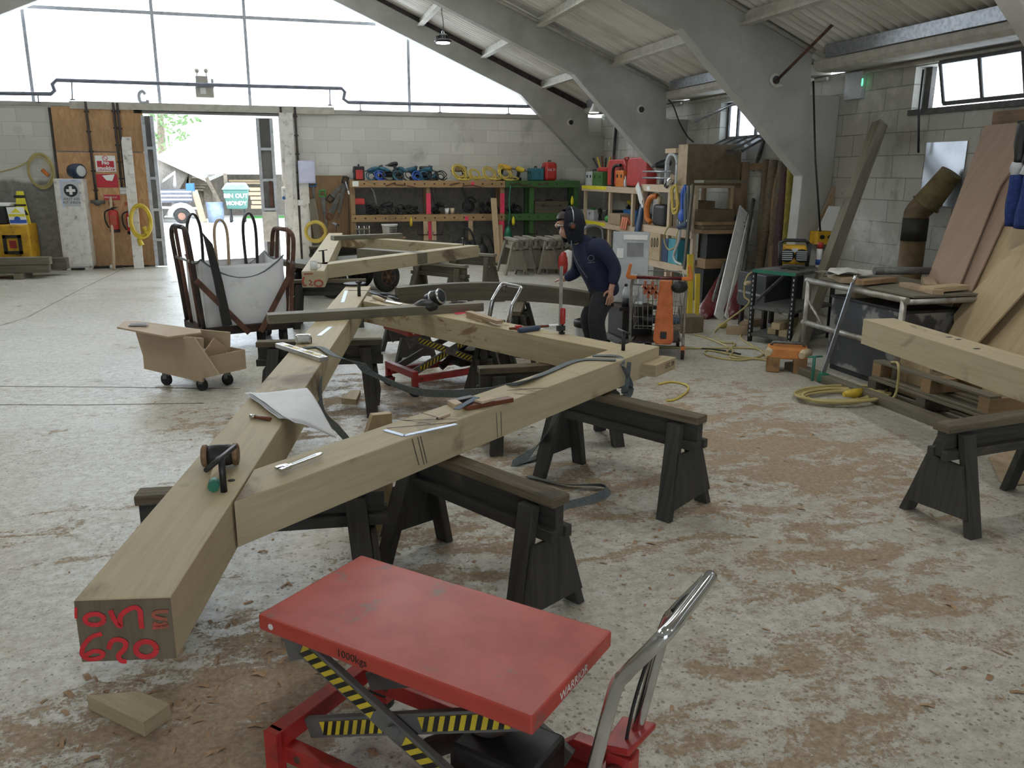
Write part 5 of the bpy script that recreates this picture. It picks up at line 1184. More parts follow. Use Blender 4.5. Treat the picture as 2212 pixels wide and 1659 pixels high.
# sash clamp rising from the far strut
P = zt(1210, 721); hT = height_over(P, 575); t = thing('bar_clamp', 'upright bar clamp with a red handle on the far strut', 'clamp', tuple(P))
mb = MB(); mb.box(P.x - .011, P.x + .011, P.y - .004, P.y + .004, ZT, hT, ax=(0, 0, 1)); mb.build('bar', 'tube_alloy', t)
z0, z1 = height_over(P, 700), height_over(P, 665); mb = MB(); mb.lathe([(.012, 0), (.019, .01), (.019, z1 - z0 - .01), (.013, z1 - z0)], (P.x + .012, P.y - .012, z0), 12); mb.build('handle', 'red_frame', t)
mb = MB(); mb.cyl((P.x + .012, P.y - .012, ZT + .01), (P.x + .012, P.y - .012, z0), .007); mb.cyl((P.x + .012, P.y - .012, ZT), (P.x + .012, P.y - .012, ZT + .014), .018); mb.box(P.x - .025, P.x + .03, P.y - .02, P.y + .012, z0 - .045, z0 - .01); mb.build('screw', 'dark_metal', t)
# black power tool behind the grey timber
c = zt(944, 655, .075); t = thing('power_tool', 'black round power tool with a chrome ring behind the grey timber', 'power tool', (c.x, c.y, ZT))
mb = MB(); mb.ball(c - V((.07, 0, .02)), .095, (1.2, .9, .62)); mb.build('body', 'black', t)
mb = MB(); ax = V((.55, -.5, .25)).normalized(); mb.lathe([(.05, -.09), (.058, -.03), (.058, .035), (.045, .05)], c + V((0, 0, .045)), 20, axis=ax); hd_ = mb.build('head', 'black', t)
for s in (-.045, .03):
    mb = MB(); mb.lathe([(.059, 0), (.063, .004), (.063, .012), (.059, .016)], c + V((0, 0, .045)) + ax * s, 20, axis=ax); mb.build('ring', 'chrome', hd_)
mb = MB(); mb.tube(catmull([c + V((.07, .05, -.02)), c + V((.16, .02, 0)), c + V((.24, .06, -.01))], 5), .006, 6); mb.build('lead', 'black_cable', t)
# chisel and pliers near the far joint
a, b2, c = zt(806, 640, .014), zt(832, 650, .014), zt(866, 657, .006); t = thing('paring_chisel', 'wooden handled chisel with a bright blade near the far joint', 'chisel', tuple(a)); mb = MB(); mb.tube([a, a.lerp(b2, .3), a.lerp(b2, .75), b2], [.013, .019, .015, .011], 10); mb.build('handle', 'handle_ash', t); mb = MB(); mb.beam(b2, c, .04, .008); mb.build('blade', 'chrome', t)
for i, (x0, y0, x1, y1, l) in enumerate(((798, 631, 834, 644, 'black pliers lying at the far joint of the post'), (815, 634, 857, 640, 'dark tool lying at the far joint beyond the chisel'), (838, 640, 862, 648, 'short black tool lying past the chisel at the far joint'))):
    A, B = zt(x0, y0, .012), zt(x1, y1, .012); mb = MB(); mb.tube([A, A.lerp(B, .5) + V((0, .02, 0)), B], [.008, .016, .01], 8); solo(mb, 'hand_tool', 'tool_dark', l, 'tool')
p = zt(766, 612, .02); mb = MB(); mb.lathe([(.05, 0), (.10, .012), (.11, .02), (.09, .018)], p + V((0, 0, -.018)), 18); solo(mb, 'black_dish', 'black', 'shallow black dish on the far end of the oak post', 'dish')
# mug on the rear post
c = zt(678, 583); t = thing('mug', 'white mug standing on the near end of the rear post', 'mug', tuple(c)); mb = MB(); mb.lathe([(.036, 0), (.041, .01), (.043, .1), (.039, .1), (.036, .02), (.01, .014)], c, 20); mb.build('cup', 'enamel_white', t)
mb = MB(); mb.tube(catmull([c + V((.04, 0, .085)), c + V((.075, 0, .075)), c + V((.075, 0, .035)), c + V((.04, 0, .02))], 5), .007, 8); mb.build('handle', 'enamel_white', t)
# lashing strap between post and corner, and its loose tail
def strap(pts, w, label, n=10, twist=None, tilt=0.0):
    P = catmull([V(p) for p in pts], n); mb = MB(); L = []; N = len(P)
    for i, p in enumerate(P):
        d = (P[min(i + 1, N - 1)] - P[max(i - 1, 0)]).normalized(); s = d.cross(V((0, 0, 1))); s = s.normalized() if s.length > .05 else V((1, 0, 0)); u = s.cross(d)
        tw = 0
        if twist:
            f = i / (N - 1)
            for (fa, va), (fb, vb) in zip(twist, twist[1:]):
                if fa <= f <= fb: tw = va + (vb - va) * (f - fa) / max(fb - fa, 1e-6)
        q = s * math.cos(tw) + u * math.sin(tw); L.append((p + q * w / 2, p - q * w / 2, (s * -math.sin(tw) + u * math.cos(tw)) * .002))
    fs = []; R = [[mb.bm.verts.new(x) for x in (a + o, b - V((0, 0, 0)) + o, b - o, a - o)] for a, b, o in L]
    for A_, B_ in zip(R, R[1:]):
        for j in range(4): f = mb.bm.faces.new((A_[j], A_[(j + 1) % 4], B_[(j + 1) % 4], B_[j])); f.smooth = False; fs.append(f)
    fs += [mb.bm.faces.new(R[0]), mb.bm.faces.new(R[-1][::-1])]; bmesh.ops.recalc_face_normals(mb.bm, faces=fs); mb._uv(fs, P[-1] - P[0]); return solo(mb, 'webbing_strap', 'strap_grey', label, 'strap')
H_ = PI / 2
strap([zt(655, 752, .004), zt(690, 750, .006), zt(722, 768, .006), V((.40, 4.85, .70)), at_z(800, 805, .62), at_z(885, 842, .55), at_z(960, 850, .55), at_z(1060, 846, .66), zt(1115, 832, .004), zt(1180, 805, .004), zt(1250, 778, .004), zt(1330, 777, .006)], .05, 'grey webbing strap sagging from the oak post to the corner', 8, [(0, 0), (.2, .2), (.35, .9), (.5, 1.35), (.7, 1.2), (.8, .15), (1, 0)])
f1 = lambda x, y, o=.006: at_plane(x, y, s1a - n1 * o, n1)
strap([zt(1280, 768, .004), zt(1335, 770, .005), f1(1344, 790), f1(1362, 835), f1(1352, 862, .02), V((1.95, 4.5, .50))], .042, 'grey webbing strap wrapped over the near face of the strapped corner', 8, [(0, 0), (.25, 0), (.45, 0), (1, 0)])
strap([f1(1357, 782), f1(1353, 820), f1(1349, 845), f1(1350, 868, .01)], .042, 'second grey band of strap hanging down the strapped corner', 6)
strap([at_z(1205, 885, .52), at_z(1185, 930, .32), at_z(1150, 975, .1), at_z(1108, 1003, .008), at_z(1140, 995, .01), at_z(1185, 975, .03)], .05, 'grey strap tail hanging from the strut to the floor behind the trestle', 8, [(0, .6), (.5, .9), (.7, .2), (1, 0)])
strap([at_z(1140, 1028, .01), at_z(1220, 1046, .02), at_z(1300, 1048, .03), at_z(1312, 1062, .03), at_z(1280, 1078, .02), at_z(1225, 1092, .012), at_z(1200, 1104, .01)], .05, 'loose loop of grey strap lying on the floor past the trestle', 8, [(0, .1), (.5, 1.0), (1, .4)])
strap([V((.16, 4.55, .70)), at_z(695, 890, .45), at_z(728, 925, .2), at_z(755, 955, .03)], .045, 'dark strap hanging behind the plans down to the floor', 8, [(0, 1.2), (.5, .8), (1, 1.4)])
# offcuts on the floor
def off(poly, h, mat, label, name='timber_offcut'):
    mb = MB(); mb.prism([at_z(x, y, 0) for x, y in poly], (0, 0, h)); return solo(mb, name, mat, label, 'offcut', bevel=.002)
mb = MB(); top = [at_z(x, y, .055) for x, y in ((187, 1502), (304, 1492), (368, 1521), (309, 1561))]; mb.prism([V((p.x, p.y, 0)) for p in top], (0, 0, .055)); solo(mb, 'timber_offcut', 'oak_light', 'large angular oak offcut on the floor at the bottom left', 'offcut', bevel=.002)
mb = MB(); top = [at_z(x, y, .045) for x, y in ((737, 860), (757, 842), (779, 842), (770, 863))]; mb.prism([V((p.x, p.y, 0)) for p in top], (0, 0, .045)); solo(mb, 'timber_offcut', 'oak_light', 'small angular offcut on the floor near the second lift table', 'offcut', bevel=.002)
A = at_z(822, 960, .0); B = at_z(826, 893, .34); mb = MB(); q = [at_plane(x, y, V((.42, 3.98, 0)), V((-.2, 1, 0))) for x, y in ((772, 1000), (805, 897), (847, 893), (850, 1150), (765, 1150))]; mb.prism(q, V((-.1, .5, 0)).normalized() * .045, ax=(0, 0, 1)); solo(mb, 'slotted_board', 'plywood_pale', 'upright pale board with two saw cuts behind the near strut', 'board', bevel=.002)
for x0, y0, x1, y1 in ():
    pass
c = at_z(640, 1382); mb = MB(); mb.box(c.x - .05, c.x + .06, c.y - .03, c.y + .03, 0, .06); solo(mb, 'timber_offcut', 'oak_light', 'small offcut on the floor behind the foreground lift table', 'offcut', bevel=.002)
mb = MB(); q = [at_z(x, y, .004) for x, y in ((2135, 988), (2225, 962), (2300, 1040), (2165, 1050))]; mb.prism(q, (0, 0, .006)); solo(mb, 'cardboard_sheet', 'card_tan', 'brown cardboard sheet on the floor at the right edge', 'cardboard')
# ------------------------------------------------------------------ bulk bag on a steel trolley
FL, FR, BL = at_z(437, 722, .2), at_z(637, 702, .2), at_z(408, 700, .2)
ux = (FR - FL); Lx = ux.length; ux.normalize(); uy = V((-ux.y, ux.x, 0)); Ly = .72
bc = FL + ux * Lx / 2 + uy * Ly / 2; bc.z = 0
t = thing('bag_trolley', 'black steel trolley with tall end racks holding a white bulk bag', 'trolley', tuple(bc), math.atan2(ux.y, ux.x))
hx, hy = Lx / 2, Ly / 2
def LB(n, m, mb, **k): return mb.build(n, m, t, local=True, **k)
mb = MB(); mb.box(-hx, hx, -hy, -hy + .06, .17, .25); mb.box(-hx, hx, hy - .06, hy, .17, .25); mb.box(-hx, -hx + .06, -hy, hy, .17, .25); mb.box(hx - .06, hx, -hy, hy, .17, .25); mb.box(-hx + .05, hx - .05, -hy + .05, hy - .05, .19, .205); LB('base_frame', 'black_steel', mb)
htop = height_over(FL + uy * .1, 492)
for s in (-1, 1):
    hh = htop if s < 0 else htop - .06
    for y in (-hy + .03, hy - .03):
        mb = MB(); mb.tube(catmull([V((s * (hx - .03), y, .2)), V((s * (hx + .01), y, .7)), V((s * (hx + .05), y, hh - .12)), V((s * (hx + .05), y * .78, hh - .02)), V((s * (hx + .05), y * .4, hh))], 4), .024, 8); LB('rack_upright', 'rust_steel' if s > 0 else 'black_steel', mb)
    for y in (-.2, .15):
        mb = MB(); mb.cyl((s * (hx - .03), y, .2), (s * (hx + .05), y, hh - .02), .02); LB('rack_bar', 'rust_steel', mb)
    mb = MB(); mb.cyl((s * (hx + .05), -hy * .45, hh), (s * (hx + .05), hy * .45, hh), .024); LB('rack_top', 'rust_steel' if s > 0 else 'black_steel', mb)
    mb = MB(); mb.cyl((s * (hx + .03), -hy, hh - .33), (s * (hx + .03), hy, hh - .33), .016); LB('rack_rail', 'steel', mb)
    mb = MB(); mb.beam((s * (hx + .02), -hy - .02, .75 if s < 0 else .82), (s * .06 + .04, -hy - .03, .17), .02, .055, up=(0, 1, 0), roll=PI / 2); LB('diagonal_brace', 'rust_steel', mb)
mb = MB(); mb.prism([(-hx + .08, -hy - .035, 1.22), (-hx + .17, -hy - .035, 1.10), (-hx + .24, -hy - .035, .72), (-hx + .30, -hy - .04, .27), (-hx + .20, -hy - .04, .26), (-hx + .15, -hy - .035, .75)], (0, .03, 0)); LB('hanging_strap', 'black', mb, bevel=.01)
for x, y in ((-hx + .12, -hy + .1), (hx - .1, -hy + .1), (-hx + .12, hy - .1), (hx - .1, hy - .1), (.15, -hy + .12)):
    mb = MB(); mb.cyl((x - .025, y, .075), (x + .025, y, .075), .075, n=18); mb.box(x - .035, x + .035, y - .04, y + .04, .08, .18); LB('castor', 'black_rubber', mb)
# the bag itself
t = thing('bulk_bag', 'white woven bulk bag with a sagging open top on the black trolley', 'bag', tuple(bc + V((0, 0, .206))), math.atan2(ux.y, ux.x))
bx, by, bh = hx - .06, hy - .06, height_over(FL + uy * .05, 562) - .206
mb = MB(); N = 64
def per(u):
    a = u * 4; k = int(a) % 4; f = a - int(a); c = [(-1, -1), (1, -1), (1, 1), (-1, 1)]; p, q = c[k], c[(k + 1) % 4]; return p[0] + (q[0] - p[0]) * f, p[1] + (q[1] - p[1]) * f, f, k
def bag(u, v):
    x, y, f, k = per(u); z = v * bh; e = 4 * f * (1 - f); bul = .05 * math.sin(PI * min(v * 1.1, 1)) * e
    if v > .92: sag = .13 * e * (v - .92) / .08; z -= sag * (1.6 if k in (0, 2) else .5)
    px, py = x * bx * (1 + bul * .6), y * by * (1 + bul)
    wv = .018 * mnoise.noise(V((px * 3, py * 3, z * 4 + 3)))+ .008 * mnoise.noise(V((px * 9, py * 9, z * 10)))
    return V((px * (1 + wv), py * (1 + wv) , z))
rg = [[mb.bm.verts.new(bag((i % N) / N, j / 22)) for i in range(N)] for j in range(23)]; fs = [mb.bm.faces.new(rg[0][::-1])]
for A_, B_ in zip(rg, rg[1:]):
    for i in range(N): f = mb.bm.faces.new((A_[i], A_[(i + 1) % N], B_[(i + 1) % N], B_[i])); f.smooth = True; fs.append(f)
inner = [[mb.bm.verts.new(v.co * 1.0 + V((-.012 * (1 if v.co.x > 0 else -1), -.012 * (1 if v.co.y > 0 else -1), -.35 * j))) for v in rg[-1]] for j in (0, 1)]
for A_, B_ in ((rg[-1], inner[0]), (inner[0], inner[1])):
    for i in range(N): f = mb.bm.faces.new((A_[i], A_[(i + 1) % N], B_[(i + 1) % N], B_[i])); f.smooth = True; fs.append(f)
fs.append(mb.bm.faces.new(inner[1])); bmesh.ops.recalc_face_normals(mb.bm, faces=fs); mb._uv(fs, (1, 0, 0)); mb.build('bag_body', 'bag_white', t, local=True)
mb = MB(); mb.tube([v for v in [bag(k / 48, 1.0) * 1.006 for k in range(48)]], .009, 6, closed=True); mb.build('rim_cord', 'strap_grey', t, local=True)
for x, y, h, m in ((-bx * .1, by * .95, .34, 'card_tan'), (bx * .62, by * .9, .40, 'black'), (-bx * .95, -by * .2, .42, 'black')):
    mb = MB(); w_ = .06; pts = catmull([V((x - w_, y, bh - .2)), V((x - w_ * 1.15, y, bh + h * .6)), V((x - w_ * .5, y, bh + h)), V((x + w_ * .5, y, bh + h)), V((x + w_ * 1.15, y, bh + h * .6)), V((x + w_, y, bh - .2))], 5); mb.tube(pts, .045, 8, flat=.25); mb.build('lifting_loop', m, t, local=True)

# ------------------------------------------------------------------ plywood tool cart with overhanging lid
wl_, wm_, wr_ = at_z(355, 833), at_z(432, 845), at_z(487, 833)
cz = .105
t = thing('tool_cart', 'low plywood tool cart on castors with a wide overhanging top', 'cart', tuple((wl_ + wm_) / 2))
# front panel plane runs from left castor to middle castor
fd = (V((wm_.x, wm_.y, 0)) - V((wl_.x, wl_.y, 0))).normalized(); fn = V((fd.y, -fd.x, 0))
P0 = wm_ + fn * .03
fp = lambda x, y: at_plane(x, y, P0, fn)
mb = MB(); front = [fp(313, 797), fp(441, 825), fp(444, 727), fp(398, 729), fp(288, 720)]; front[0] = fp(309, 768); pts = [fp(311, 797), fp(437, 826), fp(437, 731), fp(292, 716), fp(309, 770)]
mb.prism(pts, -fn * .018); mb.build('front_panel', 'mdf', t, bevel=.002)
bk = -fn * .30
mb = MB(); mb.prism([p + bk for p in pts], -fn * .018); mb.build('back_panel', 'mdf', t, bevel=.002)
tl, tr = fp(256, 710), fp(366, 729); tl2, tr2 = fp(365, 729), fp(434, 722)
zt_ = (pts[3].z + pts[2].z) / 2
top = [at_z(253, 710, zt_ + .03), at_z(364, 731, zt_), at_z(435, 722, zt_), at_z(433, 715, zt_), at_z(300, 697, zt_ + .03), at_z(268, 698, zt_ + .03)]
mb = MB(); mb.prism(top, (0, 0, .016)); mb.build('lid', 'mdf', t, bevel=.003)
mb = MB(); q0, q1, q2, q3 = fp(400, 729), fp(424, 727), fp(478, 808), fp(455, 814)
for p in (q0, q1, q2, q3): p += fn * .012
mb.prism([q0, q1, q2, q3], fn * .014); mb.build('strut_board', 'mdf', t, bevel=.002)
# open rear tray
tr0, tr1, tr2_ = fp(437, 826), at_z(531, 797, .13), None
A = fp(440, 822); B = at_z(531, 796, .13); A.z = B.z = .13; td = (B - A).normalized(); tn = V((-td.y, td.x, 0)); Lt = (B - A).length
hz = .17
mb = MB(); mb.beam(A + V((0, 0, .006)) + tn * .15, B + V((0, 0, .006)) + tn * .15, .3, .012); mb.build('tray_floor', 'mdf', t)
for p, q in ((A, B), (A + tn * .3, B + tn * .3), (B, B + tn * .3), (A + td * Lt * .62, A + td * Lt * .62 + tn * .3)):
    mb = MB(); mb.beam(p + V((0, 0, hz / 2)), q + V((0, 0, hz / 2)), .012, hz); mb.build('tray_side', 'mdf', t)
mb = MB(); g0 = fp(448, 762); mb.prism([A + V((0, 0, .0)) + tn * .04 + td * .03, A + tn * .04 + td * .30, A + tn * .04 + td * .29 + V((0, 0, .2)), A + tn * .04 + td * .17 + V((0, 0, .31)), A + tn * .04 + td * .03 + V((0, 0, .18))], tn * .016); mb.build('gable_board', 'plywood', t, bevel=.002)
for w_ in (wl_, wm_, wr_, wl_ - fn * .32 + fd * .02):
    c = V((w_.x, w_.y, .05)) - fn * .03; mb = MB(); mb.cyl(c - fd * .0 + fd.cross(V((0, 0, 1))) * .018, c - fd.cross(V((0, 0, 1))) * .018, .05, n=20); wh = mb.build('castor', 'black_rubber', t)
    mb = MB(); mb.box(c.x - .028, c.x + .028, c.y - .028, c.y + .028, .06, .125); mb.build('castor_fork', 'dull_metal', wh)
u = at_z(299, 702, zt_ + .046); t2 = thing('mobile_phone', 'black phone lying on the overhanging top of the plywood cart', 'phone', tuple(u))
mb = MB(); mb.box(u.x - .075, u.x + .075, u.y - .04, u.y + .04, zt_ + .046, zt_ + .056, ax=(1, 0, 0)); mb.build('body', 'pale_grey_plastic', t2, bevel=.004)
mb = MB(); mb.box(u.x - .068, u.x + .068, u.y - .036, u.y + .036, zt_ + .056, zt_ + .0575, ax=(1, 0, 0)); mb.build('screen', 'black', t2)
p = A + tn * .14 + td * .12; mb = MB(); mb.lathe([(.04, 0), (.045, .1), (.03, .16), (.012, .2)], p + V((0, 0, .013)), 14); solo(mb, 'plastic_bag', 'clear_plastic', 'crumpled clear plastic inside the tray of the plywood cart', 'bag')

# ------------------------------------------------------------------ second frame at the back
def beam4(name, label, p0, p1, w, z0, z1, mat, side=1, grp=None, cat='oak beam'):
    d = (p1 - p0).normalized(); n = V((-d.y, d.x, 0)) * side; mb = MB(); c = n * w / 2
    mb.beam(V((p0.x, p0.y, (z0 + z1) / 2)) + c, V((p1.x, p1.y, (z0 + z1) / 2)) + c, w, z1 - z0); return solo(mb, name, mat, label, cat, grp, bevel=.005), d
a, b2 = at_z(653, 622, ZB), at_z(702, 620, ZB); pe = at_z(727, 500, ZT)
rd = (V((pe.x, pe.y, 0)) - V(((a.x + b2.x) / 2, (a.y + b2.y) / 2, 0))); rl = rd.length - .4; rd.normalize(); rn = V((rd.y, -rd.x, 0))
m0 = V(((a.x + b2.x) / 2, (a.y + b2.y) / 2, ZB))
rp = thing('oak_post', 'long oak post of the rear frame with faded red marks and a mug on it', 'oak beam', tuple(m0 + rd * 3))
mb = MB(); mb.beam(m0 + V((0, 0, .09)), m0 + rd * rl + V((0, 0, .09)), .245, .18); mb.build('timber', 'oak', rp, bevel=.004)
on2 = lambda pts: [at_plane(x, y, m0 - rd * .003, rd) for x, y in pts]
mb = MB(); mb.ribbon(on2(ell(688, 612, 9, 6.5)), .02, -rd); mb.ribbon(on2([(657, 598), (654, 606), (656, 616), (662, 617)]), .02, -rd); mb.ribbon(on2([(668, 605), (674, 609), (668, 615), (676, 616)]), .016, -rd); mb.ribbon(on2([(656, 592), (676, 591)]), .014, -rd); mb.build('red_marks', 'ink_red_faint', rp)
v = lambda x, y, z=ZT: V((*at_z(x, y, z)[:2], 0))
beam4('oak_strut', 'near strut of the rear frame above the wagon wheels', v(708, 571), v(1035, 530), .20, ZB + .01, ZT, 'oak', 1)
beam4('oak_strut', 'far strut of the rear frame beneath the back shelves', v(1005, 527), v(738, 508), .2, ZB + .01, ZT, 'oak_water_stain', 1)
beam4('oak_brace', 'grey sided brace between post and near strut of the rear frame', v(905, 547), v(770, 537), .18, ZB + .03, ZT, 'grey_timber', -1)
A, B = v(718, 519), v(866, 513); mb = MB(); mb.beam(A + V((0, 0, ZT + .036)), B + V((0, 0, ZT + .036)), .16, .07); solo(mb, 'squared_timber', 'grey_timber', 'grey timber lying across the rear frame below the white tub', 'timber', bevel=.005)
mb = MB(); q = v(1035, 530); d_ = (v(1035, 530) - v(708, 571)).normalized(); n_ = V((-d_.y, d_.x, 0)); mb.beam(q - d_ * .1 + n_ * .1 + V((0, 0, .65)), q + d_ * .12 + n_ * .1 + V((0, 0, .65)), .08, .07); solo(mb, 'oak_tenon', 'oak_light', 'stub of oak protruding from the corner of the rear frame', 'oak beam', bevel=.003)
# wagon below the rear frame
w0, w1 = at_z(720, 644), at_z(835, 630); wd_ = (w1 - w0).normalized(); wn = V((-wd_.y, wd_.x, 0)); wc = (w0 + w1) / 2 + wn * .32; wc.z = 0
t = thing('flat_wagon', 'dark flat bed wagon on four rubber wheels under the rear frame', 'wagon', tuple(wc), math.atan2(wd_.y, wd_.x))
hw = (w1 - w0).length / 2; R = .235
mb = MB(); mb.box(-hw - .45, hw + .3, -.33, .33, .46, .53, ax=(1, 0, 0)); mb.build('bed', 'dark_timber', t, local=True, bevel=.005)
for s in (-1, 1):
    mb = MB(); mb.box(-hw - .4, hw + .25, s * .2 - .03, s * .2 + .03, .36, .46, ax=(1, 0, 0)); mb.build('chassis_rail', 'black_steel', t, local=True)
for x in (-hw, hw):
    mb = MB(); mb.cyl((x, -.33, R), (x, .33, R), .025); mb.box(x - .03, x + .03, -.2, .2, R, .38); mb.build('axle', 'black_steel', t, local=True)
    for s in (-1, 1):
        y = s * .33; mb = MB(); mb.lathe([(R * .62, -.05), (R * .92, -.055), (R, -.03), (R, .03), (R * .92, .055), (R * .62, .05)], (x, y, R), 28, axis=(0, 1, 0)); wh = mb.build('wheel', 'black_rubber', t, local=True)
        mb = MB(); mb.lathe([(R * .62, -.035), (R * .56, -.058), (R * .52, -.035), (R * .18, -.02), (R * .16, -.05), (.02, -.052)], (x, y, R), 24, axis=(0, 1, 0)); mb.build('hub', 'wheel_hub', wh, local=True)
        for k in range(6):
            a_ = PI * k / 3; mb = MB(); dr = V((math.cos(a_), 0, math.sin(a_))); mb.beam(V((x, y - .056, R)) + dr * .04, V((x, y - .056, R)) + dr * R * .52, .03, .008, up=(0, 1, 0)); mb.build('spoke', 'rust_steel', wh, local=True)
mb = MB(); mb.tube(catmull([V((hw + .3, -.1, .42)), V((hw + .8, -.25, .38)), V((hw + 1.35, -.2, .47))], 6), .018, 6); mb.build('tow_bar', 'tube_alloy', t, local=True)
# trestles of the rear frame
def tr2(x0, y0, x1, y1, lab, z=ZB - .002, **k):
    A, B = at_z(x0, y0, z), at_z(x1, y1, z); return trestle((A.x, A.y), (B.x, B.y), lab, **k)
tr2(1008, 573, 893, 563, 'grey trestle under the corner of the rear frame, ahead of the others', wood_='dark_timber', topw='trestle_pale')
tr2(1070, 549, 975, 543, 'grey trestle at the right end of the rear frame with a bleached top', wood_='dark_timber', topw='trestle_pale')
A = at_z(690, 585, ZB); trestle((.05, 10.2), (.95, 10.1), 'dark trestle under the near end of the rear oak post', wood_='trestle_wood')
trestle((.45, 14.9), (1.45, 14.8), 'dark trestle under the far end of the rear oak post', wood_='trestle_wood')
# ------------------------------------------------------------------ shelving along the gable and in the corner
def bx(name, mat, label, cat, x0, x1, y0, y1, z0, z1, grp=None, bevel=.004, ax=None):
    mb = MB(); mb.box(min(x0, x1), max(x0, x1), min(y0, y1), max(y0, y1), min(z0, z1), max(z0, z1), ax); return solo(mb, name, mat, label, cat, grp, bevel=bevel)
def pbx(t, name, mat, x0, x1, y0, y1, z0, z1, bevel=.003, ax=None):
    mb = MB(); mb.box(min(x0, x1), max(x0, x1), min(y0, y1), max(y0, y1), min(z0, z1), max(z0, z1), ax); return mb.build(name, mat, t, bevel=bevel)
def holes(name, base, h, axis=0, pitch=.2, r=.018):
    wood(name, *base); nt = MAT[name].node_tree; g = G(nt); b = nt.nodes['Principled BSDF']; src = b.inputs['Base Color'].links[0].from_socket
    s = g.n('SeparateXYZ'); nt.links.new(g.co('Object'), s.inputs[0]); fx = g.math('SUBTRACT', g.math('FRACT', g.math('DIVIDE', s.outputs[axis], pitch)), .5); fx = g.math('MULTIPLY', fx, pitch); fz = g.math('SUBTRACT', s.outputs[2], h)
    d = g.math('ADD', g.math('MULTIPLY', fx, fx), g.math('MULTIPLY', fz, fz)); nt.links.new(g.mix(g.math('LESS_THAN', d, r * r), src, (.05, .03, .02)), b.inputs['Base Color'])
YF, ST, SM = 17.0, 1.645, .975
sx_ = lambda x: at_y(x, 420, YF).x
wood('green_wood', (.065, .17, .05), (.045, .12, .035), (.03, .04, .025), .6)
def rail_mat(nm, base, z): holes(nm, base, z, 0, .2)
PO = ((.40, .26, .13), (.30, .185, .085), (.1, .065, .035), .55); GW = ((.065, .17, .05), (.045, .12, .035), (.03, .04, .025), .6)
def shelf_unit(label, x0, x1, posts, wd_, base, tag_):
    t = thing('shelf_unit', label, 'shelving', ((x0 + x1) / 2, YF + .22, 0))
    for zt_ in (ST, SM):
        pbx(t, 'shelf_board', wd_, x0, x1, YF + .03, YG - .06, zt_ - .03, zt_)
        nm = 'rail_%s_%d' % (tag_, int(zt_ * 10)); rail_mat(nm, base, zt_ - .065); pbx(t, 'front_rail', nm, x0, x1, YF - .01, YF + .03, zt_ - .135, zt_)
    for px_, m in posts:
        pbx(t, 'post', wd_, px_ - .045, px_ + .045, YF + .03, YF + .09, 0, ST - .03, ax=(0, 0, 1)); pbx(t, 'rear_post', wd_, px_ - .04, px_ + .04, YG - .14, YG - .06, 0, ST - .03, ax=(0, 0, 1))
        if m: pbx(t, 'pink_paint', 'neon_pink', px_ - .047, px_ + .047, YF + .026, YF + .03, SM + .01, SM + .42, 0); pbx(t, 'pink_paint', 'neon_pink', px_ - .047, px_ + .047, YF + .026, YF + .03, SM - .5, SM - .14, 0)
    return t
xg = sx_(1091)
shelf_unit('long old pine shelf unit of two tiers along the gable wall', sx_(757), xg, ((sx_(762), 0), (sx_(926), 1), (sx_(1086), 1)), 'pine_old', PO, 'a')
shelf_unit('green painted shelf unit continuing the pine one into the corner', xg + .005, sx_(1252), ((sx_(1150), 0), (sx_(1246), 0)), 'green_wood', GW, 'b')
for x in (918, 936, 1016): bx('hanging_plate', 'pine', {918: 'pale ply plate hung left of the pink painted post under the lower shelf', 936: 'pale ply plate hung right of the pink painted post under the lower shelf', 1016: 'pale ply plate hung by itself under the lower shelf'}[x], 'board', sx_(x - 5), sx_(x + 5), YF - .015, YF + .002, SM - .52, SM - .137)
for x, y, l in ((1021, 398, 'pink sticker on the upper shelf rail'), (1008, 472, 'pink sticker on the lower shelf rail')):
    p = at_y(x, y, YF - .012); bx('pink_sticker', 'neon_pink', l, 'sticker', p.x - .035, p.x + .035, YF - .014, YF - .011, p.z - .04, p.z + .04, bevel=0)
p = at_y(768, 397, YF - .012); bx('paper_label', 'paper_white', 'white paper label at the left end of the upper shelf rail', 'label', p.x - .06, p.x + .06, YF - .014, YF - .011, p.z - .05, p.z + .05, bevel=0)
bx('pink_board', 'neon_pink', 'bright pink board below the lower shelf by the green unit', 'board', sx_(1077), sx_(1088), YF - .03, YF - .012, SM - .52, SM - .137)

def case(name, mat, label, x0, x1, y0, y1, z, h, hm='black', cat='tool case', bev=.03, grp=None):
    t = thing(name, label, cat, ((x0 + x1) / 2, (y0 + y1) / 2, z), 0, grp); pbx(t, 'shell', mat, x0, x1, y0, y1, z, z + h, bev)
    mb = MB(); xm = (x0 + x1) / 2; ym = (y0 + y1) / 2
    if abs(x1 - x0) >= abs(y1 - y0): pts = [(xm - .07, ym, z + h - .005), (xm - .06, ym, z + h + .03), (xm + .06, ym, z + h + .03), (xm + .07, ym, z + h - .005)]
    else: pts = [(xm, ym - .07, z + h - .005), (xm, ym - .06, z + h + .03), (xm, ym + .06, z + h + .03), (xm, ym + .07, z + h - .005)]
    mb.tube(pts, .012, 6); mb.build('handle', hm, t)
    for f in (.25, .75):
        mb = MB()
        if abs(x1 - x0) >= abs(y1 - y0): xx = x0 + (x1 - x0) * f; mb.box(xx - .025, xx + .025, min(y0, y1) - .01, min(y0, y1) + .005, z + h * .55, z + h * .75)
        else: yy = y0 + (y1 - y0) * f; mb.box(min(x0, x1) - .01, min(x0, x1) + .005, yy - .025, yy + .025, z + h * .55, z + h * .75)
        mb.build('catch', hm, t)
    return t
t = case('tool_case', 'black', 'black toolbox with a red front at the left end of the upper shelf', sx_(768), sx_(790), YF + .05, YF + .4, ST, .27, 'black', bev=.015); pbx(t, 'red_front', 'red_plastic', sx_(771), sx_(786), YF + .042, YF + .052, ST + .02, ST + .2)
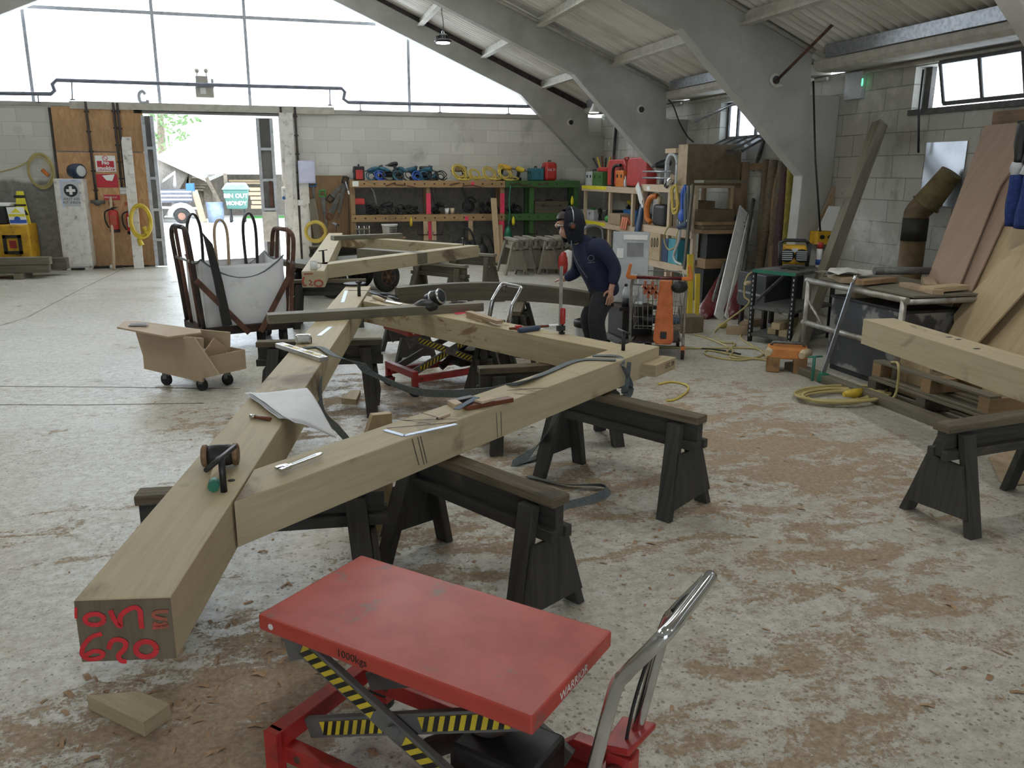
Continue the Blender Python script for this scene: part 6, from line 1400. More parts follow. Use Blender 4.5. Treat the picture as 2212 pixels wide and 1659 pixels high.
case('tool_case', 'teal_case', 'dark teal case on the green shelf left of the red one', sx_(1150), sx_(1177), YF + .06, YF + .42, ST, .26); t = case('tool_case', 'red_plastic', 'tall red plastic case with white letters on the green shelf', sx_(1179), sx_(1205), YF + .05, YF + .35, ST, .38, bev=.06)
lettering('HILTI', .075, (sx_(1192), YF + .045, ST + .22), (1, 0, 0), (0, 0, 1), 'white_plastic', t)
t = case('tool_case', 'black', 'black crate with a red lid on the lower shelf at its left end', sx_(765), sx_(790), YF + .05, YF + .4, SM, .2, bev=.01); pbx(t, 'lid', 'red_plastic', sx_(765), sx_(788), YF + .06, YF + .4, SM + .2, SM + .32, .01)
t = case('tool_case', 'dark_timber', 'long dark wooden case on the lower green shelf', sx_(1157), sx_(1230), YF + .06, YF + .42, SM, .25, bev=.008)

def power_tool(x, y, z, mat, label, rz=0, s=1.0, up=False, grp=None, cord=None, batt='black'):
    t = thing('power_tool', label, 'power tool', (x, y, z), rz, grp)
    mb = MB(); mb.lathe([(.02, -.16), (.035, -.12), (.05, -.05), (.052, .06), (.04, .1)], (0, 0, .19 * s if not up else .1), 12, axis=(1, 0, .15)); mb.build('body', mat, t, local=True)
    mb = MB(); mb.beam((.03, 0, .17 * s), (.07, 0, .05), .045, .055, up=(0, 1, 0)); mb.build('handle', 'tool_dark', t, local=True, bevel=.012)
    mb = MB(); mb.box(.0, .14, -.04, .04, 0, .06); mb.build('battery', batt, t, local=True, bevel=.012)
    mb = MB(); mb.cyl((-.16, 0, .17 * s), (-.22, 0, .16 * s), .018, .012); mb.build('chuck', 'dull_metal', t, local=True)
    for o in kids(t): o.scale = (s, s, s)
    return t
O = ('second', 'third', 'fourth', 'fifth', 'sixth', 'seventh', 'eighth', 'ninth')
for i, (x, rz, up, m) in enumerate(((812, .6, 0, 'tool_teal'), (832, 2.4, 0, 'tool_teal'), (853, -.4, 1, 'tool_dark'), (872, 2.0, 0, 'tool_teal'), (892, .2, 0, 'tool_teal'), (909, 2.9, 1, 'tool_dark'), (927, -.6, 0, 'tool_teal'), (946, 1.2, 1, 'tool_teal'))):
    power_tool(sx_(x), YF + .2 + .04 * (i % 2), ST, m, 'power tool on the upper pine shelf, %s thing right of the black toolbox' % O[i] if i else 'power tool on the upper pine shelf right beside the black toolbox', rz, 1.05 + .25 * (i % 3 == 2), bool(up))
power_tool(sx_(856), YF + .3, ST + .16, 'black', 'black tool piled highest among the teal power tools', .5, .9)
bx('tool_bag', 'black', 'black tool bag among the teal power tools on the upper shelf', 'bag', sx_(914), sx_(940), YF + .3, YF + .45, ST + .01, ST + .28, bevel=.03)
for i, (x, rz, s, m) in enumerate(((797, .3, .9, 'tool_dark'), (818, 2.6, .8, 'tool_dark'), (840, 0, 1.0, 'black'), (862, 1.8, .9, 'tool_dark'), (882, -.5, .85, 'black'), (899, .9, .8, 'tool_dark'), (940, .4, .9, 'tool_dark'), (952, 2.2, 1.0, 'black'))):
    power_tool(sx_(x), YF + .2, SM, m, 'black power tool on the lower pine shelf, %s from the red lidded crate' % (('first',) + O)[i], rz, s, i % 3 == 0)
for x, m, l in ((967, 'white_plastic', 'white paper cup on the lower pine shelf'), (979, 'handle_ash', 'cream cup beside the white cup on the lower pine shelf')):
    mb = MB(); mb.lathe([(.035, 0), (.048, .12), (.044, .118), (.03, .01)], (sx_(x), YF + .1, SM), 14); solo(mb, 'cup', m, l, 'cup')
# circular saw
def circ_saw(x, z, label):
    t = thing('circular_saw', label, 'power tool', (x, YF + .2, z)); c = V((x, YF + .2, z + .15)); mb = MB(); mb.lathe([(.13, -.03), (.13, .03), (.05, .06)], c, 22, axis=(0, -1, .1)); mb.build('guard', 'black', t); mb = MB(); mb.lathe([(.11, 0), (.11, .003)], c + V((0, -.035, 0)), 22, axis=(0, -1, .1)); mb.build('blade', 'steel', t)
    mb = MB(); mb.tube(catmull([c + V((.1, .05, .05)), c + V((.16, .05, .12)), c + V((.05, .05, .18)), c + V((-.05, .05, .12))], 4), .022, 8); mb.build('handle', 'tool_dark', t); mb = MB(); mb.box(x - .17, x + .15, YF + .12, YF + .3, z, z + .02); mb.build('sole', 'dull_metal', t)
circ_saw(sx_(1016), SM, 'black circular saw standing on the lower pine shelf'); power_tool(sx_(1044), YF + .2, SM, 'tool_dark', 'black tool with a yellow lead right of the circular saw', 1, 1.0); power_tool(sx_(1064), YF + .2, SM, 'black', 'dark tool behind the leaning pale plank on the lower shelf', 2, 1.0); power_tool(sx_(1112), YF + .2, SM, 'black', 'dark tool on the lower green shelf by the green rope', .6, 1.1, True)
# yellow leads on the upper shelf
for i, (x, R, l) in enumerate(((996, .2, 'loose yellow cable heap in the middle of the upper shelf'), (1030, .16, 'flat yellow cable heap spilling over the upper shelf rail'), (1062, .17, 'yellow cable loops before the yellow sander on the upper shelf'), (1096, .2, 'yellow cable loops at the join of pine and green shelf'))):
    t = thing('yellow_cable', l, 'cable', (sx_(x), YF + .18, ST)); mb = MB(); coil(mb, (sx_(x), YF + .2, ST + R * .7), R * .75, .011, 4, (.3, -.8, .5), .5, 20 + i, 1.0); coil(mb, (sx_(x) + .1, YF + .17, ST + .03), R * .8, .011, 2, (0, -.2, 1), .5, 30 + i); mb.build('coil', 'yellow_cable', t)
power_tool(sx_(1004), YF + .33, ST, 'pine_old', 'brown tool within the loose yellow cable heap', .3, 1.1); power_tool(sx_(1097), YF + .33, ST, 'machine_yellow', 'yellow and black grinder at the join of pine and green shelf', 2.4, 1.2); power_tool(sx_(1130), YF + .25, ST, 'yellow_plastic', 'yellow drill standing on the green shelf left of the teal case', 1.9, 1.1)
for i, (x, m, l) in enumerate(((935, 'tool_dark', 'black hanging wrecking tool below the upper shelf at the pink post'), (1003, 'black', 'black gun shaped tool hanging below the upper shelf'), (806, 'dull_metal', 'chisel hanging from the upper shelf rail at its left'))):
    p = at_y(x, 410, YF - .03); mb = MB(); mb.beam(p, p + V((.06, 0, -.28)), .05, .04); mb.beam(p + V((-.05, 0, .05)), p + V((.02, 0, -.06)), .03, .03); solo(mb, 'hanging_tool', m, l, 'tool', bevel=.006)
for i, x in enumerate((844, 865, 890, 982, 1010, 1030, 1110, 1130, 1150, 1175)):
    p = at_y(x, 398, YF - .02); mb = MB(); mb.beam(p + V((-.1, 0, -.03 + .02 * (i % 2))), p + V((.1, 0, .03 - .05 * (i % 3))), .02, .022); solo(mb, 'rail_tool', 'rust_steel', 'small rusty bit or clip tucked against the upper shelf rail', 'tool', 'bits tucked on the upper shelf rail')
for i, x in enumerate((804, 822, 843, 863, 884, 902, 920, 938, 955, 800, 828, 850, 870, 892, 1050, 1072, 1120)):
    up_ = i < 9; z = ST if up_ else SM; t = thing('tool_lead', 'tangled dark lead lying among the %s' % ('teal power tools of the upper shelf' if up_ else 'black tools of the lower shelf'), 'cable', (sx_(x), YF + .1, z), 0, 'leads among the %s' % ('teal tools' if up_ else 'black tools')); mb = MB(); coil(mb, (sx_(x), YF + .12, z + .075), .085, .010, 3, (.2, -.8, .5), .7, 50 + i); mb.build('coil', ('blue_cable' if i % 4 == 1 else 'tool_teal' if i % 3 == 0 else 'black_cable') if up_ else 'black_cable', t)
# below the lower shelf
bk_ = at_y(842, 511, YF - .1); t = thing('plastic_bucket', 'white plastic bucket hanging full below the lower shelf', 'bucket', tuple(bk_)); h = at_y(842, 484, YF - .1).z - bk_.z; mb = MB(); mb.lathe([(.13, 0), (.155, h), (.165, h), (.165, h - .03), (.15, h - .02)], bk_, 20); mb.build('tub', 'white_plastic', t)
for k in range(4): mb = MB(); z = bk_.z + h * (.2 + .17 * k); mb.box(bk_.x - .02, bk_.x + .11, bk_.y - .156, bk_.y - .10, z, z + .012); mb.build('print', 'ink_black', t)
bx('bucket_shelf', 'pine_old', 'narrow shelf board carrying the white bucket', 'shelf', bk_.x - .35, bk_.x + .3, YF - .28, YG - .06, bk_.z - .03, bk_.z - .001)
t = thing('chisel_rack', 'small rack of chisels below the lower shelf at its left end', 'rack', tuple(at_y(780, 492, YF - .05))); p = at_y(765, 494, YF); q = at_y(796, 494, YF); pbx(t, 'rack_board', 'grey_timber', p.x, q.x, YF - .14, YF - .0, p.z - .015, p.z + .01)
for k in range(6): mb = MB(); x = p.x + .04 + .05 * k; mb.cyl((x, YF - .08, p.z - .12), (x, YF - .08, p.z + .06), .011, n=8); mb.build('chisel', 'chrome' if k % 2 else 'dull_metal', t)
for x, yt, l, s in ((1003, 492, 'black workshop vacuum below the lower shelf', 1.0), (1042, 505, 'slim black pump with an upright handle below the lower shelf', .75)):
    p = at_y(x, 545, YF - .1); z0 = max(.0, 0); t = thing('workshop_vacuum', l, 'vacuum', (p.x, YF - .05, 0)); h = at_y(x, yt, YF - .05).z
    mb = MB(); mb.lathe([(.17 * s, .05), (.18 * s, .3 * s), (.15 * s, h - .28), (.06 * s, h - .2)], (p.x, YF - .05, 0), 16); mb.build('drum', 'tool_dark', t)
    mb = MB(); mb.tube(catmull([V((p.x, YF - .05, h - .22)), V((p.x + .02, YF - .05, h)), V((p.x + .16, YF - .1, h - .1)), V((p.x + .26, YF - .12, .2))], 5), .022, 8); mb.build('hose', 'black', t)
    for s_ in (-1, 1): mb = MB(); mb.cyl((p.x + s_ * .13 * s, YF - .09, .05), (p.x + s_ * .13 * s, YF - .01, .05), .05, n=12); mb.build('wheel', 'black_rubber', t)
for x0, x1, yt, yb, l, w in ((1065, 1076, 428, 574, 'tall pale plank leaning on the shelves by the green rope', .12), (1079, 1083, 486, 574, 'shorter pale plank leaning on the shelves right of the tall one', .1)):
    A, B = at_y(x1, yb, YF - .38), at_y(x0 + 1, yt, YF - .035); A.z = .005; mb = MB(); mb.beam(A, B, w, .03, up=(0, 1, 0)); solo(mb, 'leaning_plank', 'pine', l, 'plank', bevel=.003)
t = thing('green_rope', 'green cord hanging from the green shelf with a green bundle below', 'rope', tuple(at_y(1101, 508, YF - .05))); mb = MB(); mb.tube(catmull([at_y(1103, 400, YF - .05), at_y(1100, 430, YF - .05), at_y(1101, 462, YF - .05), at_y(1098, 490, YF - .05)], 5), .014, 6); mb.build('cord', 'bottle_green', t); mb = MB(); p = at_y(1097, 500, YF - .06); mb.lathe([(.02, -.18), (.1, -.1), (.06, .05), (.02, .1)], p, 12); mb.build('bundle', 'bottle_green', t)
for x, y in ((914, 505), (946, 505), (1075, 505), (1150, 503)): p = at_y(x, y, YF - .03); mb = MB(); mb.tube([p + V((-.1, .03, .06)), p + V((-.1, 0, -.02)), p + V((.1, 0, -.02)), p + V((.1, 0, .05))], .011, 6); solo(mb, 'storage_hook', 'black_steel', 'black steel storage hook below the lower shelf', 'hook', 'hooks below the lower shelf')
for x, y, m, l in ((888, 480, 'yellow_plastic', 'yellow tag hanging below the lower pine shelf'), (1109, 478, 'bright_yellow', 'pale yellow plug hanging at the lower green shelf'), (1236, 434, 'bright_yellow', 'pale yellow plug hanging near the corner post of the green unit')):
    p = at_y(x, y, YF - .05); mb = MB(); mb.lathe([(.02, -.08), (.035, -.03), (.03, .04), (.008, .1)], p, 10); solo(mb, 'cable_plug', m, l, 'plug')
# nested trestles by the shelves
LB_ = ('front trestle of the left row stacked by the shelves', 'middle trestle of the left row stacked by the shelves', 'rear trestle of the left row stacked by the shelves', 'front trestle of the right row stacked by the shelves', 'middle trestle of the right row stacked by the shelves', 'rear trestle of the right row stacked by the shelves')
b0 = at_z(1112, 596); first = None
for k in range(6):
    x, y = b0.x + .06 + (k % 3) * .215 + (.62 if k > 2 else 0), b0.y + .45 + (k % 3) * .13
    if first is None: first = trestle((x, y - .42), (x + .02, y + .42), LB_[0], top=.64, group='trestles stacked by the shelves', splay=.2, wood_='trestle_pale', topw='trestle_pale', lw=.07)
    else: dup(first, (x + .01, y, 0), first.rotation_euler.z, LB_[k])

# corner shelves of pale pine, first bay along the side wall
def ybay(label, X0, X1, y0, y1, zs, posts, rear=True, hol=True):
    t = thing('corner_shelf', label, 'shelving', ((X0 + X1) / 2, (y0 + y1) / 2, 0))
    for i, z in enumerate(zs):
        pbx(t, 'shelf_board', 'pine_pale', X0 + .03, X1, y0, y1, z - .03, z, ax=(0, 1, 0))
        pbx(t, 'front_rail', RM if hol and i < 2 else 'pine_pale', X0, X0 + .03, y0, y1, z - .11, z, ax=(0, 1, 0))
    for y in posts:
        pbx(t, 'post', 'pine_pale', X0 + .03, X0 + .085, y - .04, y + .04, 0, zs[0] - .03, ax=(0, 0, 1)); pbx(t, 'rear_post', 'pine', X1 - .05, X1, y - .04, y + .04, 0, zs[0] - .03, ax=(0, 0, 1))
    return t
RM = 'rail_corner'; holes(RM, ((.62, .49, .345), (.53, .41, .285), (.25, .19, .13), .4), .035, 1, .11, .014)
AX, AT, AM = 6.15, 1.56, .86
t = ybay('pale pine corner shelf against the side wall holding red cases', AX, 6.76, 13.72, 16.9, (AT, AM), (14.3, 15.4, 16.8))
for z in (AT, AM): pbx(t, 'yellow_paint', 'bright_yellow', AX - .002, AX, 15.5, 16.88, z - .07, z - .005, 0)
sy_ = lambda x, y=390: at_x(x, y, AX + .1).y
t = case('tool_case', 'pale_grey_plastic', 'pale blue grey box at the corner end of the pine shelf', AX + .06, AX + .3, sy_(1269), sy_(1283), AT, .28, bev=.01); t = case('tool_case', 'green_paint', 'dark green and blue box holding red handled tools on the corner shelf', AX + .05, AX + .3, sy_(1284), sy_(1306), AT, .27, bev=.01)
for k in range(6): A = V((AX + .16 + .02 * k, sy_(1284) - .12 - .05 * k, AT + .28)); mb = MB(); mb.beam(A, A + V((-.1 + .03 * k, .12 - .06 * k, .26 + .02 * (k % 3))), .025, .025); solo(mb, 'loose_tool', ('black', 'yellow_plastic', 'rosewood')[k % 3], 'handle sticking out of the green box on the corner shelf', 'tool', 'handles in the green box')
bx('red_case_lid', 'red_plastic', 'small red tray behind the handles on the corner shelf', 'tray', AX + .1, AX + .34, sy_(1309), sy_(1289), AT + .275, AT + .36, bevel=.02)
def big_case(label, x0, x1, y0, y1, h, m='red_case'):
    t = thing('tool_case', label, 'tool case', ((x0 + x1) / 2, (y0 + y1) / 2, AT)); mb = MB(); yl, yh = min(y0, y1), max(y0, y1); c = .09
    mb.prism([(x0, yl, AT + .02), (x0, yh, AT + .02), (x0, yh, AT + h - c), (x0, yh - c, AT + h), (x0, yl + c, AT + h), (x0, yl, AT + h - c)], (x1 - x0, 0, 0)); mb.build('shell', m, t, bevel=.025); xm = (x0 + x1) / 2
    mb = MB(); mb.tube([(xm, (yl + yh) / 2 - .1, AT + h - .01), (xm, (yl + yh) / 2 - .08, AT + h + .035), (xm, (yl + yh) / 2 + .08, AT + h + .035), (xm, (yl + yh) / 2 + .1, AT + h - .01)], .016, 8); mb.build('handle', m, t)
    mb = MB(); mb.box(xm - .006, xm + .006, yl - .004, yh + .004, AT + .02, AT + h - .04); mb.build('seam', 'red_frame', t); return t
big_case('large bright red tool case, left of two on the corner shelf', AX + .08, AX + .5, sy_(1313), sy_(1352), .50); big_case('large darker red tool case beside the frame leg on the corner shelf', AX - .02, AX + .3, sy_(1366), sy_(1409), .52, 'red_case')
case('tool_case', 'orange_plastic', 'small orange case between the two large red cases', AX - .01, AX + .06, sy_(1341), sy_(1358), AT, .3, bev=.01)
mb = MB(); p = V((AX + .0, sy_(1334), AT)); mb.tube(catmull([p + V((0, 0, .0)), p + V((0, 0, .3)), p + V((.02, -.06, .38)), p + V((.03, -.3, .39))], 5), .03, 10); solo(mb, 'bent_pipe', 'black', 'black bent pipe standing before the large red case', 'pipe')
mb = MB(); mb.lathe([(.03, 0), (.032, .12), (.014, .15), (.012, .2)], (AX + .01, sy_(1361), AT), 12); solo(mb, 'spray_bottle', 'white_plastic', 'small white bottle between the red cases', 'bottle')
t = case('tool_case', 'pale_grey_plastic', 'pale grey systainer box with a green tab on the lower corner shelf', AX + .08, AX + .4, sy_(1253, 450), sy_(1284, 455), AM, .2, 'dull_metal', bev=.015); pbx(t, 'green_tab', 'green_plastic', AX + .2, AX + .26, sy_(1270, 450) - .06, sy_(1270, 450) + .06, AM + .2, AM + .24)
power_tool(AX + .18, sy_(1288, 462), AM, 'black', 'black power tool beside the grey systainer on the corner shelf', 1.2, 1.0)
pbx(thing('tool_crate', 'dark crate with a bright green sander on the lower corner shelf', 'crate', (AX + .2, sy_(1314, 470), AM)), 'crate', 'black', AX + .12, AX + .42, sy_(1326, 470), sy_(1306, 470), AM, AM + .24)
mb = MB(); mb.ball((AX + .08, sy_(1316, 478), AM + .075), .09, (.8, 1.2, .8)); solo(mb, 'green_sander', 'green_plastic', 'bright green rounded sander in front of the dark crate', 'power tool')
bx('wooden_box', 'plywood', 'open brown wooden box on the lower corner shelf', 'box', AX - .02, AX + .25, sy_(1352, 480), sy_(1326, 478), AM, AM + .2); bx('blue_tray', 'blue_tool', 'blue and white tray behind the brown box on the corner shelf', 'tray', AX + .27, AX + .5, sy_(1356, 470), sy_(1328, 470), AM + .001, AM + .27); power_tool(AX + .38, sy_(1330, 470), AM + .275, 'yellow_plastic', 'yellow tool lying on the blue tray of the corner shelf', 1.5, .8)
for k in range(3): p = V((AX - .02, sy_(1358, 490) - .1 * k, AM + .04)); mb = MB(); mb.beam(p + V((-.03, 0, -.1)), p + V((.02, .03, .12)), .04, .03); mb.beam(p + V((.02, .03, .12)), p + V((.06, -.05, .0)), .03, .03); solo(mb, 'spring_clamp', 'copper_clamp', 'copper coloured clamp gripping the lower corner shelf rail', 'clamp', 'copper clamps on the corner rail')

# second bay, standing further out and nearer to us
BX, BT, BM_, BL_ = 5.70, 1.635, 1.0, .475
t = ybay('pale pine shelf bay nearest to us, hung with leads and straps', BX, 6.34, 11.0, 12.85, (BT, BM_, BL_), (11.05, 11.86, 12.8), hol=False)
for y in (12.55, 11.6): pbx(t, 'paper_label', 'paper_white', BX - .003, BX, y - .06, y + .06, BT - .09, BT - .03, 0)
by = lambda x, y: at_x(x, y, BX).y
X1 = 6.32
t = thing('cardboard_box', 'big brown cardboard box on top of the nearest pine shelf bay', 'box', (6.0, 11.5, BT)); q0 = at_x(1467, 385, BX + .05); zt_ = at_x(1485, 311, BX + .05).z; y1 = at_x(1485, 350, BX + .05).y; y0 = at_x(1465, 350, BX + .05).y
mb = MB(); mb.box(BX + .05, 6.62, y1, y0, BT, zt_); mb.build('carton', 'card_brown', t, bevel=.004); pbx(t, 'label_sheet', 'paper_white', BX + .046, BX + .05, y1 + .1, y1 + .18, zt_ - .22, zt_ - .1, 0)
pbx(t, 'carton_end', 'card_tan', BX + .044, BX + .05, y1 + .002, y0 - .002, BT + .004, zt_ - .004, 0)
t = thing('arched_frame', 'grey arched frame with a wooden top block beside the big carton', 'frame', (BX + .2, 12.3, BT)); ya, yb_ = at_x(1441, 370, BX + .15).y, at_x(1464, 370, BX + .15).y
for y in (ya, yb_ - .0): pbx(t, 'upright', 'pale_grey_plastic', BX + .12, BX + .17, y - .03, y + .03, BT, BT + .36)
mb = MB(); mb.tube([V((BX + .145, (ya + yb_) / 2 + math.cos(a) * abs(ya - yb_) / 2, BT + .30 + .16 * math.sin(a))) for a in [PI * k / 10 for k in range(11)]], .035, 8); mb.build('arch', 'pale_grey_plastic', t); pbx(t, 'top_block', 'pine', BX + .1, BX + .22, yb_, ya, BT + .47, BT + .54)
for z in (.1, .2): mb = MB(); mb.cyl((BX + .05, 12.9, BT + z), (BX + .05, yb_, BT + z), .014); mb.build('cross_rod', 'galvanised', t)
power_tool(BX + .3, 12.65, BT, 'tool_dark', 'dark round machine behind the arched frame on the pine bay', .4, 1.3)
mb = MB(); A, B = at_x(1440, 402, BX - .06), at_x(1453, 382, BX - .06); mb.cyl(A, B, .045, n=12); solo(mb, 'metal_canister', 'chrome', 'bright metal canister tilted on the edge of the pine bay', 'canister')
# power saw with an orange bow handle on the middle board
yq = by(1408, 450); t = thing('concrete_saw', 'machine with a bright orange bow handle on the middle board of the pine bay', 'power tool', (BX + .2, yq, BM_)); mb = MB(); mb.tube(catmull([V((BX + .03, yq + .08, BM_ + .04)), V((BX, yq + .16, BM_ + .12)), V((BX - .0, yq + .17, BM_ + .3)), V((BX + .02, yq + .1, BM_ + .43)), V((BX + .08, yq - .02, BM_ + .46))], 6), .045, 10); mb.build('bow_handle', 'orange_plastic', t)
mb = MB(); mb.box(BX + .05, BX + .35, yq - .32, yq + .1, BM_, BM_ + .33); mb.build('motor', 'tool_dark', t, bevel=.05); mb = MB(); mb.lathe([(.03, 0), (.04, .06), (.03, .12)], (BX + .1, yq - .05, BM_ + .33), 10); mb.build('cap', 'handle_ash', t)
bx('storage_box', 'card_brown', 'dark storage box behind the hanging leads on the middle board', 'box', BX + .06, BX + .4, 11.1, 11.75, BM_, BM_ + .42)
def hang(mb, x, ytop, ybot, w, X=BX - .05, r=.011, turns=5, seed=0):
    rnd = random.Random(seed); T, Bq = at_x(x, ytop, X), at_x(x, ybot, X); yc = T.y
    for k in range(turns): a = w * rnd.uniform(.5, 1); z1 = Bq.z + rnd.uniform(0, .12); xo = X - .02 * rnd.random(); mb.tube(catmull([V((xo, yc, T.z)), V((xo, yc + a, (T.z + z1) / 2 + .1)), V((xo, yc + a * .6, z1 + .04)), V((xo, yc, z1)), V((xo, yc - a * .7, z1 + .06)), V((xo - .01, yc - a * .5, (T.z + z1) / 2)), V((xo, yc, T.z))], 4), r, 6)
t = thing('yellow_cable', 'yellow cable bundle hanging from the top of the nearest pine bay', 'cable coil', tuple(at_x(1460, 470, BX - .05))); mb = MB(); hang(mb, 1462, 398, 468, .17, turns=7, seed=2); mb.build('coil', 'yellow_cable', t)
t = thing('blue_ratchet_straps', 'blue cords hanging beside the yellow cable bundle', 'straps', tuple(at_x(1478, 480, BX - .07))); mb = MB(); hang(mb, 1482, 400, 480, .1, BX - .07, .013, 7, 5); mb.build('cord', 'blue_cable', t); mb = MB(); p = at_x(1474, 466, BX - .09); mb.ball(p, .09, (.6, 1, 1.1)); mb.build('bundle', 'blue_cable', t)
t = thing('grey_straps', 'grey straps with steel hooks hanging at the end of the pine bay', 'straps', tuple(at_x(1483, 490, BX - .08))); mb = MB(); hang(mb, 1489, 402, 495, .08, BX - .09, .016, 4, 9); mb.build('webbing', 'strap_grey', t)
for k in range(5): p = at_x(1466 + 5 * k, 482 + 5 * (k % 2), BX - .1); mb = MB(); mb.tube([p + V((0, .03, .05)), p + V((0, .03, -.04)), p + V((0, -.03, -.04)), p + V((0, -.03, .03))], .012, 6); mb.build('hook', 'steel', t)
mb = MB(); p = at_x(1477, 491, BX - .11); mb.cyl(p + V((0, .14, 0)), p + V((0, -.14, .05)), .045, n=12); solo(mb, 'hand_winch', 'slate_grip', 'grey roll hanging below the straps on the pine bay', 'winch')
mb = MB(); A = at_x(1497, 398, BX - .12); B = at_x(1478, 582, BX - .12); mb.beam(A, B, .06, .03, up=(1, 0, 0)); solo(mb, 'strap_bundle', 'dark_timber', 'long dark bar hanging down the end of the pine bay', 'bar', bevel=.003)
mb = MB(); mb.tube(catmull([at_x(x, y, BX - .07) for x, y in ((1447, 485), (1436, 505), (1436, 525), (1446, 540), (1460, 530), (1462, 508), (1468, 490))], 5), .011, 6); solo(mb, 'yellow_lead', 'faded_yellow_cable', 'yellow lead drooping in front of the blue boxes', 'cable')
mb = MB(); mb.tube(catmull([at_x(x, y, BX - .08) for x, y in ((1470, 495), (1466, 520), (1456, 550), (1460, 565), (1474, 572))], 5), .02, 6); solo(mb, 'hose_loop', 'pale_grey_plastic', 'pale hose curling down beside the blue boxes', 'hose')
bx('plywood_box', 'plywood_pale', 'pale ply box with three scribbled rings on the lowest board of the pine bay', 'box', BX - .02, BX + .3, by(1428, 530), by(1402, 530), BL_, BL_ + .42, bevel=.003)
for k in range(3):
    p = at_x(1408 + 6 * k, 524, BX - .022); mb = MB(); mb.tube([p + V((0, .025 * math.cos(a), .07 * math.sin(a))) for a in [2 * PI * j / 12 for j in range(12)]], .006, 5, closed=True); mb.build('scribble', 'ink_black', bpy.data.objects['plywood_box'])
bx('blue_case', 'navy_case', 'navy blue upright case on the lowest board of the pine bay', 'case', BX + .0, BX + .3, by(1443, 530), by(1428.5, 530), BL_, BL_ + .36, bevel=.01); bx('teal_box', 'teal_bright', 'teal upright case beside the navy one on the lowest board', 'case', BX + .0, BX + .3, by(1464, 530), by(1443.5, 530), BL_, BL_ + .37, bevel=.01); bx('cream_box', 'bright_yellow' if False else 'handle_ash', 'small cream box on top of the teal case', 'box', BX + .04, BX + .25, by(1463, 510), by(1445, 510), BL_ + .372, BL_ + .43)
# dark stores seen in the end of the bay
mb = MB(); mb.ball((6.15, 11.3, BM_ + .18), .2, (1.3, 1, .7)); mb.ball((6.4, 11.25, BM_ + .12), .16, (1.1, 1, .7)); solo(mb, 'black_sack', 'black', 'crumpled black sacking in the end of the pine bay', 'sack')
e = lambda x, y: at_y(x, y, 10.98)
a, b2 = e(1503, 452), e(1580, 480); bx('carton_flat', 'card_brown', 'brown carton under the black sacking in the end of the pine bay', 'box', a.x, b2.x, 10.9, 11.0, b2.z, a.z)
for i, (y0, y1, m) in enumerate(((478, 484, 'pine_old'), (486, 492, 'card_brown'), (494, 501, 'pine_old'))): a, b2 = e(1498 + i, y0), e(1588, y1); bx('stored_board', m, ('upper', 'middle', 'lower')[i] + ' of three boards stored across the end of the pine bay', 'board', a.x, b2.x, 10.72 - .04 * i, 10.97, b2.z, a.z)
a, b2 = e(1512, 503), e(1586, 555); bx('dark_crate', 'black', 'dark crate below the stored boards at the end of the pine bay', 'crate', a.x, b2.x, 10.75, 10.96, b2.z, a.z); a, b2 = e(1505, 556), e(1580, 575); bx('stored_plank', 'pine_old', 'wide brown plank under the dark crate at the end of the pine bay', 'plank', a.x, b2.x, 10.72, 10.96, b2.z, a.z); a, b2 = e(1500, 578), e(1575, 640); bx('dark_crate', 'black', 'black crate on the floor at the end of the pine bay', 'crate', a.x, b2.x, 10.7, 10.96, .01, a.z)
a = e(1500, 392); bx('loose_board', 'grey_timber', 'grey board resting on brackets at the end of the pine bay top', 'board', a.x, e(1590, 392).x, 10.7, 10.99, a.z - .02, a.z + .02)
# ------------------------------------------------------------------ right hand side of the workshop
# long oak beam at the right edge
c0, c1 = at_z(1859, 742, ZB), at_z(2212, 871, ZB); bd_ = (c1 - c0).normalized(); bn = V((-bd_.y, bd_.x, 0)); A = V((c0.x, c0.y, ZB + .095)) + bn * .125; B = A + bd_ * 3.9
mb = MB(); mb.beam(A, B, .25, .19); t = thing('oak_beam', 'long pale squared oak beam at the right edge over the trestle', 'oak beam', tuple((A + B) / 2 - V((0, 0, .095)))); mb.build('timber', 'oak', t, bevel=.004)
for x, y in ((2050, 728), (2070, 733), (2110, 753)): p = at_z(x, y, ZB + .191); mb = MB(); mb.box(p.x - .018, p.x + .018, p.y - .012, p.y + .012, p.z - .001, p.z + .0008); mb.build('peg_hole', 'black', t)
q = A + bd_ * 3.4; trestle((q.x - .45, q.y), (q.x + .5, q.y + .03), 'trestle carrying the outer end of the long oak beam past the right edge')
# pallets with offcuts
PX0, PX1, PY0, PY1 = 4.72, 5.55, 4.55, 5.78
for k, lab in enumerate(('lower grey brown pallet below the leaning sheets', 'upper pallet with two open bays below the leaning sheets')):
    z = .145 * k; t = thing('pallet', lab, 'pallet', ((PX0 + PX1) / 2, (PY0 + PY1) / 2, z)); o = .03 * k
    for y in (PY0, (PY0 + PY1) / 2 - .05, PY1 - .1): pbx(t, 'bearer', 'pine_old' if k else 'dark_timber', PX0 + o, PX1 + o, y, y + .1, z + .018, z + .125)
    for x in (PX0, PX0 + .24, PX0 + .48, PX1 - .1): pbx(t, 'deck_board', 'grey_timber', x + o, x + .1 + o, PY0, PY1, z + .125, z + .144, ax=(0, 1, 0)); pbx(t, 'base_board', 'grey_timber', x + o, x + .1 + o, PY0, PY1, z, z + .018, ax=(0, 1, 0))
bx('floor_bearer', 'grey_timber', 'long grey timber on the floor running in front of pallet and scaffold frame', 'timber', 4.55, 4.66, 4.3, 6.75, 0, .07, ax=(0, 1, 0))
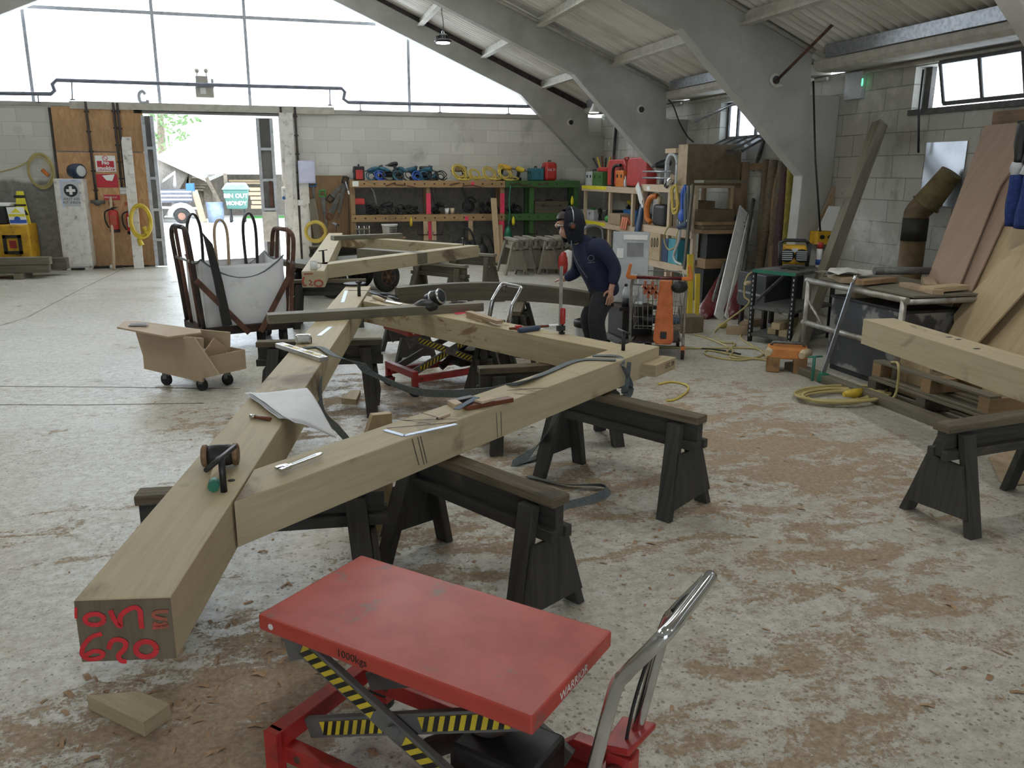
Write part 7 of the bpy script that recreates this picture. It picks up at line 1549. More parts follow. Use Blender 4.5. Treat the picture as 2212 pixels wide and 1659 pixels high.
# sheets leaning on the side wall above the pallets
SP, SN = V((5.25, 5, .29)), V((2.15, 0, -1.40)).normalized()
def sheet_lean(pix, off, mat, label, name='plywood_sheet', th=.018):
    P = SP - SN * off * -1; pts = [at_plane(x, y, SP - SN * -off, SN) for x, y in pix]; mb = MB(); mb.prism(pts, SN * th if SN.x > 0 else -SN * th, ax=(SN.cross(V((0, 1, 0))))); return solo(mb, name, mat, label, 'board', bevel=.0015)
sheet_lean([(2255, 250), (2290, 960), (2090, 900), (1960, 800), (2148, 340)], .06, 'plywood_pale', 'wide pale stained sheet leaning behind all the other leaning boards')
sheet_lean([(2127, 271), (2215, 263), (2195, 420), (2020, 800), (1925, 812)], .02, 'plywood_pink', 'pinkish board with the highest top edge leaning on the side wall')
sheet_lean([(2180, 372), (2160, 400), (1998, 800), (1978, 812), (1908, 806), (2130, 402)], -.02, 'plywood_pink', 'narrower pinkish board with a pointed top leaning in front of the tall one')
sheet_lean([(2225, 516), (2170, 548), (2146, 585), (2092, 640), (2060, 680), (2060, 700), (1992, 828), (2050, 843), (2110, 742), (2230, 610)], -.045, 'plywood_pale', 'pale waney edged strip of ply leaning low across the sheets', 'ply_strip')
p = at_x(2165, 255, 6.72); bx('wall_batten', 'tool_board', 'brown timber batten fixed to the side wall above the leaning boards', 'batten', 6.72, 6.798, p.y - .6, p.y + .12, p.z - .09, p.z + .07)
# jacket hanging at the picture edge
JX = 5.75; j = lambda x, y: at_x(x, y, JX)
t = thing('jacket', 'blue and black jacket with a grey band hanging at the right edge', 'jacket', tuple(j(2195, 490)))
def cloth(pix, mat, nm, th=.09):
    mb = MB(); c = [j(x, y) for x, y in pix]; n = 10
    def fn(u, v): p = (c[0] * (1 - u) + c[1] * u) * (1 - v) + (c[3] * (1 - u) + c[2] * u) * v; return p + V((-.03 * math.sin(u * 14 + v * 2) - .02 * mnoise.noise(p * 6), 0, 0))
    mb.grid(fn, 16, 10, thick=th * .3, ax=(0, 0, 1)); mb.build(nm, mat, t)
cloth(((2207, 262), (2265, 250), (2260, 350), (2196, 352)), 'black', 'shoulder'); cloth(((2196, 352), (2262, 348), (2260, 376), (2192, 378)), 'pale_grey_plastic', 'grey_band'); cloth(((2192, 378), (2262, 374), (2250, 500), (2175, 488)), 'cloth_blue', 'body')
# leaning dark post
A = at_z(1724, 756); B = at_x(1912, 268, 6.70); A = V((A.x, A.y, .0)); d = (B - A).normalized(); A2 = A + V((0, 0, .05)); mb = MB(); mb.beam(A2, B - V((.07, 0, 0)), .13, .12, up=(0, 1, 0)); solo(mb, 'leaning_post', 'grey_timber', 'tall grey squared timber leaning against the side wall', 'timber', bevel=.004)
# flue, cowl and plate
fx = 6.5; p = at_x(1975, 500, fx); fy = p.y; zt1 = at_x(1985, 462, fx).z
t = thing('stove_flue', 'rusty stove flue with a bent top entering the side wall', 'flue', (fx, fy, 0)); R_ = .125
mb = MB(); mb.tube([(fx, fy, 0), (fx, fy, zt1 - .28)], R_, 20); mb.build('pipe', 'rusty_pipe', t); mb = MB(); mb.tube([(fx, fy, zt1 - .28), (fx, fy, zt1 - .05)], R_ + .004, 20); mb.build('soot_band', 'soot_pipe', t)
mb = MB(); mb.tube(catmull([V((fx, fy, zt1 - .06)), V((fx + .01, fy, zt1 + .02)), V((fx + .07, fy - .06, zt1 + .12)), V((fx + .12, fy - .10, zt1 + .18))], 5), R_, 20); mb.build('elbow', 'rusty_pipe', t)
E1 = V((fx + .06, fy - .05, zt1 + .10)); E2 = V((6.66, fy - .24, zt1 + .42)); mb = MB(); mb.tube([E1, E1 + (E2 - E1) * .04, E2], [R_ + .03, R_ + .015, R_ - .01], 22); mb.build('cowl', 'pipe_cowl', t)
a, b2 = at_x(2002, 312, 6.79), at_x(2072, 448, 6.79); mb = MB(); mb.box(6.785, 6.799, b2.y, a.y, b2.z, a.z + .02, ax=(0, 0, 1)); solo(mb, 'wall_plate', 'zinc_plate', 'square zinc plate on the side wall behind the flue', 'plate', bevel=.002)
# yellow switch box with clipboard
YS_ = 9.2; sb = lambda x, y: at_y(x, y, YS_)
a, b2 = sb(1768, 500), sb(1818, 528); t = thing('switchgear_box', 'yellow switch box with dark knobs below a white clipboard', 'switch box', tuple(sb(1790, 528))); pbx(t, 'box', 'machine_yellow', a.x, b2.x, YS_, YS_ + .18, b2.z, a.z, .01)
for x in (1775, 1792, 1808): p = sb(x, 512); mb = MB(); mb.lathe([(.028, 0), (.022, .035)], p, 14, axis=(0, -1, 0)); mb.build('knob', 'black', t)
for x in (1773, 1784, 1795, 1806): p = sb(x, 531); mb = MB(); mb.cyl(p + V((0, .06, .03)), p + V((0, .04, -.06)), .028, .022); mb.build('cable_gland', 'dull_metal', t)
mb = MB(); mb.prism([sb(1766, 497), sb(1812, 500), sb(1826, 447), sb(1790, 445)], (0, -.012, 0)); solo(mb, 'clipboard', 'paper_white', 'white clipboard leaning above the yellow switch box', 'clipboard')
mb = MB(); mb.prism([at_y(x, y, YS_ + .12) for x, y in ((1772, 470), (1790, 430), (1798, 404), (1805, 402), (1850, 404), (1826, 470))], (0, .02, 0)); solo(mb, 'backing_board', 'plywood', 'brown rounded board behind the white clipboard', 'board')
# slotted angle table with radio and spray can
tz = .80; t = thing('metal_table', 'grey slotted steel three tier table with a green front edge', 'table', (5.44, 8.02, 0), math.radians(27)); HX, HY = .44, .255
TM = WM[t.name]; tw = lambda x, y, z: TM @ V((x, y, z))
def tb(n, m, *b, bevel=.003, ax=None, par=None): mb = MB(); mb.box(*b, ax); return mb.build(n, m, par or t, local=True, bevel=bevel)
for z in (tz, tz * .5, .1): tb('shelf', 'dull_metal', -HX, HX, -HY, HY, z - .035, z)
tb('green_edge', 'bottle_green', -HX - .004, -HX, -HY, HY, tz - .036, tz, bevel=0)
for x in (-HX + .015, HX - .015):
    for y in (-HY + .015, HY - .015):
        l = tb('leg', 'dark_metal', x - .02, x + .02, y - .02, y + .02, 0, tz - .03, ax=(0, 0, 1))
        if x < 0:
            for k in range(14): tb('slot', 'pale_grey_plastic', x - .0215, x - .0195, y - .006, y + .006, .06 + .05 * k, .085 + .05 * k, bevel=0, par=l)
mb = MB(); mb.beam((-HX + .1, HY - .01, tz * .55), (HX - .1, HY - .01, tz - .06), .02, .03); mb.build('cross_brace', 'dull_metal', t, local=True)
t = thing('site_radio', 'yellow and black jobsite radio on the metal table', 'radio', tuple(tw(.12, .1, tz)), math.radians(-30))
def RB(n, m, mb, **k): return mb.build(n, m, t, local=True, **k)
mb = MB(); mb.box(-.13, .13, -.10, .10, .03, .24); RB('case', 'machine_yellow', mb, bevel=.03)
for s in (-1, 1):
    mb = MB(); mb.lathe([(.07, 0), (.075, .02), (.055, .03)], (s * .075, -.098, .13), 20, axis=(0, -1, 0)); sp_ = RB('speaker', 'black', mb)
    for k in range(5): mb = MB(); z = .085 + .022 * k; mb.box(s * .075 - .055, s * .075 + .055, -.135, -.127, z, z + .008); mb.build('grille_bar', 'pale_grey_plastic', sp_, local=True)
    mb = MB(); mb.tube([(s * .14, -.11, .02), (s * .15, -.11, .26), (s * .15, .11, .26), (s * .14, .11, .02)], .02, 8); RB('roll_bar', 'black', mb)
mb = MB(); mb.tube([(-.145, 0, .255), (-.11, 0, .29), (.11, 0, .29), (.145, 0, .255)], .02, 8); RB('handle', 'black', mb); mb = MB(); mb.box(-.03, .03, -.108, -.095, .17, .21); RB('display', 'pale_grey_plastic', mb)
p = tw(.26, -.13, tz); t = thing('spray_can', 'white spray can with a red cap on the metal table', 'can', tuple(p)); mb = MB(); mb.lathe([(.032, 0), (.034, .01), (.034, .2), (.028, .22)], p, 18); mb.build('can', 'paper_white', t); mb = MB(); mb.lathe([(.032, .205), (.032, .27), (.028, .275)], p, 18); mb.build('cap', 'red_plastic', t); mb = MB(); mb.lathe([(.0345, .03), (.0345, .09)], p, 18); mb.build('blue_band', 'ink_blue', t)
q = tw(.36, -.21, tz); bx('red_tray', 'red_plastic', 'small flat red object beside the spray can', 'tray', q.x - .05, q.x + .06, q.y - .02, q.y + .025, tz, tz + .012); mb = MB(); mb.tube(catmull([tw(x, y, tz + .008) for x, y in ((-.25, -.05), (-.18, -.15), (-.1, .0), (-.2, .05), (-.02, -.12), (.02, -.02))], 6), .006, 6); solo(mb, 'radio_lead', 'black_cable', 'thin black lead lying on the metal table before the radio', 'cable')
for i, (y, z, x0, l) in enumerate(((-.14, .136, -.4, 'timber offcut lying at the front on the bottom tier of the metal table'), (.02, .136, -.36, 'timber offcut lying at the back on the bottom tier of the metal table'), (-.06, .208, -.42, 'timber offcut lying on two others in the bottom of the metal table'))): mb = MB(); mb.beam(tw(x0, y, z), tw(x0 + .55, y, z), .1, .07); solo(mb, 'timber_offcut', 'oak_light', l, 'offcut', bevel=.003)
# dark tool cabinet left of the table
t = thing('tool_cabinet', 'black tool cabinet draped with yellow leads left of the metal table', 'cabinet', (5.6, 8.75, 0)); h = height_over((5.36, 9.0), 585)
pbx(t, 'body', 'tool_dark', 5.36, 5.86, 8.45, 9.05, .25, h, .01)
for z in (.42, h * .62): pbx(t, 'drawer_edge', 'steel', 5.35, 5.36, 8.47, 9.03, z, z + .015, 0)
for x in (5.4, 5.82):
    for y in (8.49, 9.0): pbx(t, 'leg', 'black_steel', x - .025, x + .025, y - .025, y + .025, 0, .25)
def cable(name, pts, r, mat, label, z=None, plug=None):
    P = [V(p) if len(p) == 3 else at_z(p[0], p[1], r) for p in pts]; t = thing(name, label, 'cable', tuple(P[0])); mb = MB(); mb.tube(catmull(P, 6), r, 6); mb.build('lead', mat, t)
    for q, m in (plug or ()): q = at_z(q[0], q[1], .03) if len(q) == 2 else V(q); mb = MB(); mb.tube([q - V((.06, .02, 0)), q - V((.01, 0, 0)), q + V((.05, .02, 0))], [.02, .032, .026], 10); mb.build('plug', m, t)
cable('yellow_lead', [(5.9, 8.7, h + .02), (5.6, 8.75, h + .03), (5.34, 8.8, h - .02), (5.30, 8.8, h * .6), (5.3, 8.7, .3), (1545, 715), (1560, 738), (1588, 742), (1570, 760)], .011, 'faded_yellow_cable', 'yellow lead draped over the black tool cabinet to the floor', plug=[((5.62, 8.7, h + .04), 'yellow_cable'), ((5.3, 8.72, .55), 'handle_ash'), ((1562, 703), 'yellow_cable')])
cable('yellow_lead', [(1400, 748), (1500, 752), (1620, 752), (1650, 765), (1600, 778), (1530, 768), (1530, 757), (1600, 770), (1655, 775), (1640, 755), (1600, 730), (1612, 712)], .010, 'faded_yellow_cable', 'yellow lead looping on the floor between trolley and orange box')
cable('yellow_lead', [(1500, 722), (1540, 735), (1582, 755), (1580, 772), (1640, 776), (1672, 782)], .010, 'faded_yellow_cable', 'yellow lead running from the level to the orange box')
cable('yellow_lead', [(1422, 830), (1450, 825), (1483, 832), (1485, 845), (1460, 862), (1440, 866)], .009, 'yellow_cable', 'small open loop of yellow lead on the floor beyond the strapped corner'); cable('black_lead', [(1390, 746), (1480, 750), (1560, 757), (1600, 765)], .008, 'black_cable', 'black lead on the floor under the shopping trolley')
t = thing('yellow_cable', 'coiled yellow cable on the floor before the pallets', 'cable coil', tuple(at_z(1815, 858))); mb = MB(); coil(mb, at_z(1812, 858, .02), .36, .011, 7, (0, 0, 1), .4, 11, .55); mb.build('coil', 'faded_yellow_cable', t); mb = MB(); p = at_z(1845, 850, .05); mb.tube([p - V((.1, 0, 0)), p, p + V((.09, .03, 0))], [.02, .04, .035], 10); mb.build('plug', 'yellow_plastic', t); mb = MB(); mb.tube(catmull([at_z(1880, 866, .012), at_z(1910, 872, .012), at_z(1935, 850, .1), V((4.68, 5.4, .33)), V((4.80, 5.62, .30))], 6), .011, 6); mb.build('lead', 'faded_yellow_cable', t)
# orange transformer box
p = at_z(1697, 801); t = thing('site_transformer', 'orange and brown site transformer box on the floor', 'transformer', (p.x, p.y, 0), math.radians(-32))
for s in (-1, 1): mb = MB(); mb.box(s * .12 - .06, s * .12 + .06, -.11, .11, 0, .15); mb.build('side', 'box_brown', t, local=True, bevel=.01)
mb = MB(); mb.box(-.18, .18, -.11, .11, .13, .24); mb.build('case', 'box_orange', t, local=True, bevel=.02); mb = MB(); mb.tube([(-.15, 0, .235), (-.13, 0, .27), (.13, 0, .27), (.15, 0, .235)], .015, 8); mb.build('handle', 'dull_metal', t, local=True)
for x, y in ((-.16, -.08), (.14, -.12)): mb = MB(); mb.tube([(x + .05, y + .06, .2), (x, y, .2), (x - .02, y - .06, .19)], [.04, .04, .03], 12); mb.build('plug', 'handle_ash', t, local=True)
# sash cramp with green foot
A = at_z(1775, 826); B = at_x(1843, 611, 4.80); mb = MB(); t = thing('sash_cramp', 'silver bar cramp with a green foot leaning on the scaffold frame', 'clamp', tuple(A)); mb.beam(A + V((0, 0, .06)), B, .038, .012, up=(0, 1, 0)); mb.build('bar', 'galvanised', t)
mb = MB(); mb.beam(A, A + (B - A) * .1, .09, .06, up=(0, 1, 0)); mb.build('foot', 'bottle_green', t, bevel=.012); mb = MB(); q = A + V((-.1, 0, .12)); mb.cyl(q + V((0, 0, -.1)), q + V((.0, 0, .12)), .014); mb.cyl(q + V((-.06, 0, .12)), q + V((.08, 0, .12)), .008); mb.build('screw', 'bottle_green', t); mb = MB(); d = (B - A).normalized(); mb.cyl(B, B + d * .07, .014); mb.build('stud', 'chrome', t)
# scaffold tube bench with timber on top and steel tank behind
FX0, FX1, FY0, FY1 = 4.83, 5.75, 5.60, 6.88; fz = height_over((FX0, FY1), 604)
t = thing('tube_bench', 'bench of alloy scaffold tubes piled with offcuts', 'bench', ((FX0 + FX1) / 2, (FY0 + FY1) / 2, 0))
for x in (FX0, FX1):
    for y in (FY0, FY1): mb = MB(); mb.cyl((x, y, 0), (x, y, fz), .026, n=14); mb.build('leg', 'tube_alloy', t)
    for z in (fz - .01, fz * .5): mb = MB(); mb.cyl((x, FY0 - .04, z), (x, FY1 + .04, z), .026, n=14); mb.build('rail', 'tube_alloy', t)
for y in (FY0, FY1): mb = MB(); mb.cyl((FX0, y, fz - .03), (FX1, y, fz - .03), .024, n=12); mb.build('cross_rail', 'tube_alloy', t)
mb = MB(); mb.cyl((FX0, FY1, fz * .78), (FX0, FY1 - .28, fz * .5), .014); mb.build('stay', 'tube_alloy', t)
pbx(t, 'bench_board', 'grey_timber', FX0 + .1, FX1, FY0, FY1, fz + .0, fz + .02)
t = thing('steel_tank', 'dark steel tank with pale scorched patches under the tube bench', 'tank', (5.35, 6.2, 0)); pbx(t, 'shell', 'tank_steel', 4.98, 5.68, 5.72, 6.72, .05, fz - .13, .01); pbx(t, 'skid', 'dark_metal', 5.0, 5.66, 5.76, 6.68, 0, .05); pbx(t, 'rim', 'dark_metal', 4.97, 5.69, 5.71, 6.73, fz - .15, fz - .125, .003)
bx('ply_sheet', 'plywood_pale', 'pale ply panel standing against the tank behind the oak beam', 'board', 4.945, 4.975, 5.35, 5.75, .02, .5)
bx('timber_offcut', 'oak_light', 'pale offcut on the tank under the bench', 'offcut', 5.02, 5.35, 6.45, 6.55, fz - .125, fz - .06)
rnd = random.Random(12)
for i, (x, y, a, l, w, h, m, lab) in enumerate(((5.0, 6.62, 1.2, .45, .16, .05, 'oak_light', 'thick pale block at the left of the bench pile'), (5.1, 6.3, .3, .5, .12, .04, 'pine_old', 'brown stick in the middle of the bench pile'), (5.2, 5.85, 1.4, .5, .1, .04, 'plywood', 'brown offcut lying along the right of the bench pile'), (5.35, 5.75, .2, .45, .14, .04, 'pine', 'pale offcut across the right end of the bench pile'), (5.5, 6.1, .9, .6, .1, .05, 'plywood', 'offcut at the back of the bench pile'))):
    d = V((math.cos(a), math.sin(a), 0)) * l / 2; c = V((x, y, fz + .021 + h / 2 + .012 * (i % 2))); mb = MB(); mb.beam(c - d, c + d, w, h); solo(mb, 'bench_offcut', m, lab, 'offcut', bevel=.002)
for i, (x, y, a, lab) in enumerate(((4.98, 6.60, .2, 'uppermost grey card of the papers on the bench pile'), (5.05, 6.68, .8, 'pale card sticking out beneath the papers on the bench pile'), (5.2, 6.75, -.3, 'crumpled paper at the back of the bench papers'))):
    c = V((x, y, fz + .10 - .012 * i)); d = V((math.cos(a), math.sin(a), 0)); mb = MB(); n = V((-d.y, d.x, 0)); mb.grid(lambda u, v: c + d * (u - .5) * .42 + n * (v - .5) * .28 + V((0, 0, .02 * math.sin(5 * u + 3 * v + i))), 8, 6, thick=.002); solo(mb, 'paper_scrap', 'plaster_bits', lab, 'paper')
mb = MB(); mb.cyl((5.2, 6.45, fz + .12), (5.75, 6.35, fz + .12), .035); solo(mb, 'cardboard_tube', 'dull_metal', 'dark tube lying at the back of the bench pile', 'tube')
# rolls, cloths and panels standing along the side wall
for i, (x0, y0, x1, y1, r, m, lab) in enumerate(((1640, 600, 1656, 347, .06, 'cloth_brown', 'dark roll at the left end of the standing rolls'), (1632, 612, 1672, 347, .075, 'cloth_brown', 'second brown roll standing against the side wall'), (1668, 600, 1678, 350, .05, 'tool_board', 'thin brown pole among the standing rolls'), (1650, 610, 1690, 350, .06, 'cloth_brown', 'slanting brown roll in the middle of the standing rolls'), (1676, 600, 1698, 350, .065, 'cloth_plum', 'plum dark roll right of the slanting one'), (1690, 600, 1710, 352, .06, 'cloth_yellow', 'dull yellow roll at the right of the standing rolls'), (1699, 590, 1722, 375, .055, 'cloth_yellow', 'yellow cloth hanging last before the concrete leg'))):
    A = at_x(x0, y0, 6.35 + .03 * (i % 2)); A.z = .01; B = at_x(x1, y1, 6.70 - .04 * (i % 2)); mid = A.lerp(B, .5) + V((0, .02 * (-1) ** i, 0)); mb = MB(); mb.tube(catmull([A, mid, B], 5), r, 12, flat=.85); solo(mb, 'fabric_roll', m, lab, 'roll')
A = at_x(1594, 395, 6.7); bx('timber_post', 'pine_old', 'old brown timber post fixed upright on the side wall by the rolls', 'post', 6.68, 6.798, A.y - .12, A.y + .12, 0, at_x(1605, 350, 6.7).z)
bx('wall_rail', 'pine_old', 'brown rail on the side wall behind the standing rolls', 'rail', 6.74, 6.798, 9.85, 11.3, at_x(1640, 352, 6.74).z - .1, at_x(1640, 352, 6.74).z)
def lean(x0, y0, x1, y1, w, th, mat, lab, X1=6.6, name='leaning_strip', up=(0, 1, 0)):
    A = at_z(x0, y0); B = at_x(x1, y1, X1); mb = MB(); mb.beam(A + V((0, 0, .005)), B, w, th, up=up); return solo(mb, name, mat, lab, 'panel', bevel=.002)
lean(1552, 690, 1606, 452, .17, .02, 'white_plastic', 'wide white plastic panel leaning beside the pine bay', 6.45); lean(1572, 690, 1622, 470, .12, .02, 'white_plastic', 'narrow white panel leaning right of the wide one', 6.5); lean(1585, 690, 1628, 430, .05, .03, 'dull_metal', 'grey strip leaning right of the white panels', 6.6)
for x0, y0, x1, y1, lab in ((1520, 690, 1562, 583, 'folded maroon cloth umbrella leaning beside the white panel'), (1580, 690, 1610, 560, 'second maroon folded cloth half behind the white panels')):
    A, B = at_z(x0, y0), at_x(x1, y1, 5.9 if x0 < 1560 else 6.1); t = thing('folded_umbrella', lab, 'umbrella', tuple(A)); mb = MB(); mb.tube([A, A.lerp(B, .12), A.lerp(B, .45), A.lerp(B, .9)], [.03, .13, .09, .03], 10, flat=.6); mb.build('cloth', 'maroon', t); mb = MB(); mb.cyl(A.lerp(B, .3) - V((.03, .1, 0)), B + V((.02, 0, .1)), .022); mb.build('pole', 'dull_metal', t)
lean(1560, 610, 1655, 285, .045, .04, 'dull_metal', 'long slim rod leaning up to the open window', 6.7, 'leaning_rod')
for x, y, dx, lab in ((1590, 722, -.5, 'tan block lying on the floor left of the metal table'), (1608, 712, .9, 'brick sized block on end near the metal table leg'), (1628, 705, .2, 'third block behind the other two by the metal table')): p = at_z(x, y); d = V((math.cos(dx), math.sin(dx), 0)) * .11; mb = MB(); mb.beam(p - d + V((0, 0, .045)), p + d + V((0, 0, .045)), .1, .09); solo(mb, 'timber_offcut', 'plywood', lab, 'offcut', bevel=.003)
# yellow level and tool box beside the trolley
p = at_z(1489, 705); t = thing('box_level', 'tall yellow spirit level standing by the trolley', 'spirit level', tuple(p)); mb = MB(); mb.beam((p.x, p.y, .0), (p.x + .02, p.y + .12, .86), .075, .03, up=(0, 1, 0)); mb.build('body', 'yellow_plastic', t, bevel=.003)
p2 = at_z(1490, 718); bx('toolbox', 'card_brown', 'dark brown box standing on the floor right of the trolley', 'box', p2.x - .14, p2.x + .15, p2.y - .05, p2.y + .2, 0, .19, bevel=.01)
mb = MB(); mb.beam((p.x + .12, p.y + .05, .0), (p.x + .15, p.y + .15, .62), .06, .03, up=(0, 1, 0)); solo(mb, 'box_level', 'yellow_plastic', 'shorter yellow level behind the tall one by the trolley', 'spirit level', bevel=.003)
# shopping trolley seen from its handle end
w = [at_z(x, y) for x, y in ((1481, 778), (1366, 757), (1395, 742), (1340, 738))]; th_ = height_over(w[0], 596)
a, b2 = V((w[0].x, w[0].y, 0)), V((w[1].x, w[1].y, 0)); a = V((3.80, 7.38, 0)); b2 = V((3.33, 7.62, 0)); tu = (a - b2).normalized(); tv = V((-tu.y, tu.x, 0)); cw = (a - b2).length; c = (a + b2) / 2 + tv * .32
t = thing('shopping_trolley', 'wire shopping trolley with orange handle horns and a hanging orange cover', 'trolley', tuple(c), math.atan2(tu.y, tu.x)); hw = cw / 2
def TB(n, m, mb, **k): return mb.build(n, m, t, local=True, **k)
for s in (-1, 1):
    mb = MB(); mb.tube(catmull([V((s * hw, -.32, .12)), V((s * hw, -.36, .45)), V((s * (hw + .0), -.40, th_ - .1)), V((s * (hw - .02), -.42, th_ - .02))], 5), .014, 8); TB('upright', 'tube_alloy', mb)
    mb = MB(); mb.tube([(s * hw, -.32, .16), (s * hw * .8, .3, .14)], .013, 8); TB('chassis_rail', 'tube_alloy', mb)
    for y, xx in ((-.32, hw), (.3, hw * .8)): mb = MB(); mb.lathe([(.03, -.018), (.05, -.014), (.05, .014), (.03, .018)], (s * xx, y, .05), 18, axis=(1, 0, 0)); wh = TB('castor', 'black_rubber', mb); mb = MB(); mb.box(s * xx - .022, s * xx + .022, y - .02, y + .02, .06, .13); mb.build('fork', 'orange_plastic' if y < 0 else 'dull_metal', wh, local=True)
    mb = MB(); mb.prism([(s * (hw - .05), -.44, th_ - .04), (s * (hw + .04), -.44, th_ - .04), (s * (hw + .06), -.44, th_ - .01), (s * (hw + .03), -.44, th_ + .11), (s * hw, -.44, th_ + .11), (s * (hw + .02), -.44, th_ + .0), (s * (hw - .05), -.44, th_ - .005)], (0, .035, 0)); TB('handle_horn', 'orange_plastic', mb, bevel=.008)
mb = MB(); mb.cyl((-hw, -.42, th_ - .02), (hw, -.42, th_ - .02), .017); TB('handle_bar', 'maroon', mb)
zr = (.3, .42, .54, th_ - .1)
for z in zr: f = .8 + .2 * z / th_; mb = MB(); mb.tube([(-hw * f, -.36, z), (hw * f, -.36, z), (hw * f * .85, .36, z + .06), (-hw * f * .85, .36, z + .06)], .005 if z < .7 else .008, 6, closed=True); TB('basket_ring', 'tube_alloy', mb)
for k in range(11):
    u = -1 + 2 * k / 10
    for y, f in ((-.36, 1.0), (.36, .85)): mb = MB(); mb.cyl((u * hw * .86 * f, y, .3), (u * hw * f, y, th_ - .1), .0035, n=5); TB('basket_wire', 'tube_alloy', mb)
for k in range(1, 7):
    for s in (-1, 1): y = -.36 + .72 * k / 7; f = 1 - .15 * k / 7; mb = MB(); mb.cyl((s * hw * .86 * f, y, .31), (s * hw * f, y, th_ - .07), .0035, n=5); TB('basket_wire', 'tube_alloy', mb)
for y in (-.2, 0, .2): mb = MB(); mb.cyl((-hw * .85, y, .3), (hw * .85, y, .3), .006, n=6); TB('basket_floor', 'tube_alloy', mb)
mb = MB(); mb.box(-hw * .8, hw * .8, -.25, .3, .15, .17); TB('lower_tray', 'black_steel', mb)
tm = WM[t.name]
def tl(*p): return tm @ V(p)
mb = MB(); mb.prism([tl(*q) for q in ((.01, -.47, th_ - .04), (.13, -.47, th_ - .04), (.17, -.48, .21), (.14, -.48, .17), (.0, -.48, .17), (-.03, -.48, .21))], tl(0, .04, 0) - tl(0, 0, 0)); o = solo(mb, 'orange_cover', 'orange_cover', 'long orange cover hanging from the trolley handle', 'cover', bevel=.012); mb = MB(); mb.prism([tl(*q) for q in ((.04, -.486, .23), (.10, -.486, .23), (.10, -.486, .30), (.04, -.486, .30))], tl(0, .006, 0) - tl(0, 0, 0)); mb.build('black_badge', 'black', o, bevel=.004)
for k in range(4): p = tl(-.13 + .035 * k, -.46, th_ - .05 - .04 * (k % 2)); mb = MB(); mb.beam(p, p + V((0, 0, -.13)), .022, .02); mb.beam(p + V((-.03, 0, -.05)), p + V((.04, 0, -.09)), .02, .02); solo(mb, 'spring_clamp', 'copper_clamp', 'copper coloured clamp hanging on the trolley handle', 'clamp', 'copper clamps on the trolley handle')
mb = MB(); p = tl(.2, -.46, th_ - .10); mb.ball(p, .075, (1.2, .7, .8)); solo(mb, 'black_bundle', 'black', 'black bundle hanging at the right of the trolley handle', 'bundle')
for k, (x, z, m, lab) in enumerate(((-.1, .34, 'tool_dark', 'dark tool lying at the left in the trolley basket'), (.12, .34, 'slate_grip', 'grey tool lying at the right in the trolley basket'))): p = tl(x, 0, z); mb = MB(); mb.ball(p, .1, (1.2, 1.6, .45)); solo(mb, 'basket_tool', m, lab, 'tool')
# display board on a low black cart with a bottle
A = V((3.33, 8.16, 0)); B = V((3.66, 7.98, 0)); zt_ = height_over(B, 527); zl = height_over(A, 500); t = thing('notice_board', 'grey notice board with papers standing on the low black cart', 'board', tuple((A + B) / 2 + V((0, 0, .47)))); n = V((-.45, -.83, 0)).normalized()
mb = MB(); mb.hexa([A + V((0, 0, .48)), B + V((0, 0, .48)), B - n * .03 + V((0, 0, .48)), A - n * .03 + V((0, 0, .48)), A + V((0, 0, zl)), B + V((0, 0, zl)), B - n * .03 + V((0, 0, zl)), A - n * .03 + V((0, 0, zl))]); mb.build('panel', 'pale_grey_plastic', t, bevel=.004)
bp = lambda u, z: A.lerp(B, u) + n * .004 + V((0, 0, z))
for u0, u1, z0, z1, m in ((.3, .95, zl - .08, zl - .03, 'paper_white'), (.12, .3, zl - .27, zl - .17, 'paper_white'), (.4, .85, zl - .25, zl - .11, 'grey_tray'), (.55, .75, .56, .78, 'paper'), (.58, .72, .6, .75, 'bottle_green')): mb = MB(); o = n * (.003 if m != 'bottle_green' else .005); mb.hexa([bp(u0, z0), bp(u1, z0), bp(u1, z0) + o, bp(u0, z0) + o, bp(u0, z1), bp(u1, z1), bp(u1, z1) + o, bp(u0, z1) + o]); mb.build('notice', m if m != 'bottle_green' else 'pale_grey_plastic', t)
t = thing('low_cart', 'low black cart with a flap carrying board and bottle behind the person', 'cart', (3.45, 8.0, 0)); cx, cy = 3.5, 8.05
pbx(t, 'deck', 'black_steel', cx - .22, cx + .2, cy - .25, cy + .25, .44, .475); pbx(t, 'cabinet', 'black', cx - .16, cx + .18, cy - .2, cy + .2, .14, .44, .01); pbx(t, 'lower_deck', 'dull_metal', cx - .24, cx + .2, cy - .3, cy + .22, .10, .135)
for x in (-.18, .14):
    for y in (-.2, .16): mb = MB(); mb.cyl((cx + x - .02, cy + y, .05), (cx + x + .02, cy + y, .05), .05, n=14); mb.build('castor', 'black_rubber', t)
mb = MB(); p = V((3.36, 7.84, .476)); p.z = .476; t = thing('water_bottle', 'clear water bottle with a black lower half beside the notice board', 'bottle', tuple(p)); mb.lathe([(.036, .09), (.036, .15), (.014, .2), (.014, .21)], p, 16); mb.build('bottle', 'clear_plastic', t); mb = MB(); mb.lathe([(.037, 0), (.038, .09)], p, 16); mb.build('sleeve', 'black', t); mb = MB(); mb.lathe([(.016, .21), (.016, .235)], p, 12); mb.build('cap', 'black', t)
for k in range(3): p = V((3.42 + .05 * k, 7.83, .476)); mb = MB(); mb.lathe([(.02, 0), (.026, .03), (.02, .05)], p, 10); solo(mb, 'small_jar', 'clear_plastic', ('left', 'middle', 'right')[k] + ' one of three small clear jars at the foot of the notice board', 'jar')
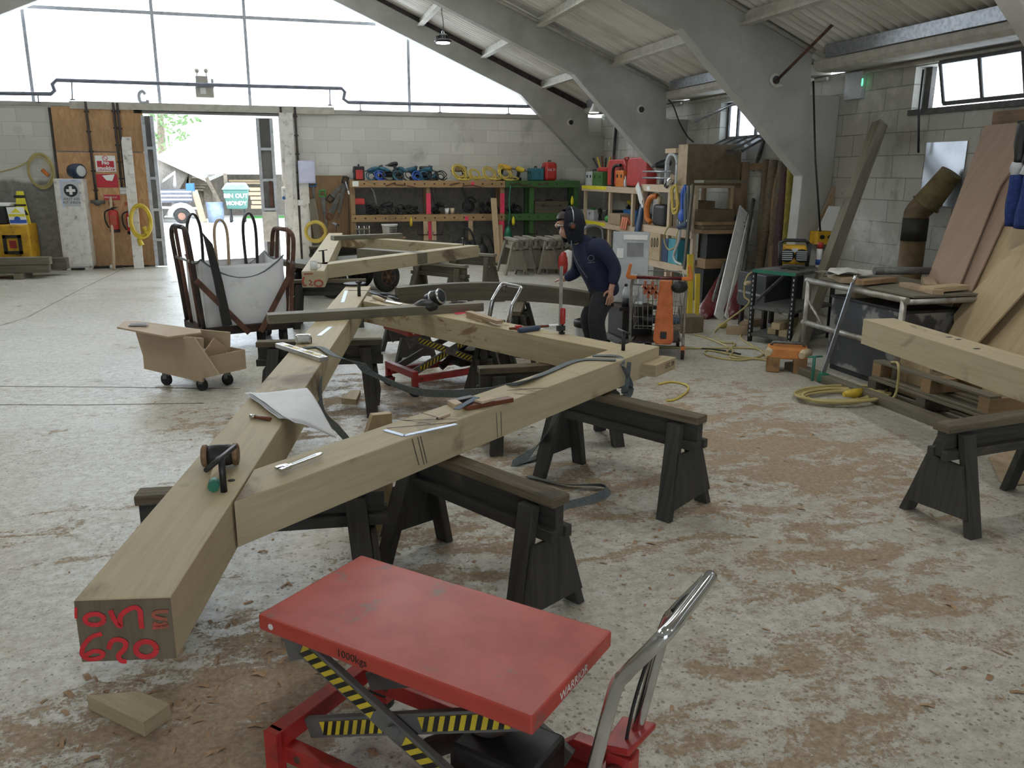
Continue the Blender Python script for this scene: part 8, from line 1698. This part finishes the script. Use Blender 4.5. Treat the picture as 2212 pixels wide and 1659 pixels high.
# bin, sack and oddments on the floor behind
p = at_z(1287, 748); p = V((2.98, 7.9, 0)); t = thing('waste_bin', 'grey waste bin lined with a black bag behind the legs of the person', 'bin', tuple(p)); mb = MB(); mb.lathe([(.10, 0), (.14, .33), (.13, .33), (.09, .02)], p, 18); mb.build('tub', 'pale_grey_plastic', t); mb = MB(); mb.lathe([(.145, .28), (.15, .34), (.12, .35), (.1, .25)], p, 18); mb.build('liner', 'black', t)
p = at_z(1226, 594); t = thing('paper_sack', 'red and white printed sack slumped by the corner shelf', 'sack', tuple(p)); mb = MB(); mb.ball(p + V((0, 0, .23)), .23, (.75, .5, 1.0)); mb.build('body', 'paper_white', t); mb = MB(); mb.ball(p + V((-.08, -.01, .22)), .22, (.5, .5, .98)); mb.build('red_side', 'red_plastic', t); mb = MB(); mb.ribbon([p + V((.04, -.12, .18)), p + V((.08, -.12, .25)), p + V((.04, -.12, .32))], .03, (0, -1, 0)); mb.build('print', 'ink_black', t)
for x, y, m, lab in ((1245, 597, 'pine', 'small pale board on the floor behind the reaching arm'), (1075, 651, 'dull_metal', 'short bar on the floor past the chrome handle'), (1190, 707, 'paper_white', 'pale scrap on the sawdust beyond the far strut')): p = at_z(x, y); mb = MB(); mb.box(p.x - .1, p.x + .1, p.y - .05, p.y + .05, 0, .03); solo(mb, 'floor_scrap', m, lab, 'scrap', bevel=.003)
mb = MB(); q = at_z(1222, 560, .0); q = V((5.1, 14.9, 0)); mb.cyl(q, q + V((0, 0, 1.15)), .05); solo(mb, 'steel_post', 'dull_metal', 'dark upright tube standing by the corner behind the head of the person', 'pole')
mb = MB(); q = V((5.35, 14.6, 0)); mb.tube(catmull([q, q + V((0, 0, .7)), q + V((.1, 0, .85)), q + V((.3, 0, .85)), q + V((.4, 0, .7)), q + V((.4, 0, 0))], 4), .025, 8); solo(mb, 'steel_hoop', 'galvanised', 'pale steel hoop standing behind the sack', 'hoop')
# long black level bag and saw between the two pine bays
A = at_x(1372, 525, 5.6); B = at_x(1388, 440, 5.75); mb = MB(); mb.tube([A, A.lerp(B, .15), A.lerp(B, .8), B], [.05, .09, .08, .05], 10, flat=.5); solo(mb, 'level_bag', 'navy_case', 'glossy dark bag leaning between the two pine shelf bays', 'bag')
A = at_x(1376, 398, 5.66); B = at_x(1386, 436, 5.66); mb = MB(); mb.beam(A, B, .14, .008, up=(1, 0, 0)); mb.beam(B, B + (B - A) * .3, .05, .02, up=(1, 0, 0)); solo(mb, 'white_trowel', 'white_plastic', 'white flat plastering blade hanging between the pine bays', 'tool')
# wall fittings
p = at_x(1845, 182, 6.74); bx('control_box', 'pale_grey_plastic', 'pale control box with a green light high on the side wall', 'box', 6.74, 6.799, p.y - .14, p.y + .18, p.z - .17, p.z + .14); o = bpy.data.objects['control_box']; pbx(o, 'status_light', 'lamp_green', 6.735, 6.741, p.y - .16, p.y - .14, p.z - .03, p.z + .05, 0)
for (x0, y0, x1, y1, X, lab) in ((1995, 150, 1984, 330, 6.70, 'dark cord hanging from the near side window'), (1757, 175, 1772, 500, 6.2, 'dark cable running down the third frame leg'), (1331, 270, 1325, 395, 6.75, 'dark downpipe on the side wall behind the red cases')): A, B = at_x(x0, y0, X), at_x(x1, y1, X); mb = MB(); mb.tube([A, A.lerp(B, .5) + V((-.01, .02, 0)), B], .012 if X != 6.75 else .03, 6); solo(mb, 'hanging_cable', 'black_cable', lab, 'cable')
mb = MB(); mb.tube(catmull([at_x(x, y, 6.5) for x, y in ((1444, 215), (1455, 230), (1468, 265), (1485, 295), (1498, 307))], 5), .012, 6); solo(mb, 'hanging_cable', 'black_cable', 'dark cable sagging from the second frame to the big carton', 'cable')
def rod(A, B, r, mat, lab, name='steel_rod'): mb = MB(); mb.cyl(A, B, r, n=8); return solo(mb, name, mat, lab, 'rod')
YC = 9.36; rod(at_y(1674, 178, YC), at_y(1800, 52, YC - .75), .018, 'rust_steel', 'long rusty rod jutting from the hole in the third frame towards the roof'); rod(at_y(1674, 186, YC), at_x(1756, 172, 6.6), .022, 'purlin_white', 'pale pipe running from the third frame hole to the side wall', 'pipe_stub'); rod(at_x(1502, 262, 6.6), at_x(1590, 222, 6.3), .022, 'galvanised', 'window stay rod above the open far window')
for x, y, Y, s in ((1674, 172, 9.4, 1.0), (1384, 236, 13.5, 1.0), (1232, 264, 17.35, 1.0)):
    c = at_y(x, y, Y - .004); mb = MB(); mb.lathe([(.075 * s, 0), (.07 * s, .01), (.045 * s, .012)], c, 20, axis=(0, -1, 0)); o = solo(mb, 'pipe_sleeve', 'plaster_bits', 'pale rimmed sleeve hole high in the ' + {9.4: 'third frame, with the rusty rod', 13.5: 'second frame above the red cases', 17.35: 'frame against the gable'}[Y], 'sleeve'); mb = MB(); mb.lathe([(.05 * s, .0121), (.05 * s, .0126)], c + V((.012, 0, -.005)), 18, axis=(0, -1, 0)); mb.build('opening', 'black', o)
p = at_y(1283, 243, 15.6); t = thing('small_lamp', 'small white cone lamp hanging lit before the second frame', 'ceiling lamp', tuple(p)); mb = MB(); mb.lathe([(.1, 0), (.05, .1), (.03, .16)], p, 18); mb.build('shade', 'white_plastic', t); mb = MB(); mb.lathe([(.09, -.004), (.09, .004)], p, 18); mb.build('bulb', 'lamp_white', t); mb = MB(); mb.cyl(p + V((0, 0, .15)), (p.x, p.y, roof_z(p.x)), .006, n=6); mb.build('cord', 'black_cable', t)
p = at_x(2165, 14, 6.45); t = thing('spot_lamp', 'black twin spot lamp fixed to the eaves rail at the top right', 'lamp', tuple(p)); mb = MB(); mb.cyl(p + V((0, .02, .1)), p + V((-.02, -.03, -.02)), .05); mb.build('body', 'black', t); mb = MB(); mb.cyl(p + V((-.03, .09, -.02)), p + V((.02, .09, .02)), .05); mb.build('head', 'dull_metal', t)
# ------------------------------------------------------------------ the person leaning over the curved timber
def skin(name, nodes, edges, mat, parent, sub=2, root=None, sm=True):
    """limbs grown round a jointed line figure"""
    keys = list(nodes); idx = {k: i for i, k in enumerate(keys)}; me = bpy.data.meshes.new(name); inv = WM[parent.name].inverted()
    me.from_pydata([inv @ V(nodes[k][0]) for k in keys], [(idx[a], idx[b]) for a, b in edges], []); o = bpy.data.objects.new(name, me); COL.objects.link(o); o.parent = parent; WM[o.name] = WM[parent.name].copy()
    s = o.modifiers.new('skin', 'SKIN'); s.use_smooth_shade = True; s.branch_smoothing = .3
    if not me.skin_vertices: me.skin_vertices.new()
    d = me.skin_vertices[0].data
    for k in keys: r = nodes[k][1]; d[idx[k]].radius = r if isinstance(r, tuple) else (r, r); d[idx[k]].use_root = (k == (root or keys[0]))
    u = o.modifiers.new('smooth_surface', 'SUBSURF'); u.levels = u.render_levels = sub; me.materials.append(MAT[mat]); return o
py = lambda x, y, Y: at_y(x, y, Y)
YP = 7.30
t = thing('person', 'person in navy sweatshirt, hood and ear defenders bending over the curved timber', 'person', (2.86, YP, 0))
pel = py(1306, 626, YP); ch = py(1276, 548, YP); nk = py(1246, 517, YP); hd_ = py(1222, 487, YP)
Ls, Rs = py(1296, 530, YP - .17), py(1256, 536, YP + .17); Le, Re = py(1331, 580, YP - .22), py(1246, 588, YP + .25); Lw, Rw = py(1321, 622, YP - .24), py(1218, 604, YP + .36)
Lh, Rh = py(1298, 640, YP - .10), py(1304, 640, YP + .10); Lk, Rk = V((2.78, YP - .14, .46)), V((2.80, YP + .16, .46)); La, Ra = V((2.86, YP - .13, .09)), V((2.93, YP + .20, .09))
nod = {'pel': (pel, .075), 'belly': (pel.lerp(ch, .5), .08), 'ch': (ch, .06), 'nk': (nk, .05), 'jaw': (hd_ + V((.0, 0, -.045)), .062), 'hd': (hd_ + V((.012, 0, .03)), .083), 'chin': (hd_ + V((-.058, -.005, -.088)), .026), 'nose': (hd_ + V((-.098, -.012, -.018)), .012), 'brow': (hd_ + V((-.068, -.008, .025)), .03),
       'Ls': (Ls, .035), 'Le': (Le, .033), 'Lw': (Lw, .028), 'Rs': (Rs, .035), 'Re': (Re, .033), 'Rw': (Rw, .028), 'Lh': (Lh, .06), 'Lk': (Lk, .05), 'La': (La, .04), 'Lt': (La + V((-.17, -.02, -.05)), .03), 'Rh': (Rh, .06), 'Rk': (Rk, .05), 'Ra': (Ra, .04), 'Rt': (Ra + V((-.17, .02, -.05)), .03)}
ed = [('pel', 'belly'), ('belly', 'ch'), ('ch', 'nk'), ('nk', 'jaw'), ('jaw', 'hd'), ('jaw', 'chin'), ('hd', 'brow'), ('brow', 'nose'), ('ch', 'Ls'), ('Ls', 'Le'), ('Le', 'Lw'), ('ch', 'Rs'), ('Rs', 'Re'), ('Re', 'Rw'), ('pel', 'Lh'), ('Lh', 'Lk'), ('Lk', 'La'), ('La', 'Lt'), ('pel', 'Rh'), ('Rh', 'Rk'), ('Rk', 'Ra'), ('Ra', 'Rt')]
def hand(p, W, d, side, palm, curl, thumb):
    """palm with four bent fingers of unequal length and a thumb from the side of the palm"""
    d = V(d).normalized(); s = V(side).normalized(); n = V(palm).normalized(); pc = W + d * .045; nod[p + 'p'] = (pc, (.03, .018)); ed.append((p + 'w', p + 'p'))
    for k, L in enumerate((.078, .088, .082, .062)):
        o = s * (.028 - .0187 * k); a = pc + o * 1.0 + d * .045; b = a + (d * math.cos(curl) + n * math.sin(curl)) * L * .5; c = b + (d * math.cos(curl * 2.1) + n * math.sin(curl * 2.1)) * L * .5
        for nm, q, r in (('a', a, .0098), ('b', b, .0086), ('c', c, .007)): nod[p + nm + str(k)] = (q, r)
        ed.extend([(p + 'p', p + 'a%d' % k), (p + 'a%d' % k, p + 'b%d' % k), (p + 'b%d' % k, p + 'c%d' % k)])
    a = pc - d * .012 + s * .034 + n * .006; b = a + (d * .6 + s * .6 + n * .3).normalized() * .034; c = b + (d * .9 + n * .3).normalized() * .03
    for nm, q, r in (('t0', a, .0115), ('t1', b, .0098), ('t2', c, .008)): nod[p + nm] = (q, r)
    ed.extend([(p + 'p', p + 't0'), (p + 't0', p + 't1'), (p + 't1', p + 't2')])
hp = at_z(1190, 608, ZB + .19); hd2 = (hp - Rw); 
hand('L', Lw, (-.08, .0, -1), (-1, .15, 0), (.15, 1, 0), .28, 0)
hand('R', Rw, (hd2.x, hd2.y, hd2.z * .6), (-.2, -1, .1), (0, 0, -1), .16, 0)
skin('body', nod, ed, 'skin', t, 2, 'pel')
# clothing
ov = lambda k, r: (nod[k][0], r)
sw = {'hem': (pel + V((.0, 0, -.075)), (.15, .165)), 'hm': (pel + V((.0, 0, .02)), (.16, .175)), 'belly': (nod['belly'][0], (.17, .18)), 'ch': (ch, (.17, .18)), 'col': (nk + V((.012, 0, .005)), .098), 'Lc': (ch.lerp(Ls, .55) + V((0, 0, -.01)), .14), 'Ls': (Ls, .10), 'Lm': (Ls.lerp(Le, .5), .076), 'Le': (Le, .068), 'Lf': (Le.lerp(Lw, .5), .056), 'Lw': (Lw + V((.004, 0, .02)), .042), 'Rc': (ch.lerp(Rs, .55) + V((0, 0, -.01)), .14), 'Rs': (Rs, .10), 'Rm': (Rs.lerp(Re, .5), .076), 'Re': (Re, .066), 'Rf': (Re.lerp(Rw, .5), .056), 'Rw': (Rw.lerp(Re, .08), .042)}
skin('sweatshirt', sw, [('hem', 'hm'), ('hm', 'belly'), ('belly', 'ch'), ('ch', 'col'), ('ch', 'Lc'), ('Lc', 'Ls'), ('Ls', 'Lm'), ('Lm', 'Le'), ('Le', 'Lf'), ('Lf', 'Lw'), ('ch', 'Rc'), ('Rc', 'Rs'), ('Rs', 'Rm'), ('Rm', 'Re'), ('Re', 'Rf'), ('Rf', 'Rw')], 'sweat_navy', t, 2, 'hem')
tr = {'w': (pel + V((0, 0, .0)), (.10, .11)), 'Lh': (Lh + V((0, 0, -.06)), .112), 'Lm': (Lh.lerp(Lk, .55), .10), 'Lk': (Lk, .084), 'Ls': (Lk.lerp(La, .5), .082), 'La': (La + V((0, 0, .02)), .078), 'Rh': (Rh + V((0, 0, -.06)), .112), 'Rm': (Rh.lerp(Rk, .55), .10), 'Rk': (Rk, .084), 'Rs': (Rk.lerp(Ra, .5), .082), 'Ra': (Ra + V((0, 0, .02)), .078)}
skin('trousers', tr, [('w', 'Lh'), ('Lh', 'Lm'), ('Lm', 'Lk'), ('Lk', 'Ls'), ('Ls', 'La'), ('w', 'Rh'), ('Rh', 'Rm'), ('Rm', 'Rk'), ('Rk', 'Rs'), ('Rs', 'Ra')], 'denim_black', t, 2, 'w')
for n_, a in (('L', La), ('R', Ra)): skin('boot', {'h': (V((a.x + .03, a.y, .05)), .05), 'm': (V((a.x - .06, a.y, .045)), (.052, .045)), 't': (V((a.x - .18, a.y, .038)), (.048, .036)), 'k': (V((a.x, a.y, .13)), .05)}, [('h', 'm'), ('m', 't'), ('h', 'k')], 'black', t, 1, 'h')
H0 = hd_ + V((.016, 0, .028))
mb = MB()
def hood(u, v):
    # shell round the back and crown, open to the face
    a = -2.25 + 4.5 * u; th = -.15 + 2.55 * v
    d = V((math.sin(th) * math.cos(a), math.sin(th) * math.sin(a), math.cos(th))); r = .122 + .012 * mnoise.noise(d * 4)
    q = H0 + V((.02, 0, 0)) + V((d.x * r * 1.08, d.y * r * .92, d.z * r * 1.08))
    if v > .8: q += (nk - H0) * .35 * (v - .8) / .2 + V((0, 0, -.03 * (v - .8) / .2))
    return q
mb.grid(hood, 30, 22, thick=.012); mb.build('hood', 'hood_navy', t)
mb = MB(); mb.grid(lambda u, v: H0 + V((-.02 - .085 * math.cos((u - .5) * 2.4) * math.sin(.35 + v * .95), .095 * math.sin((u - .5) * 2.4) * (.75 + .3 * v), .095 * math.cos(.35 + v * .95) + .004 * math.sin(40 * u) + .008)), 20, 10, thick=.01); mb.build('hair', 'hair_dark', t)
for s in (-1, 1):
    c = hd_ + V((.022, s * .108, .0)); mb = MB(); mb.lathe([(.03, -.012), (.038, 0), (.036, .022), (.022, .032)], c, 18, axis=(0, s, 0)); e_ = mb.build('ear_defender', 'black', t); mb = MB(); mb.lathe([(.022, .0325), (.018, .035)], c, 16, axis=(0, s, 0)); mb.build('cup_disc', 'rosewood', e_)
mb = MB(); mb.tube([H0 + V((.012 + .01 * math.sin(a), .128 * math.cos(a), .128 * math.sin(a) + .01)) for a in [PI * k / 14 for k in range(15)]], .006, 8); mb.build('headband', 'steel', t)
for s in (-1, 1):
    e = hd_ + V((-.082, s * .03 - .008, .004)); mb = MB(); mb.ball(e, .0125, (1, 1, .8)); y_ = mb.build('eye', 'eye_white', t); mb = MB(); mb.ball(e + V((-.008, 0, -.001)), .006); mb.build('iris', 'hair_dark', y_); mb = MB(); mb.tube([e + V((-.006, -.018, .016)), e + V((-.012, 0, .02)), e + V((-.004, .018, .016))], .004, 6); mb.build('eyebrow', 'hair_dark', t)
mb = MB(); mb.tube([hd_ + V((-.078, -.025, -.058)), hd_ + V((-.088, -.008, -.056)), hd_ + V((-.08, .014, -.058))], .004, 6); mb.build('mouth', 'rosewood', t)
mb = MB(); g0 = hd_ + V((-.095, -.008, .0)); mb.tube([hd_ + V((-.02, -.085, .01)), g0 + V((.0, -.05, .002)), g0, g0 + V((0, .05, .002)), hd_ + V((-.02, .08, .01))], .0025, 6); mb.build('safety_glasses', 'chrome', t)
fq = lambda x, y, o=.0: py(x, y, YP - .19 - o)
mb = MB(); mb.tube(catmull([fq(1234, 520), fq(1236, 540, .03), fq(1248, 570, .02), fq(1268, 600, -.01)], 5), .0035, 6); mb.build('hood_cord', 'strap_grey', t); 
mb = MB(); c = ch + V((-.075, -.205, -.04)); mb.tube([c + V((.03 * math.cos(a), -.004, .025 * math.sin(a) + .02)) for a in [2 * PI * k / 14 for k in range(14)]], .003, 5, closed=True); mb.ribbon([c + V((-.03, -.004, -.02)), c + V((.04, -.004, -.015))], .008, (0, -1, 0)); mb.build('chest_badge', 'strap_grey', t)
# ------------------------------------------------------------------ wood shavings strewn over the floor
rnd = random.Random(21); mb = MB()
for cx, cy, sx2, sy2, n in ((-.75, 2.3, .4, .35, 420), (-.1, 2.75, .35, .4, 380), (.8, 3.6, .7, .7, 240), (2.6, 3.9, .8, .8, 420), (3.4, 4.8, .7, .8, 330), (1.0, 4.8, .6, .8, 260), (1.1, 6.7, .7, .8, 260), (2.6, 8.2, .6, .6, 260), (1.9, 2.3, .6, .5, 160), (-.3, 6.2, .6, .5, 120), (2.0, 5.0, 2.0, 2.2, 420)):
    for k in range(n):
        x, y = rnd.gauss(cx, sx2), rnd.gauss(cy, sy2)
        if y < 1.2 or x > 5: continue
        a = rnd.uniform(0, PI); L = rnd.choice((.004, .005, .006, .008, .012, .022)) * rnd.uniform(.6, 1.2); w = L * rnd.uniform(.15, .45); d = V((math.cos(a), math.sin(a), 0)) * L; s = V((-d.y, d.x, 0)).normalized() * w; h = rnd.uniform(.001, .3 * L + .001); p = V((x, y, .0012))
        mb.quad(p - d - s, p - s + V((0, 0, h)), p + s + V((0, 0, h)), p - d + s); mb.quad(p - s + V((0, 0, h)), p + d - s, p + d + s, p + s + V((0, 0, h)))
o = mb.build('wood_shavings', 'shaving', origin=False); tag(o, 'brown wood shavings and chips strewn across the workshop floor', 'wood shavings', kind='stuff')
